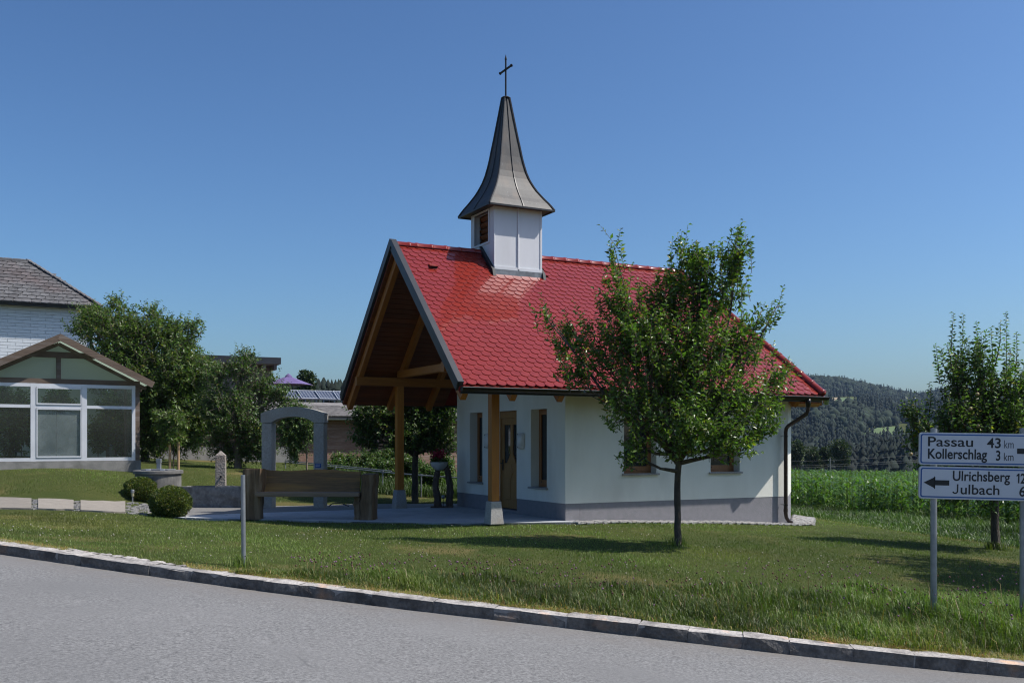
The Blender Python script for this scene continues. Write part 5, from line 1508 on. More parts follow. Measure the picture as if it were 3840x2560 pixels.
while s < 2.3:
    x = x0s + (0.15 if ro % 2 else 0)
    while x < BL - 0.2:
        w_ = rr.uniform(0.2, 0.34)
        y0, z0 = -0.47 + s * ca_, eave_z + 0.085 + s * sa_ + 0.035
        y1, z1 = y0 + 0.36 * ca_, z0 + 0.36 * sa_ - 0.030; dz = rr.uniform(0, 0.015)
        m.add([(x, y0, z0 + dz), (x + w_ - .008, y0, z0 + dz), (x + w_ - .008, y1, z1), (x, y1, z1), (x, y0, z0 - 0.025), (x + w_ - .008, y0, z0 - 0.025)], [(0, 1, 2, 3), (4, 5, 1, 0)])
        x += w_
    s += 0.21; ro += 1
tag(m.build('shingles', M['shingle'], roofb), kind='stuff')
MB().tube([(cbx + 0.05, -0.16, 0), (cbx + 0.05, -0.16, eave_z)], 0.045, 8).build('downpipe', M['pipe'], barn)

# solar panels on the barn roof
M['cell'] = pm('solar_cell', (0.012, 0.018, 0.045), (0.018, 0.028, 0.06), 4, 0.18, coat=0.4)
M['cell_line'] = pm('panel_frame', (0.55, 0.57, 0.60), None, rough=0.4, metal=0.3)
def bpt(px, py, d): return at(px, py, d)
tops = [(1044.6, 1461), (1111, 1462.5), (1179, 1464), (1247, 1465.5), (1317, 1467), (1388, 1468.6)]
bots = [(1064, 1491), (1132, 1493), (1201, 1495), (1268, 1496.5), (1338, 1498), (1409, 1500)]
for i in range(5):
    A, B, C_, D_ = at(*bots[i], 40.2), at(*bots[i + 1], 40.35), at(*tops[i + 1], 41.2), at(*tops[i], 41.05)
    lab = ['leftmost', 'second', 'third', 'fourth', 'rightmost'][i]
    so = empty('photovoltaic_module', A, 0, '%s of the tilted dark solar panels in a row on the barn roof' % lab, 'solar panel', 'solar panels on the barn roof')
    xa = (B - A); ya = (D_ - A); nn = xa.cross(ya).normalized()
    def pt(u_, v_, h_): return xa * u_ + ya * v_ + nn * h_
    MB().add([pt(.012, .012, 0), pt(.988, .012, 0), pt(.988, .988, 0), pt(.012, .988, 0), pt(.012, .012, -.04), pt(.988, .012, -.04), pt(.988, .988, -.04), pt(.012, .988, -.04)], [(0, 1, 2, 3), (7, 6, 5, 4), (0, 4, 5, 1), (1, 5, 6, 2), (2, 6, 7, 3), (3, 7, 4, 0)]).build('cell_sheet', M['cell'], so)
    fr = MB()
    def bar2(u0, v0, u1, v1, h_):
        fr.add([pt(u0, v0, h_), pt(u1, v0, h_), pt(u1, v1, h_), pt(u0, v1, h_), pt(u0, v0, -.045), pt(u1, v0, -.045), pt(u1, v1, -.045), pt(u0, v1, -.045)], [(0, 1, 2, 3), (7, 6, 5, 4), (0, 4, 5, 1), (1, 5, 6, 2), (2, 6, 7, 3), (3, 7, 4, 0)])
    bar2(0.004, 0, 0.034, 1, .012); bar2(.966, 0, .996, 1, .012); bar2(0.034, 0, .966, 0.05, .012); bar2(.034, .95, .966, 1, .012)
    fr.build('frame', M['cell_line'], so)
    ln = MB()
    for k in range(1, 6): u_ = k / 6; ln.add([pt(u_ - .007, .05, .003), pt(u_ + .007, .05, .003), pt(u_ + .007, .95, .003), pt(u_ - .007, .95, .003)], [(0, 1, 2, 3)])
    for k in range(1, 9): v_ = k / 9; ln.add([pt(.034, v_ - .008, .0035), pt(.966, v_ - .008, .0035), pt(.966, v_ + .008, .0035), pt(.034, v_ + .008, .0035)], [(0, 1, 2, 3)])
    tag(ln.build('grid_lines', M['cell_line'], so), kind='stuff')
    for k in (0.2, 0.8):
        MB().beam(pt(k, 0.9, -.05), pt(k, 0.9, -.05) + Vector((0, 0, -0.5)), 0.04, 0.04, up=(0, 1, 0)).build('support', M['galv'], so)
        MB().beam(pt(k, 0.03, -.05), pt(k, 0.03, -.05) + Vector((0, 0, -0.35)), 0.04, 0.04, up=(0, 1, 0)).build('support', M['galv'], so)

# ------------------------------------------------------------------ grey annex with flat pitched roof
UD = 43.0
AROT = R(26)
u1 = at(1018, 1580, UD)
annex = empty('grey_annex', (u1.x, UD, 1.0), AROT, 'grey wooden annex with flat dark roof and slatted balcony', 'annex')
def ax_(px, yo=0.0):
    r_ = (px - 1920) / FPX; c_, s_ = math.cos(AROT), math.sin(AROT)
    ox, oy = u1.x - s_ * yo, UD + c_ * yo
    return (r_ * oy - ox) / (c_ - r_ * s_)
def az_(px, py, yo=0.0):
    dd = UD + ax_(px, yo) * math.sin(AROT) + yo * math.cos(AROT)
    return EYE - (py - HORIZON) / FPX * dd - 1.0
xl_ = ax_(500)
ztA = az_(1018, 1368)
MB().box((xl_, 0.03, -0.5), (0, 6, ztA - 0.02)).build('wall', M['siding_grey'], annex)
SB = MB().box((xl_, 0.0, 0.006), (0.0, 0.03, 0.145)).mesh('siding_board', M['siding_grey'])
z = 0.5
while z < ztA - 0.1:
    link('siding_board', SB, annex, (0, 0, z)); z += 0.155
xe = ax_(1053, -.8); rz1 = az_(1053, 1341, -.8)
th = 24 / FPX * UD
MB().box((xl_ - 1, -0.85, rz1 - th), (xe, 6.2, rz1)).build('roof', M['dark_metal'], annex)
MB().box((xl_ - 1, -0.80, rz1 - th - .03), (xe - .06, 6.0, rz1 - th - .002)).build('roof_soffit', M['siding_grey'], annex)
for px in (825, 865, 905, 945, 985, 1026):
    x = ax_(px, -.4)
    MB().box((x - 0.06, -0.75, rz1 - th - 0.24), (x + 0.06, 0.0, rz1 - th - 0.032)).build('rafter_end', M['weathered'], annex)
bx0, bx1 = ax_(850, -2), ax_(1040, -2)
zb0, zb1 = az_(960, 1557, -2), az_(960, 1480, -2)
x = bx0; SLT = MB().box((0, -2.02, zb0), (0.055, -1.99, zb1)).mesh('baluster', M['weathered'])
while x < bx1:
    o = link('baluster', SLT, annex); o.location = (x, 0, 0); x += 0.105
MB().box((bx0, -2.05, zb1), (bx1, -1.95, zb1 + 0.05)).build('handrail', M['weathered'], annex)
MB().box((bx0, -2.2, zb0 - 0.22), (bx1 + .1, 0, zb0 - 0.0)).build('balcony_floor', M['siding_grey'], annex)
MB().box((ax_(915, -2), -2.0, -0.5), (ax_(915, -2) + .12, -1.88, zb1)).build('balcony_post', M['weathered'], annex)
MB().box((ax_(925), -0.02, az_(925, 1560)), (ax_(985), 0.04, az_(925, 1425))).build('balcony_door', M['dark_glass'], annex)

# ------------------------------------------------------------------ parasol
pd = 44.0
pc = at(1082, 1408, pd)
par = empty('parasol', (pc.x, pd, 1.6), 0.3, 'open purple parasol on the terrace above the barn', 'parasol')
M['purple'] = pm('purple_canvas', (0.135, 0.095, 0.235), (0.115, 0.08, 0.20), 3, 0.85)
pz = pc.z - 1.6; pr_ = 1.06
v = [(0, 0, pz)]; f = []
for k in range(6): a = 2 * math.pi * k / 6; v.append((pr_ * math.cos(a), pr_ * math.sin(a), pz - 0.40))
for k in range(6): f.append((0, 1 + k, 1 + (k + 1) % 6))
MB().add(v, f).build('canopy', M['purple'], par)
for k in range(6):
    a = 2 * math.pi * k / 6; MB().tube([(0, 0, pz - 0.05), (pr_ * math.cos(a), pr_ * math.sin(a), pz - 0.42)], 0.012, 5).build('rib', M['galv'], par)
MB().tube([(0, 0, -0.3), (0, 0, pz + 0.04)], 0.025, 8).build('pole', M['galv'], par)
MB().lathe([(0.0, pz + 0.09), (0.05, pz + 0.07), (0.13, pz + 0.0), (0.16, pz - 0.06)], 12).build('crown_cap', M['purple'], par)

# ------------------------------------------------------------------ slanted pole at the chapel corner
w0, w1 = at(1667, 1641, 27.5), at(1716, 1675, 27.5)
e_ = w1 - w0
pl = MB().beam(w0, w0 + e_ * 3.2, 0.07, 0.05).beam(w0 + e_ * 3.0, Vector(((w0 + e_ * 3.0).x, 27.6, 0.1)), 0.07, 0.07, up=(0, 1, 0)).build('leaning_pole', M['weathered'], None)
tag(pl, 'pale slanted wooden pole showing past the far chapel corner', 'pole')
# ------------------------------------------------------------------ foliage helpers
def rot_basis(D, rng, up_bias=0.5):
    """leaf side and normal vectors for directions D (n,3)"""
    n = len(D)
    A = rng.normal(0, 1, (n, 3)); A[:, 2] += up_bias * 2.2
    S = np.cross(D, A); S /= np.linalg.norm(S, axis=1)[:, None] + 1e-9
    N = np.cross(S, D)
    return S, N
def leaf_arrays(P, D, L, Wd, rng, up_bias=0.6, fold=0.22, droop=0.12):
    n = len(P)
    S, N = rot_basis(D, rng, up_bias)
    L = L[:, None]; Wd = Wd[:, None]
    v = np.empty((n, 4, 3), np.float32)
    v[:, 0] = P
    v[:, 1] = P + D * L * 0.45 + S * Wd * 0.5 + N * Wd * fold
    v[:, 2] = P + D * L - N * L * droop
    v[:, 3] = P + D * L * 0.45 - S * Wd * 0.5 + N * Wd * fold
    b = (np.arange(n) * 4)[:, None]
    f = np.concatenate([b + np.array([[0, 3, 2]]), b + np.array([[0, 2, 1]])], 0)
    return v.reshape(-1, 3), f
def leaf_tint(n, rng, dark=0.55, light=1.35, yellow=0.06):
    g = rng.uniform(dark, light, n)
    t = np.stack([g * rng.uniform(0.85, 1.15, n), g, g * rng.uniform(0.7, 1.2, n)], 1)
    yl = rng.random(n) < yellow
    t[yl] *= np.array([2.0, 1.25, 0.8])
    return np.repeat(t, 4, 0)
def norm(a): return a / (np.linalg.norm(a, axis=-1, keepdims=True) + 1e-9)

M['leaf_plum'] = leaf_mat('plum_leaf', (0.122, 0.190, 0.038), 0.32, 0.38)
M['leaf_apple'] = leaf_mat('apple_leaf', (0.115, 0.175, 0.055), 0.40, 0.42)
M['leaf_cherry'] = leaf_mat('cherry_leaf', (0.115, 0.170, 0.042), 0.38, 0.36)
M['leaf_grey'] = leaf_mat('small_fruit_leaf', (0.082, 0.138, 0.034), 0.45, 0.30)
M['leaf_box'] = leaf_mat('box_leaf', (0.10, 0.135, 0.028), 0.36, 0.25)
M['leaf_far'] = leaf_mat('distant_leaf', (0.045, 0.065, 0.022), 0.7, 0.2)
M['needle'] = leaf_mat('spruce_needle', (0.0062, 0.0125, 0.0075), 0.95, 0.05)
M['corn'] = leaf_mat('corn_leaf', (0.110, 0.185, 0.030), 0.34, 0.38)
M['grass'] = leaf_mat('grass_blade', (0.140, 0.195, 0.040), 0.55, 0.34)
M['weed'] = leaf_mat('weed_leaf', (0.075, 0.125, 0.026), 0.5, 0.3)
M['flower'] = leaf_mat('flower_head', (0.30, 0.13, 0.20), 0.8, 0.1, (0.3, 0.13, 0.2))

def tree(name, label, cat, base, lobes, d, n_leaf, leaf, seed, mat, bark, fork, trunk_r, upright=0.7, twig=0.42, group=None, per=13, lean=(0, 0), limb_r=0.05, vis_limbs=None, fill=0.5, yflat=0.85, yellow=0.05, ratio=0.5, dark=0.5, light=1.4, trunk_pts=None):
    """lobes in view pixels: (x, y, rx, ry[, depth offset, weight])"""
    rng = np.random.default_rng(seed); rr = random.Random(seed)
    root = empty(name, base, 0, label, cat, group)
    B = np.array(base)
    sc = 1.63265 * d / FPX
    LB = []
    for q in lobes:
        c = np.array(dsp(q[0], q[1], d)) - B; c[1] += (q[4] if len(q) > 4 else rr.uniform(-0.25, 0.25) * (q[2] + q[3]) * sc)
        LB.append((c, np.array([q[2] * sc, (q[2] + q[3]) * 0.5 * sc * yflat, q[3] * sc]), q[5] if len(q) > 5 else 1.0))
    vol = np.array([r[0] * r[2] * (0.4 + 0.6 * r[1]) * w for _, r, w in LB]); vol /= vol.sum()
    nt_ = max(8, n_leaf // per)
    which = rng.choice(len(LB), nt_, p=vol)
    dirs = norm(rng.normal(0, 1, (nt_, 3)))
    rad = rng.random(nt_) ** fill
    C = np.array([LB[i][0] for i in which]); Rr = np.array([LB[i][1] for i in which])
    ctr = np.average(np.array([l[0] for l in LB]), axis=0, weights=vol)
    S0 = C + dirs * Rr * rad[:, None]
    outward = norm(S0 - ctr * np.array([1, 1, 0.6]))
    TD = norm(0.55 * outward + np.array([0, 0, upright]) + rng.normal(0, 0.38, (nt_, 3)))
    TL = twig * rng.uniform(0.5, 1.25, nt_)
    # twigs start a little inside
    S0 = S0 - TD * TL[:, None] * 0.35
    # leaves
    t = np.tile(np.linspace(0.12, 1.0, per)[None, :], (nt_, 1)) + rng.normal(0, 0.025, (nt_, per))
    bend = np.array([0, 0, 1.0]) * (0.10 * upright)
    P = S0[:, None, :] + TD[:, None, :] * (TL[:, None] * t)[:, :, None] + bend * (t * t * TL[:, None])[:, :, None]
    phi = rng.uniform(0, 6.28, (nt_, 1)) + np.arange(per)[None, :] * 2.4 + rng.normal(0, .3, (nt_, per))
    A = norm(np.cross(TD, np.array([0.3, 0.2, 1.0]) + rng.normal(0, .05, (nt_, 3)))); Bv = np.cross(TD, A)
    LD = norm(TD[:, None, :] * 0.55 + (A[:, None, :] * np.cos(phi)[:, :, None] + Bv[:, None, :] * np.sin(phi)[:, :, None]) * 0.85 + np.array([0, 0, -0.18]) + rng.normal(0, .15, (nt_, per, 3)))
    P = P.reshape(-1, 3); LD = LD.reshape(-1, 3)
    n = len(P)
    Ls = leaf * rng.uniform(0.6, 1.2, n) * np.tile(np.linspace(1.1, 0.7, per), nt_)
    v, f = leaf_arrays(P, LD, Ls, Ls * ratio, rng)
    tint = leaf_tint(n, rng, dark, light, yellow)
    link('crown', np_mesh(name + '_leaves', v, f, mat, False, tint), root)
    # trunk, limbs, branches, twigs in one woody part
    m = MB()
    fk = np.array(dsp(fork[0], fork[1], d)) - B
    tp = trunk_pts or [(0, 0, -0.15), (fk[0] * 0.15, 0, fk[2] * 0.1), (fk[0] * 0.4, 0.0, fk[2] * 0.5), tuple(fk)]
    P_, R_ = [], []
    for i in range(len(tp) - 1):
        for q in np.linspace(0, 1, 5)[:-1]:
            P_.append(Vector(tp[i]).lerp(Vector(tp[i + 1]), q) + Vector((rr.gauss(0, trunk_r * .06), rr.gauss(0, trunk_r * .06), 0)))
            k = (i + q) / (len(tp) - 1); R_.append(trunk_r * (1.25 - 0.35 * min(1, k * 6) - 0.18 * k) * rr.uniform(0.96, 1.05))
    P_.append(Vector(tp[-1])); R_.append(trunk_r * 0.68)
    m.tube(P_, R_, 12)
    TP = Vector(tp[-1])
    limbs = []
    for (c, r, w) in LB:
        c = Vector(c); st = TP + Vector((rr.gauss(0, trunk_r * .4), rr.gauss(0, trunk_r * .4), rr.uniform(-0.12, 0.02) * fk[2]))
        if c.z < TP.z: st = Vector(tp[-2]).lerp(TP, rr.uniform(0.6, 0.95))
        mid = st.lerp(c, 0.5) + Vector((0, 0, -0.06 * (c - st).length)) + Vector((rr.gauss(0, .06), rr.gauss(0, .06), 0)) * (c - st).length
        pts = [st, st.lerp(mid, .5) + Vector((rr.gauss(0, .02), rr.gauss(0, .02), 0.0)), mid, mid.lerp(c, .55) + Vector((rr.gauss(0, .04), 0, 0.02)), c + Vector((0, 0, r[2] * 0.55))]
        lr = limb_r * rr.uniform(0.7, 1.1)
        m.tube(pts, [lr, lr * .85, lr * .65, lr * .42, lr * .15], 7)
        limbs.append(pts)
    for i in range(0, nt_, max(1, nt_ // 260)):
        L = limbs[which[i]]; a = L[rr.choice((1, 2, 3, 4))].lerp(L[3], rr.random() * .5)
        e = Vector(S0[i] + TD[i] * TL[i] * 0.3)
        if (e - a).length > twig * 3.2: a = L[4].lerp(L[3], rr.random())
        md = a.lerp(e, .5) + Vector((rr.gauss(0, .03), rr.gauss(0, .03), rr.gauss(0, .03)))
        m.tube([a, md, e], [limb_r * .26, limb_r * .2, limb_r * .09], 4, caps=False)
    link('trunk', m.mesh(name + '_wood', bark, True), root)
    # fine twigs
    tv = np.empty((nt_, 6, 3), np.float32); tr_ = 0.0045 * max(1.0, leaf / 0.07)
    E_ = S0 + TD * TL[:, None] + bend * TL[:, None]
    for k in range(3):
        off = (A * math.cos(k * 2.094) + Bv * math.sin(k * 2.094)) * tr_
        tv[:, k] = S0 + off; tv[:, 3 + k] = E_ + off * 0.3
    b = (np.arange(nt_) * 6)[:, None]
    fq = np.concatenate([b + np.array([[k, (k + 1) % 3, 3 + (k + 1) % 3, 3 + k]]) for k in range(3)], 0)
    tag(link('twigs', np_mesh(name + '_twigs', tv.reshape(-1, 3), fq, bark), root), kind='stuff')
    return root

# ---- plum tree in front of the chapel
pb = at(2540, 2049, 16.4); pb.z = gh(pb.x, pb.y)
plum = tree('plum_tree', 'young leafy plum tree standing in the lawn in front of the chapel wall', 'tree', pb,
     [(1590, 830, 95, 150, 0, 1.0), (1625, 655, 105, 90, 0.2), (1590, 600, 55, 45), (1690, 595, 42, 55), (1540, 700, 50, 70), (1495, 740, 55, 65, .2, .8), (1440, 810, 60, 55, .2, .8), (1370, 800, 50, 50, 0, .7), (1410, 600, 26, 66, 0, .8), (1420, 720, 60, 80, -.1, .8), (1480, 800, 90, 90, -.3), (1310, 780, 48, 60, .2, .75), (1250, 745, 26, 36, 0, .6),
      (1330, 860, 66, 45, -.2, .8), (1440, 930, 70, 70, -.4), (1455, 1025, 38, 40, -.5), (1560, 990, 85, 70, -.6), (1690, 940, 95, 85, -.2, .9), (1650, 1020, 60, 45, -.6), (1760, 730, 52, 40, .3, .6), (1800, 700, 22, 18, .3, .5), (1700, 800, 70, 75, .3), (1795, 870, 38, 60, .3, .8), (1540, 900, 90, 80, .6), (1740, 1000, 40, 30, -.3, .8), (1445, 1050, 40, 28, -.5, .7), (1560, 1030, 50, 30, -.7, .7)],
     16.4, 23000, 0.102, 11, M['leaf_plum'], M['bark'], (1557, 1040), 0.068, 0.75, 0.40, limb_r=0.042, ratio=0.52)

# ---- tree behind the porch
tb = at(1556, 1878, 26.0); tb.z = gh(tb.x, tb.y)
tree('pear_tree', 'dark leafy tree behind the porch, its trunk between post and flower bowl', 'tree', tb,
     [(875, 955, 52, 40), (935, 965, 60, 55), (1000, 965, 48, 60), (850, 1005, 38, 28), (950, 1010, 60, 35), (1010, 1020, 35, 30), (930, 915, 80, 40), (1010, 915, 50, 40), (835, 965, 22, 40)],
     26.0, 20000, 0.115, 21, M['leaf_grey'], M['bark'], (953, 1035), 0.105, 0.35, 0.5, limb_r=0.06, ratio=0.55, dark=.4, light=1.3)

# ---- cherry and shaggy plum tree on the left, seedling on stakes, slender tree in the arch
cb = dsp(330, 1060, 31.5); cb.z = gh(cb.x, 31.5)
tree('cherry_tree', 'large round cherry tree between the greenhouse and the barn', 'tree', cb,
     [(265, 760, 72, 55), (215, 735, 34, 30), (330, 770, 80, 55), (400, 775, 56, 48), (300, 850, 90, 80), (420, 850, 58, 70), (370, 920, 80, 70), (440, 930, 40, 60), (345, 990, 45, 40), (265, 700, 22, 16), (345, 720, 26, 18), (400, 985, 45, 40), (185, 755, 28, 20), (445, 750, 20, 22), (455, 860, 40, 50), (430, 1000, 30, 25), (310, 930, 60, 50), (360, 1020, 50, 30), (420, 1015, 40, 26), (470, 960, 30, 40)],
     31.5, 42000, 0.135, 31, M['leaf_cherry'], M['bark'], (345, 960), 0.15, 0.1, 0.6, limb_r=0.08, ratio=0.42, yellow=.04)
sb = dsp(545, 1065, 30.0); sb.z = gh(sb.x, 30.0)
tree('old_plum_tree', 'shaggy old fruit tree with pale bare branches left of the arch', 'tree', sb,
     [(500, 870, 32, 45), (560, 855, 38, 40), (545, 950, 70, 60), (600, 900, 45, 48), (638, 908, 28, 26), (510, 1005, 42, 40), (590, 990, 50, 50), (490, 930, 42, 36), (560, 820, 30, 14), (660, 935, 24, 20), (550, 1030, 40, 25), (535, 1045, 50, 22), (590, 1038, 42, 24)],
     30.0, 15500, 0.098, 41, M['leaf_grey'], M['bark_pale'], (548, 985), 0.13, 0.15, 0.5, limb_r=0.075, ratio=0.6, yellow=.05, dark=.5)
ab = dsp(706, 1085, 29.0); ab.z = gh(ab.x, 29.0)
tree('young_tree', 'drooping young tree seen through the stone arch', 'tree', ab,
     [(680, 945, 32, 26), (700, 975, 36, 34), (665, 990, 24, 34), (672, 1030, 14, 26), (690, 1010, 24, 22)],
     29.0, 9000, 0.08, 51, M['leaf_grey'], M['bark_pale'], (702, 985), 0.035, -0.5, 0.45, limb_r=0.025, ratio=0.6, light=1.5)
gb_ = at(650, 1750, 27.0); gb_.z = gh(gb_.x, 27.0)
sap = tree('staked_sapling', 'young weeping sapling tied between two wooden stakes', 'tree', gb_,
     [(392, 985, 28, 26), (405, 960, 26, 26), (378, 960, 22, 24), (398, 1003, 20, 14)],
     27.0, 2600, 0.12, 61, M['leaf_cherry'], M['bark'], (399, 985), 0.02, -0.5, 0.42, limb_r=0.018, ratio=0.35)
M['stake'] = pm('new_wood_stake', (0.42, 0.27, 0.15), (0.34, 0.21, 0.11), 8, 0.8)
for px, lab in ((637, 'left of the two orange wooden stakes by the sapling'), (669, 'right of the two orange wooden stakes by the sapling')):
    p = at(px, 1757, 26.9); z = gh(p.x, p.y); tp_ = at(px, 1657, 26.9)
    s = MB().tube([(p.x, p.y, z - 0.2), (tp_.x, tp_.y, tp_.z)], 0.035, 10).build('wooden_stake', M['stake'], None)
    tag(s, lab, 'stake', 'stakes of the sapling')

# ---- apple trees on the right
apb = at(3733, 2061, 18.7); apb.z = gh(apb.x, apb.y)
ap1 = tree('apple_tree', 'apple tree with upright shoots standing behind the direction sign', 'tree', apb,
     [(2110, 1000, 40, 50), (2090, 960, 22, 25), (2140, 1060, 45, 50), (2225, 900, 50, 60), (2250, 840, 42, 50), (2195, 860, 26, 50), (2300, 900, 55, 60), (2260, 970, 90, 60), (2330, 980, 70, 80), (2180, 960, 40, 40), (2300, 1060, 90, 60), (2230, 1120, 70, 50), (2165, 1120, 26, 50, 0, .7), (2345, 880, 30, 50)],
     18.7, 12000, 0.102, 71, M['leaf_apple'], M['bark'], (2284, 1100), 0.095, 0.8, 0.42, limb_r=0.05, ratio=0.55, dark=.45, light=1.35, yflat=1.5)
def shoots(root, base, items, d, mat, bark, leaf, seed):
    """long upright summer shoots: (x, y_bottom, y_top)"""
    rng = np.random.default_rng(seed); B = np.array(base); V_, D_, L_ = [], [], []
    m = MB()
    for (x, y0, x1, y1) in items:
        a, b = np.array(dsp(x, y0, d)) - B, np.array(dsp(x1, y1, d)) - B
        a[1] += rng.uniform(-.5, .5); b[1] = a[1] + rng.uniform(-.15, .15)
        m.tube([Vector(a), Vector((a + b) / 2 + rng.normal(0, .03, 3)), Vector(b)], [0.010, 0.008, 0.003], 5)
        ln = np.linalg.norm(b - a); n = int(ln / 0.022)
        t = np.linspace(0.02, 1, n); P = a + (b - a) * t[:, None]
        ph = np.arange(n) * 2.4 + rng.uniform(0, 6)
        dr = np.stack([np.cos(ph), np.sin(ph), np.full(n, 0.35)], 1)
        V_.append(P); D_.append(norm(dr + rng.normal(0, .15, (n, 3)))); L_.append(leaf * (1.05 - 0.45 * t) * rng.uniform(.75, 1.15, n))
    P = np.concatenate(V_); D = np.concatenate(D_); L = np.concatenate(L_)
    v, f = leaf_arrays(P, D, L, L * .55, rng, droop=.3)
    link('shoot_leaves', np_mesh('shoot_leaves', v, f, mat, False, leaf_tint(len(P), rng, .6, 1.4, .03)), root)
    tag(link('shoots', m.mesh('shoots', bark, True), root), kind='stuff')
shoots(ap1, apb, [(2200, 850, 2212, 712), (2222, 850, 2230, 716), (2260, 850, 2258, 735), (2272, 840, 2282, 742), (2306, 870, 2310, 716), (2300, 880, 2304, 745), (2322, 880, 2332, 800), (2163, 880, 2155, 790), (2180, 870, 2170, 790), (2240, 850, 2245, 770), (2130, 960, 2130, 880), (2345, 860, 2346, 760), (2080, 960, 2075, 928)], 18.7, M['leaf_apple'], M['bark'], 0.12, 5)
M['apple'] = pm('pale_apple', (0.34, 0.36, 0.14), (0.36, 0.22, 0.12), 3, 0.35)
bm = bmesh.new(); bmesh.ops.create_uvsphere(bm, u_segments=10, v_segments=7, radius=0.034); AP = bpy.data.meshes.new('apple'); bm.to_mesh(AP); bm.free(); AP.materials.append(M['apple'])
for (x, y) in ((2246, 978), (2229, 938), (2270, 1010), (2207, 1005), (2118, 1000), (2092, 1042), (2150, 1065), (2245, 905)):
    o = link('apple', AP, ap1); o.location = dsp(x, y, 18.0) - apb
a2 = Vector((9.9, 14.1, 0)); a2.z = gh(a2.x, a2.y)
k2 = 1 / (1.63265 * 14.1 / FPX)
cx2 = 2352 * 0.5 + 9.9 * k2
def py2(z): return (HORIZON - (z - EYE) * FPX / 14.1) / 1.63265
tree('apple_tree', 'apple tree just beyond the right picture edge, shading the verge', 'tree', a2,
     [(cx2, py2(3.0), 1.7 * k2, 1.0 * k2), (cx2 - 1.1 * k2, py2(2.4), 0.9 * k2, 0.7 * k2), (cx2, py2(3.2), 1.6 * k2, 0.9 * k2, 1.4), (cx2, py2(3.0), 1.5 * k2, 0.9 * k2, -1.3), (cx2 + 1 * k2, py2(2.8), 0.9 * k2, 0.7 * k2), (cx2, py2(3.9), 0.9 * k2, 0.7 * k2), (cx2, py2(2.2), 1.3 * k2, 0.5 * k2)],
     14.1, 24000, 0.10, 72, M['leaf_apple'], M['bark'], (cx2, py2(1.5)), 0.095, 0.7, 0.42, limb_r=0.05, ratio=0.55, yflat=1.0)

# ---- box bushes
def box_bush(name, label, c, r, n, seed):
    rng = np.random.default_rng(seed)
    root = empty(name, c, 0, label, 'bush', 'clipped box bushes at the terrace corner')
    dr = norm(rng.normal(0, 1, (n, 3)))
    lump = 1 + 0.05 * np.sin(dr[:, 0] * 7 + seed) * np.sin(dr[:, 2] * 6 + 1) + 0.04 * np.sin(dr[:, 1] * 11)
    rad = (1 - 0.16 * rng.random(n) ** 1.5) * lump
    P = dr * rad[:, None] * np.array([r[0], r[0], r[1]]) + np.array([0, 0, r[1] * 0.88])
    k = P[:, 2] > 0.01; P, dr = P[k], dr[k]
    D = norm(dr * 0.7 + rng.normal(0, .6, (len(P), 3)) + np.array([0, 0, .35]))
    L = rng.uniform(0.022, 0.04, len(P))
    v, f = leaf_arrays(P, D, L, L * .62, rng, up_bias=.2)
    link('foliage', np_mesh('box_leaves', v, f, M['leaf_box'], False, leaf_tint(len(P), rng, .35, 1.5, .12)), root)
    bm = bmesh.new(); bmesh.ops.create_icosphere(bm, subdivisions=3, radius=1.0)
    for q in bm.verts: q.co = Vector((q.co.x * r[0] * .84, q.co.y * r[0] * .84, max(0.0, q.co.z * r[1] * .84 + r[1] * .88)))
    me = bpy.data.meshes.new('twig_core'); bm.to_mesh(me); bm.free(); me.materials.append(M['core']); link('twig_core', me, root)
    MB().tube([(0, 0, -0.1), (0, 0, 0.2)], 0.03, 6).build('stem', M['bark'], root)
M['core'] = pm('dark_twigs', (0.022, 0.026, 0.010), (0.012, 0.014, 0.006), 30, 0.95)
p = path_pt(622, 1942); box_bush('box_bush', 'front clipped box bush at the terrace corner near the road', (p.x, p.y + 0.3, p.z), (0.425, 0.345), 15000, 3)
p = path_pt(507, 1880); box_bush('box_bush', 'rear clipped box bush behind the solar garden light', (p.x, p.y + 0.35, p.z), (0.37, 0.30), 12000, 4)

# ---- flowers in the bowl
rng = np.random.default_rng(5)
n = 300; dr = norm(rng.normal(0, 1, (n, 3)) * np.array([1, 1, .5])); P = dr * np.array([.20, .20, .09]) * (rng.random((n, 1)) ** .4) + np.array([0, 0, .23])
v, f = leaf_arrays(P, norm(dr + rng.normal(0, .4, (n, 3))), np.full(n, .06), np.full(n, .035), rng)
link('leaves', np_mesh('bowl_leaves', v, f, M['leaf_grey'], False, leaf_tint(n, rng, .5, 1.4)), bowl)
M['red_petal'] = leaf_mat('red_petal', (0.34, 0.012, 0.05), 0.6, 0.2, (0.25, 0.01, 0.03))
n = 260; P = rng.normal(0, 1, (n, 3)) * np.array([.07, .07, .045]) + np.array([-.03, 0, .33]); P[:90] += np.array([.04, 0, .06])
v, f = leaf_arrays(P, norm(rng.normal(0, 1, (n, 3)) + np.array([0, 0, .6])), np.full(n, .055), np.full(n, .045), rng)
tag(link('flowers', np_mesh('bowl_flowers', v, f, M['red_petal'], False, np.repeat(np.repeat(rng.uniform(.6, 1.4, n)[:, None], 3, 1), 4, 0)), bowl), kind='stuff')

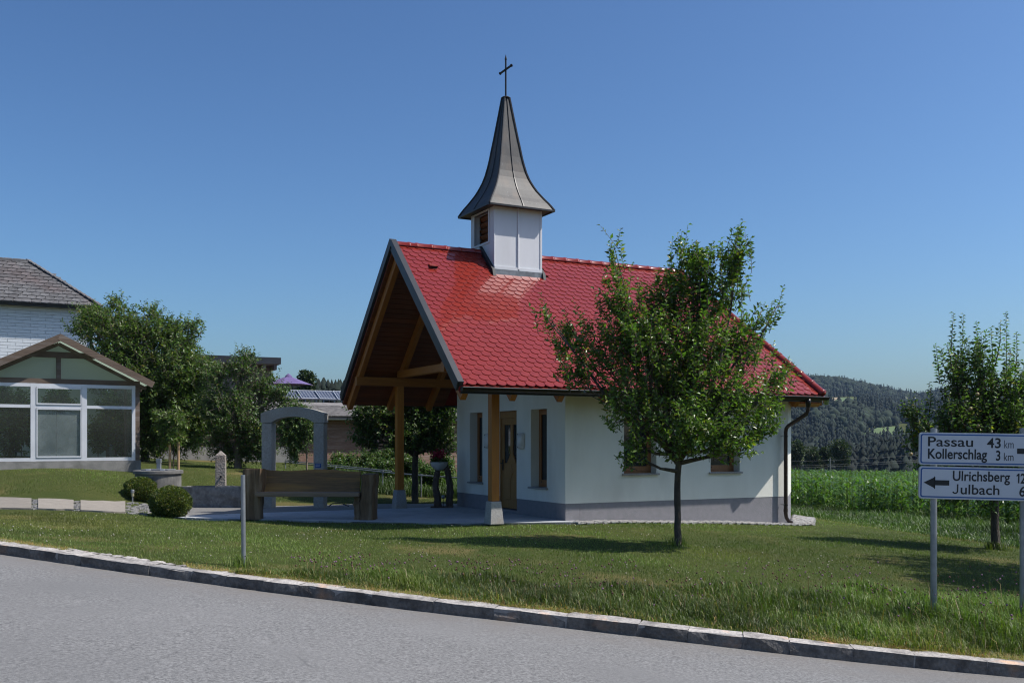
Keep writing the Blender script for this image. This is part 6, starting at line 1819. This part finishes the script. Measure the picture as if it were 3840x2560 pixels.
# ---- berry bushes in front of the barn and plants in the greenhouse
bushes = [(790, 1072, 30, 22, 31.5), (852, 1068, 40, 26, 31.2), (905, 1062, 30, 24, 31.0), (770, 1090, 20, 14, 30.5), (875, 1085, 36, 16, 30.0), (940, 1075, 26, 20, 30.5), (1015, 1082, 26, 26, 30.0), (990, 1100, 26, 18, 29)]
order_w = ['first', 'second', 'third', 'fourth', 'fifth', 'sixth', 'seventh', 'eighth']
for i, (x, y, rx_, ry_, d_) in enumerate(sorted(bushes)):
    b = dsp(x, y, d_); z = gh(b.x, b.y); b.z = z
    top_ = dsp(x, y - ry_, d_).z; yb_ = (HORIZON - (z + 0.35 - EYE) * FPX / d_) / 1.63265
    tree('berry_bush', '%s berry bush from the left in the row before the barn wall' % order_w[i], 'bush', b,
         [(x, y, rx_, ry_), (x - rx_ * .4, y - ry_ * .5, rx_ * .4, ry_ * .6), (x + rx_ * .4, y - ry_ * .3, rx_ * .4, ry_ * .6), (x, (y + yb_) / 2, rx_ * .9, max(8, (yb_ - y) * .6))], d_, 2600, 0.10, 80 + i, M['leaf_grey'], M['bark'], (x, y + ry_ * .6), 0.02, 0.8, 0.4, limb_r=0.018, group='berry bushes before the barn', ratio=.7)
gp = [(25, 985, 22, 60, 28.2), (50, 960, 18, 60, 28.4), (12, 920, 20, 25, 28.2), (130, 925, 30, 20, 28.6), (250, 960, 34, 60, 28.8), (225, 1000, 20, 40, 28.3), (280, 1000, 20, 45, 28.6)]
gl = ['tall tomato plant at the far left inside the greenhouse', 'tomato plant inside the greenhouse against the left mullion', 'leafy plant high in the upper left greenhouse pane', 'plant top behind the upper middle greenhouse pane', 'big dark plant behind the right greenhouse pane', 'dark plant behind the right pane near the middle mullion', 'dark plant behind the right pane near the corner post']
for i, (x, y, rx_, ry_, d_) in enumerate(gp):
    b = dsp(x, 1052, d_); b.z = gh(b.x, min(b.y, 28))
    tree('greenhouse_plant', gl[i], 'plant', b, [(x, y, rx_, ry_), (x + 4, y + ry_ * .6, rx_ * .7, ry_ * .4)], d_, 1300, 0.16, 100 + i, M['leaf_grey'], M['bark'], (x, y + ry_), 0.015, 0.5, 0.4, limb_r=0.012, group='plants in the greenhouse', ratio=.55)

# ------------------------------------------------------------------ grass
def seg_side(x, y, a, b): return (b[0] - a[0]) * (y - a[1]) - (b[1] - a[1]) * (x - a[0])
def in_poly(poly, x, y, grow=0.0):
    ins = np.ones(len(x), bool)
    for i in range(len(poly)):
        a, b = poly[i], poly[(i + 1) % len(poly)]
        L = math.hypot(b[0] - a[0], b[1] - a[1])
        ins &= ((b[0] - a[0]) * (y - a[1]) - (b[1] - a[1]) * (x - a[0])) / L > -grow
    return ins
FT = hull([(p.x, p.y) for p in (CH(0, -0.44), CH(6.30, -0.44), CH(6.64, -0.10), CH(LA + KK + .5, KK - .2), CH(LA + KK + .1, W - KK), CH(LA, W), CH(0, W))])
PTH = hull([(p.x, p.y) for p in [path_pt(px, py_at(px, k)) for px in (-200, 0, 150, 300, 480, 545) for k in (1, 2)]])
def lawn_mask(x, y, g=-0.03):
    k = y > kerb_y(x) + 0.27
    for poly in (PH, FT, PTH): k &= ~in_poly(poly, x, y, g)
    k &= ~((x < gc.x + 0.1) & (y > GD - 0.1) & (y < GD + 6))
    return k
def fr_mask(x, y): return np.abs(x) < y * 0.535 + 0.8
def snoise(x, y, s, seed=0):
    return (np.sin(x * s + seed) * np.cos(y * s * 1.13 + seed * 2) + np.sin(x * s * 0.53 - y * s * 0.71 + seed * 3) + np.sin(x * s * 1.9 + y * s * 1.3 + seed)) / 3
def blades(x, y, z, h, w, lean, rng, tint, name, mat, seg2=True, az=None):
    n = len(x); az = rng.uniform(0, 6.283, n) if az is None else az
    fx, fy = np.cos(az), np.sin(az); sx, sy = -fy, fx
    base = np.stack([x, y, z], 1)
    side = np.stack([sx, sy, np.zeros(n)], 1) * (w * .5)[:, None]
    ld = np.stack([fx, fy, np.zeros(n)], 1)
    up = np.array([0, 0, 1.0])
    if seg2:
        v = np.empty((n, 5, 3), np.float32)
        mid = base + up * (h * .6)[:, None] + ld * (lean * h * .28)[:, None]
        tip = base + up * (h * (1 - .35 * np.minimum(lean, 1.2)))[:, None] + ld * (lean * h)[:, None]
        v[:, 0] = base - side; v[:, 1] = base + side; v[:, 2] = mid + side * .75; v[:, 3] = mid - side * .75; v[:, 4] = tip
        b = (np.arange(n) * 5)[:, None]
        f = np.concatenate([b + np.array([[0, 1, 2]]), b + np.array([[0, 2, 3]]), b + np.array([[3, 2, 4]])], 0); k = 5
    else:
        v = np.empty((n, 3, 3), np.float32)
        v[:, 0] = base - side; v[:, 1] = base + side; v[:, 2] = base + up * h[:, None] + ld * (lean * h)[:, None]
        f = (np.arange(n) * 3)[:, None] + np.array([[0, 1, 2]]); k = 3
    return link(name, np_mesh(name, v.reshape(-1, 3), f, mat, False, np.repeat(tint, k, 0)))
rng = np.random.default_rng(99)
def scatter(y0, y1, dens, xm=None):
    n = int((y1 - y0) * ((y0 + y1) / 2 * 1.07 + 1.6) * dens)
    y = rng.uniform(y0, y1, n); x = rng.uniform(-1, 1, n) * (y * .535 + .8)
    return x, y
def grass_tint(x, y, n, dry=0.0):
    d = np.clip(0.5 + 0.9 * snoise(x, y, 0.55, 1) + 0.5 * snoise(x, y, 1.9, 2), 0, 1)
    pale = np.clip(snoise(x, y, 0.42, 5) * 1.8 - 0.42, 0, 1) * 0.6 + np.clip(snoise(x, y, 1.6, 7) * 1.5 - .6, 0, 1) * .4 + dry
    g = (0.60 + 0.62 * d) * (1 + .07 * np.sin((x * .47 - y * .88) * 5.2)) * rng.uniform(.65, 1.3, n)
    t = np.stack([g, g, g], 1)
    straw = np.array([1.75, 1.15, 1.35])
    pale = np.clip(pale + (rng.random(n) < .06) * .6, 0, 1)[:, None]
    return t * (1 - pale) + t * straw * pale
xs_, ys_ = [], []
for (a, b, dn) in ((9.0, 16, 1500), (16, 21, 1000), (21, 27, 560), (27, 34, 260)):
    x, y = scatter(a, b, dn); k = lawn_mask(x, y); xs_.append(x[k]); ys_.append(y[k])
x = np.concatenate(xs_); y = np.concatenate(ys_); n = len(x); z = lawn_h(x, y) - 0.004
patch = 0.75 + 0.55 * np.clip(snoise(x, y, 1.4, 9) + .3, 0, 1)
dk = y - kerb_y(x)
dry = np.clip(1.0 - (dk - .26) / .55, 0, .9) * (0.55 + .45 * snoise(x, y, 2.2, 4))
dtr = np.hypot(x - 3.6, (y - 15.6) * 1.6); dry = dry + np.clip(1 - dtr / 1.9, 0, .75) * (0.6 + .4 * snoise(x, y, 3, 6))
dw = np.abs(-seg_side(x, y, (6.6, 27.0), (10.4, 18.4))) / 9.4; dry = dry + np.clip(1 - dw / .5, 0, .75)
h = rng.uniform(.015, .042, n) * patch; w = rng.uniform(.005, .010, n) * (1 + .03 * (y - 12))
tag(blades(x, y, z, h, w, rng.uniform(.1, .9, n), rng, grass_tint(x, y, n, np.clip(dry, 0, 1)), 'lawn_grass', M['grass'], False), 'short mown lawn grass between kerb and chapel', 'grass', kind='stuff')

# unmown verge along the kerb
n = 90000
x = rng.uniform(-3.2, 8, n); t = rng.random(n) ** 1.15
tm = np.interp(x, [-3.2, -2.7, -1.3, 1.9, 5, 8], [.1, .5, 1.5, 2.7, 3.4, 3.8])
edge_n = 1 + .25 * snoise(x, x * 0, 2.1, 3)
dk = .28 + t * tm * edge_n; y = kerb_y(x) + dk
clump = np.clip(.55 + .7 * snoise(x, y, 2.6, 11) + .4 * snoise(x, y, 6.1, 12), .15, 1.3)
k = (rng.random(n) < .35 + .65 * clump) & fr_mask(x, y)
x, y, t, dk, clump = x[k], y[k], t[k], dk[k], clump[k]; n = len(x); z = lawn_h(x, y) - .01
right = np.clip((x - 2.0) / 3.5, 0, 1)
tall = .06 + clump * (.10 + .19 * right * np.clip(1.2 - abs(t - .45) * 1.6, 0, 1))
kd = np.clip(1 - (dk - .2) / .45, 0, 1)
h = tall * rng.uniform(.55, 1.25, n) * (1 - .6 * kd) * np.clip((1.05 - t) * 4, .35, 1)
tint = grass_tint(x, y, n, 0) * (1.0 + .25 * right[:, None] * np.array([0.6, 1.0, .3]))
tint *= (.62 + .5 * np.clip(snoise(x, y, 1.7, 61) + .4, 0, 1))[:, None]
seed_ = rng.random(n) < .02; h[seed_] *= 1.7; tint[seed_] = np.array([1.5, .8, 1.3]) * rng.uniform(.5, 1.1, (seed_.sum(), 1))
straw = (rng.random(n) < .02 + .55 * kd)
tint[straw] = np.stack([rng.uniform(1.6, 2.9, straw.sum()), rng.uniform(1.0, 1.7, straw.sum()), rng.uniform(1.4, 3.0, straw.sum())], 1)
tag(blades(x, y, z, h, rng.uniform(.005, .0105, n), rng.uniform(.15, 1.1, n), rng, tint, 'verge_grass', M['grass']), 'tall unmown grass verge beside the kerb', 'grass', kind='stuff')
# dry straw lying over the kerb edge
n = 16000
x = rng.uniform(-7, 6, n); dk = .23 + np.abs(rng.normal(0, .12, n)); y = kerb_y(x) + dk; k = fr_mask(x, y) & (snoise(x, y, 1.3, 21) + .5 * snoise(x, y, 4.2, 22) > -.35); x, y = x[k], y[k]; n = len(x)
z = np.maximum(lawn_h(x, y), kerb_z(x) + KERB_H - .02)
tag(blades(x, y, z, rng.uniform(.02, .07, n), rng.uniform(.003, .006, n), rng.uniform(.8, 2.2, n), rng, np.stack([rng.uniform(1.6, 3.0, n), rng.uniform(.9, 1.7, n), rng.uniform(1.3, 3.0, n)], 1), 'dry_grass', M['grass']), 'dry straw coloured grass edging the kerb', 'grass', kind='stuff')

# clover heads
ico = bmesh.new(); bmesh.ops.create_icosphere(ico, subdivisions=1, radius=1.0); IV = np.array([v.co[:] for v in ico.verts]); IF = np.array([[v.index for v in f.verts] for f in ico.faces]); ico.free()
def heads(P, r, tint, name, mat):
    n = len(P); v = (P[:, None, :] + IV[None] * r[:, None, None]).reshape(-1, 3); f = ((np.arange(n) * len(IV))[:, None, None] + IF[None]).reshape(-1, 3)
    return link(name, np_mesh(name, v, f, mat, False, np.repeat(tint, len(IV), 0)))
n = 1100
x = rng.uniform(-2.6, 7.2, n); t = rng.random(n) ** .6; tm = np.interp(x, [-3.2, -2.7, -1.3, 1.9, 5, 8], [.1, .5, 1.5, 2.8, 3.6, 4.0]); y = kerb_y(x) + .45 + t * tm
k = (snoise(x, y, .9, 31) + .6 * snoise(x, y, 2.7, 32) + rng.normal(0, .3, n) > -.25) & fr_mask(x, y); x, y = x[k], y[k]; n = len(x); z0 = lawn_h(x, y); hh = rng.uniform(.11, .27, n) + .12 * np.clip((x - 2) / 3.5, 0, 1)
col = np.where((rng.random(n) < .38)[:, None], np.array([.85, 1.0, 1.05]), np.array([.42, .45, .22])) * rng.uniform(.6, 1.3, (n, 1))
tag(heads(np.stack([x, y, z0 + hh], 1), rng.uniform(.006, .0135, n), col, 'clover_flowers', M['flower']), 'scattered pink and brown clover heads in the verge', 'flowers', kind='stuff')
blades(x, y, z0, hh, np.full(n, .004), rng.uniform(0, .1, n), rng, np.full((n, 3), .8), 'clover_stems', M['grass'])
tag(bpy.data.objects['clover_stems'], 'thin stems carrying the clover heads of the verge', 'flowers', kind='stuff')
n = 700
y = rng.uniform(12.6, 20.5, n); x = rng.uniform(-1, .55, n) * (y * .535 + .8); k = lawn_mask(x, y) & (snoise(x, y, 1.1, 41) > .05); x, y = x[k], y[k]; n = len(x)
tag(heads(np.stack([x, y, lawn_h(x, y) + rng.uniform(.035, .07, n)], 1), rng.uniform(.006, .012, n), np.stack([np.full(n, 1.6), np.full(n, 3.4), np.full(n, 1.7)], 1) * rng.uniform(.7, 1.1, (n, 1)), 'white_clover', M['flower']), 'tiny white clover heads dotting the lawn', 'flowers', kind='stuff')
# grass tufts round post feet and tree foot
px_, py_ = [], []
for (cx, cy, m_) in ((post.location.x, post.location.y, 160), (sign.location.x, sign.location.y, 260), (pb.x, pb.y, 160), (apb.x, apb.y, 420), (at(3832, 2330, SD).x, SD, 300)):
    px_.append(rng.normal(cx, .10, m_)); py_.append(rng.normal(cy, .10, m_))
x, y = np.concatenate(px_), np.concatenate(py_); n = len(x)
tag(blades(x, y, lawn_h(x, y) - .01, rng.uniform(.08, .24, n), rng.uniform(.006, .011, n), rng.uniform(.2, 1.0, n), rng, grass_tint(x, y, n, .1), 'grass_tufts', M['grass']), 'longer grass tufts round the post feet and trunks', 'grass', kind='stuff')

# weeds before the corn and behind the terrace
W0, W1 = (6.6, 27.0), (10.4, 18.4)
n = 120000; x = rng.uniform(5.5, 19, n); y = rng.uniform(17, 37, n)
k = (seg_side(x, y, W0, W1) > 0) & fr_mask(x, y) & ~in_poly(FT, x, y, .2)
x, y = x[k], y[k]
x2 = rng.uniform(-5.2, 1.5, 22000); y2 = rng.uniform(26.9, 31, 22000); k = y2 > 27.1 + .15 * snoise(x2, y2, 1.5, 3); x = np.r_[x, x2[k]]; y = np.r_[y, y2[k]]
n = len(x); z = lawn_h(x, y) - .02
cl = np.clip(.6 + .6 * snoise(x, y, 1.3, 51) + .35 * snoise(x, y, 3.3, 52), .25, 1.4)
dist = np.abs(seg_side(x, y, W0, W1)) / math.hypot(W1[0] - W0[0], W1[1] - W0[1])
hs = np.where(x > 3, np.clip(.25 + dist * .10, .2, 1.0), .8)
h = (.12 + .38 * cl) * hs * rng.uniform(.5, 1.2, n)
tint = grass_tint(x, y, n, 0); pk = rng.random(n) < .06; tint[pk] = np.array([2.6, 1.9, 4.0]) * rng.uniform(.7, 1.2, (pk.sum(), 1))
tag(blades(x, y, z, h, rng.uniform(.010, .026, n), rng.uniform(.1, .9, n), rng, tint, 'meadow_weeds', M['weed']), 'rough green weeds and grasses before the maize field', 'weeds', kind='stuff')

# ------------------------------------------------------------------ maize field
def corn_field():
    rng = np.random.default_rng(17)
    C0, C1 = (9.4, 37.0), (14.2, 26.0)
    xs, ys = [], []
    for (y0, y1, dens) in ((24, 50, 6.5), (50, 100, 2.2)):
        n = int((y1 - y0) * 34 * dens); x = rng.uniform(4, 60 if y1 > 60 else 32, n); y = rng.uniform(y0, y1, n)
        k = (seg_side(x, y, C0, C1) > 0) & (x < y * .56 + 2) & (x > y * .2); xs.append(x[k]); ys.append(y[k])
    x = np.concatenate(xs); y = np.concatenate(ys); n = len(x); z = lawn_h(x, y)
    H = rng.uniform(1.25, 1.62, n)
    nl = 9
    az = rng.uniform(0, 6.28, (n, 1)) + np.arange(nl)[None] * math.pi + rng.normal(0, .4, (n, nl))
    hb = H[:, None] * np.linspace(.12, .86, nl)[None] + rng.normal(0, .03, (n, nl))
    L = rng.uniform(.45, .8, (n, nl)) * np.linspace(.9, .75, nl)[None]
    elev = rng.uniform(.9, 1.3, (n, nl))
    base = np.stack([np.repeat(x[:, None], nl, 1), np.repeat(y[:, None], nl, 1), z[:, None] + hb], 2)
    dh = np.stack([np.cos(az), np.sin(az), np.zeros_like(az)], 2); sd = np.stack([-np.sin(az), np.cos(az), np.zeros_like(az)], 2)
    pts = []
    for s, wd in ((0, .035), (.35, .075), (.7, .06), (1.0, .008)):
        r = L * (s * np.cos(elev) * 0.9 + .55 * s * s); zz = L * (s * np.sin(elev) - .78 * s * s * rng.uniform(.7, 1.2, (n, nl)))
        c = base + dh * r[:, :, None] + np.array([0, 0, 1.0]) * zz[:, :, None]
        pts += [c - sd * wd / 2, c + sd * wd / 2]
    v = np.stack(pts, 2).reshape(-1, 3)
    m = n * nl; b = (np.arange(m) * 8)[:, None]
    f = np.concatenate([b + np.array([[2 * k, 2 * k + 1, 2 * k + 3, 2 * k + 2]]) for k in range(3)], 0)
    g = rng.uniform(.6, 1.35, m); t = np.repeat(np.stack([g * rng.uniform(.8, 1.15, m), g, g * rng.uniform(.8, 1.3, m)], 1), 8, 0)
    # stalks
    sv = np.empty((n, 6, 3), np.float32)
    for k in range(3):
        o = np.stack([np.full(n, .014 * math.cos(k * 2.1)), np.full(n, .014 * math.sin(k * 2.1)), np.zeros(n)], 1); q = np.stack([x, y, z], 1)
        sv[:, k] = q + o; sv[:, 3 + k] = q + o * .4 + np.array([0, 0, 1]) * H[:, None]
    b2 = (np.arange(n) * 6)[:, None] + len(v)
    f2 = np.concatenate([b2 + np.array([[k, (k + 1) % 3, 3 + (k + 1) % 3, 3 + k]]) for k in range(3)], 0)
    o = link('maize_field', np_mesh('maize_field', np.concatenate([v, sv.reshape(-1, 3)]), np.concatenate([f, f2]), M['corn'], False, np.concatenate([t, np.full((n * 6, 3), .9)])))
    tag(o, 'dense green maize field to the right of the chapel', 'maize', kind='stuff')
corn_field()
# ------------------------------------------------------------------ hills, woods, distant trees
def conifer_proto(seed, levels=5, n=7):
    rr = random.Random(seed); v, f = [], []
    for i in range(levels):
        t = i / levels; z0 = 0.08 + 0.92 * t; z1 = min(1.0, z0 + 0.30 * (1 - t) + 0.06); r = 0.20 * (1 - t) ** 0.85 + 0.012
        c = len(v); v.append((0, 0, z1))
        for k in range(n):
            a = 2 * math.pi * (k + 0.5 * (i % 2)) / n + rr.gauss(0, .12); q = r * rr.uniform(.65, 1.2) * (1.0 if k % 2 else 0.78)
            v.append((q * math.cos(a), q * math.sin(a), z0 + rr.gauss(0, .012)))
        for k in range(n): f.append((c, c + 1 + k, c + 1 + (k + 1) % n))
    return np.array(v), np.array(f)
def round_proto(seed):
    rr = random.Random(seed)
    bm = bmesh.new(); bmesh.ops.create_icosphere(bm, subdivisions=2, radius=1.0)
    ph = [rr.uniform(0, 6) for _ in range(6)]
    for q in bm.verts:
        c = q.co
        k = 1 + .18 * math.sin(c.x * 4 + ph[0]) * math.sin(c.y * 4 + ph[1]) + .14 * math.sin(c.z * 6 + ph[2]) * math.sin(c.x * 5 + ph[3]) + rr.gauss(0, .085)
        q.co = Vector((c.x * .40 * k, c.y * .40 * k, .56 + c.z * .44 * k))
    v = np.array([q.co[:] for q in bm.verts]); f = np.array([[q.index for q in g.verts] for g in bm.faces]); bm.free()
    return v, f
protos_c = [conifer_proto(i) for i in range(5)]; protos_r = [round_proto(i) for i in range(4)]
def wood_mass(name, pos, hts, is_c, rng, mat_tint):
    V_, F_, T_ = [], [], []; base = 0
    for i in range(len(pos)):
        v, f = (protos_c[i % 5] if is_c[i] else protos_r[i % 4])
        a = rng.uniform(0, 6.28); c, s = math.cos(a), math.sin(a); h = hts[i]; wd = h * rng.uniform(.85, 1.2)
        q = np.stack([(v[:, 0] * c - v[:, 1] * s) * wd, (v[:, 0] * s + v[:, 1] * c) * wd, v[:, 2] * h], 1) + pos[i]
        V_.append(q); F_.append(f + base); base += len(v)
        g = rng.uniform(.7, 1.3) * (1.0 if is_c[i] else 2.0)
        col = np.array([g * (0.9 if is_c[i] else 1.15), g, g * (1.0 if is_c[i] else .75)])
        T_.append(np.repeat(col[None], len(v), 0) * rng.uniform(.75, 1.25, (len(v), 1)))
    return link(name, np_mesh(name, np.concatenate(V_), np.concatenate(F_), mat_tint, False, np.concatenate(T_)))
rng = np.random.default_rng(4)
# forest covering the hill on the right
n = 17000
yy = rng.uniform(430, 1420, n); ang = rng.uniform(0.245, 0.62, n); xx = ang * yy
k = rng.random(n) < yy / 1420 * .85 + .1; xx, yy, ang = xx[k], yy[k], ang[k]
zz = far_h(xx, yy)
px = 1920 + FPX * xx / yy; py = HORIZON - FPX * (zz - EYE) / yy
m1 = (px > 3095) & (px < 3225) & (py > 1488 + (px - 3095) * .0) & (py < 1535)
m2 = (px > 3225) & (px < 3420) & (py > 1602 - (px - 3225) * .02) & (py < 1660) & ((px - 3225) * .25 + py > 1630)
k = ~(m1 | m2); xx, yy, zz = xx[k], yy[k], zz[k]; n = len(xx)
mix = snoise(xx, yy, .012, 2) + rng.normal(0, .35, n)
isc = mix > -.12
hts = np.where(isc, rng.uniform(8, 15, n), rng.uniform(6, 10.5, n))
hill_wood = wood_mass('hill_forest', np.stack([xx, yy, zz - 1.0], 1), hts, isc, rng, M['needle'])
tag(hill_wood, 'dark mixed forest covering the distant hill on the right', 'forest', kind='stuff')
# spruces scattered at the foot meadow
# dark wood at the hill foot behind the maize
n = 800
xx = rng.uniform(60, 190, n); yy = rng.uniform(270, 420, n); k = (xx / yy > .26) & (xx / yy < .56); xx, yy = xx[k], yy[k]; n = len(xx)
isc = rng.random(n) < 1.1; hts = np.where(isc, rng.uniform(11, 18, n), rng.uniform(8, 12, n)) * np.interp(xx / yy, [.27, .38, .45, .5], [.55, .85, 1.0, 1.0])
tag(wood_mass('valley_forest', np.stack([xx, yy, far_h(xx, yy) - .5], 1), hts, isc, rng, M['needle']), 'belt of dark spruces behind the maize field', 'forest', kind='stuff')
# tan field on the hill
def field(name, pxs, dist, mat, label):
    v = []
    for (px, py) in pxs:
        lo, hi = 300.0, 1400.0
        for _ in range(40):
            md = (lo + hi) / 2; p = at(px, py, md)
            if p.z > float(far_h(np.array([p.x]), np.array([p.y]))[0]): lo = md
            else: hi = md
        v.append(at(px, py, lo) + Vector((0, 0, 1.2)))
    o = MB().add(v, [tuple(range(len(v)))]).build(name, mat, None); tag(o, label, 'field', kind='structure')
M['stubble'] = pm('tan_field', (0.30, 0.22, 0.13), (0.25, 0.19, 0.11), .05, .95)
M['meadow'] = pm('green_field', (0.085, 0.13, 0.04), (0.07, 0.11, 0.035), .05, .95)
field('stubble_field', [(3085, 1520), (3112, 1516), (3150, 1494), (3088, 1495)], 0, M['stubble'], 'small tan field on the wooded hill')
field('hill_meadow', [(3112, 1520), (3180, 1516), (3200, 1496), (3152, 1494)], 0, M['meadow'], 'small green meadow beside the tan hill field')
field('valley_meadow', [(3230, 1636), (3330, 1648), (3400, 1640), (3370, 1604), (3290, 1610)], 0, M['meadow'], 'green meadow between the woods at the hill foot')

def far_tree(name, label, px, py_top, py_base, d, wpx, seed, group=None, n=2600):
    """leaf clump tree by photo pixels"""
    rng = np.random.default_rng(seed); s = d / FPX
    b = at(px, py_base, d); h = (py_base - py_top) * s; w = wpx * s / 2
    root = empty(name, b, 0, label, 'tree', group)
    lob = [(np.array([rng.uniform(-.55, .55) * w, rng.uniform(-.4, .4) * w, h * rng.uniform(.35, .82)]), rng.uniform(.35, .6)) for _ in range(9)] + [(np.array([0, 0, h * .6]), .8), (np.array([0, 0, h * .78]), .5)]
    idx_ = rng.integers(0, len(lob), n); C = np.array([lob[i][0] for i in idx_]); Rr = np.array([lob[i][1] for i in idx_])[:, None] * np.array([w, w, h * .32])
    dr = norm(rng.normal(0, 1, (n, 3))); P = C + dr * Rr * (rng.random((n, 1)) ** .3)
    P[:, 2] = np.clip(P[:, 2], h * .08, h)
    L = rng.uniform(.5, 1.0, n) * h * .06
    v, f = leaf_arrays(P, norm(dr + rng.normal(0, .5, (n, 3))), L, L * .9, rng)
    link('crown', np_mesh(name, v, f, M['leaf_far'], False, leaf_tint(n, rng, .55, 1.4, .02)), root)
    MB().tube([(0, 0, -1), (0, 0, h * .6)], [h * .03, h * .012], 7).build('trunk', M['bark'], root)
for i, (px, t_, b_, d_, w_, lab) in enumerate(((2990, 1640, 1790, 150, 70, 'dark tree at the maize field edge next to the chapel wall'), (3052, 1668, 1790, 145, 85, 'wide bushy tree in the middle of the group behind the maize'), (3100, 1672, 1790, 145, 60, 'smaller bushy tree left of the tallest behind the maize'), (3152, 1636, 1790, 140, 88, 'tallest round tree of the group behind the maize'), (2965, 1690, 1790, 150, 50, 'low tree half hidden by the chapel corner'))):
    far_tree('field_tree', lab, px, t_, b_, d_, w_, 200 + i, 'trees behind the maize field')
far_tree('round_tree', 'big round leafy tree behind the purple parasol', 1140, 1376, 1560, 105, 84, 300, n=4200)
# spruces behind the barn, one mass
n = 60
pxs = np.concatenate([rng.uniform(1020, 1110, 18), rng.uniform(1160, 1340, 42)]); tops = np.where(pxs < 1110, rng.uniform(1392, 1440, n), rng.uniform(1393, 1425, n)); ds = rng.uniform(108, 135, n)
pos = np.stack([(pxs - 1920) / FPX * ds, ds, np.full(n, .5)], 1); h = EYE - (tops - HORIZON) / FPX * ds - .5
tag(wood_mass('spruce_wood', pos, h * 1.0, rng.random(n) < 1.1, rng, M['needle']), 'dark wood of spruces behind the barn and parasol', 'forest', kind='stuff')

# power line beyond the maize
pd_ = 95.0
M['cable'] = pm('grey_cable', (0.16, 0.16, 0.16), None, rough=0.8)
p0 = at(3113, 1716, pd_)
pole = empty('power_line', (p0.x, p0.y, far_h(np.array([p0.x]), np.array([p0.y]))[0]), 0, 'thin pole with three wires beyond the maize field', 'power line')
pz0 = Vector(pole.location)
MB().tube([Vector((0, 0, -.5)), Vector((0, 0, p0.z - pz0.z))], 0.05, 7).build('pole', M['cable'], pole)
for (ya, yb) in ((1729, 1703), (1745, 1721), (1752, 1729)):
    a, b_ = at(2900, ya + 2, pd_), at(3560, yb - 8, pd_ + 6)
    pts = []
    for k in range(13):
        t_ = k / 12; q = a.lerp(b_, t_); q.z -= 0.16 * (1 - (2 * t_ - 1) ** 2); pts.append(q - pz0)
    MB().tube(pts, 0.006, 4).build('wire', M['cable'], pole)

# ------------------------------------------------------------------ air
hz_ = MB().box((-1650, -120, -40), (1650, 2150, 140)).build('haze', None, None)
hm = bpy.data.materials.new('summer_haze'); hm.use_nodes = True
hn = hm.node_tree; hn.nodes.clear()
ho = hn.nodes.new('ShaderNodeOutputMaterial'); hv = hn.nodes.new('ShaderNodeVolumePrincipled')
hv.inputs['Color'].default_value = (0.46, 0.68, 1.0, 1); hv.inputs['Density'].default_value = 0.00008; hv.inputs['Anisotropy'].default_value = 0.2
hn.links.new(hv.outputs[0], ho.inputs['Volume'])
hz_.data.materials.append(hm)
tag(hz_, 'thin bluish summer haze over the valley', 'haze', kind='stuff')
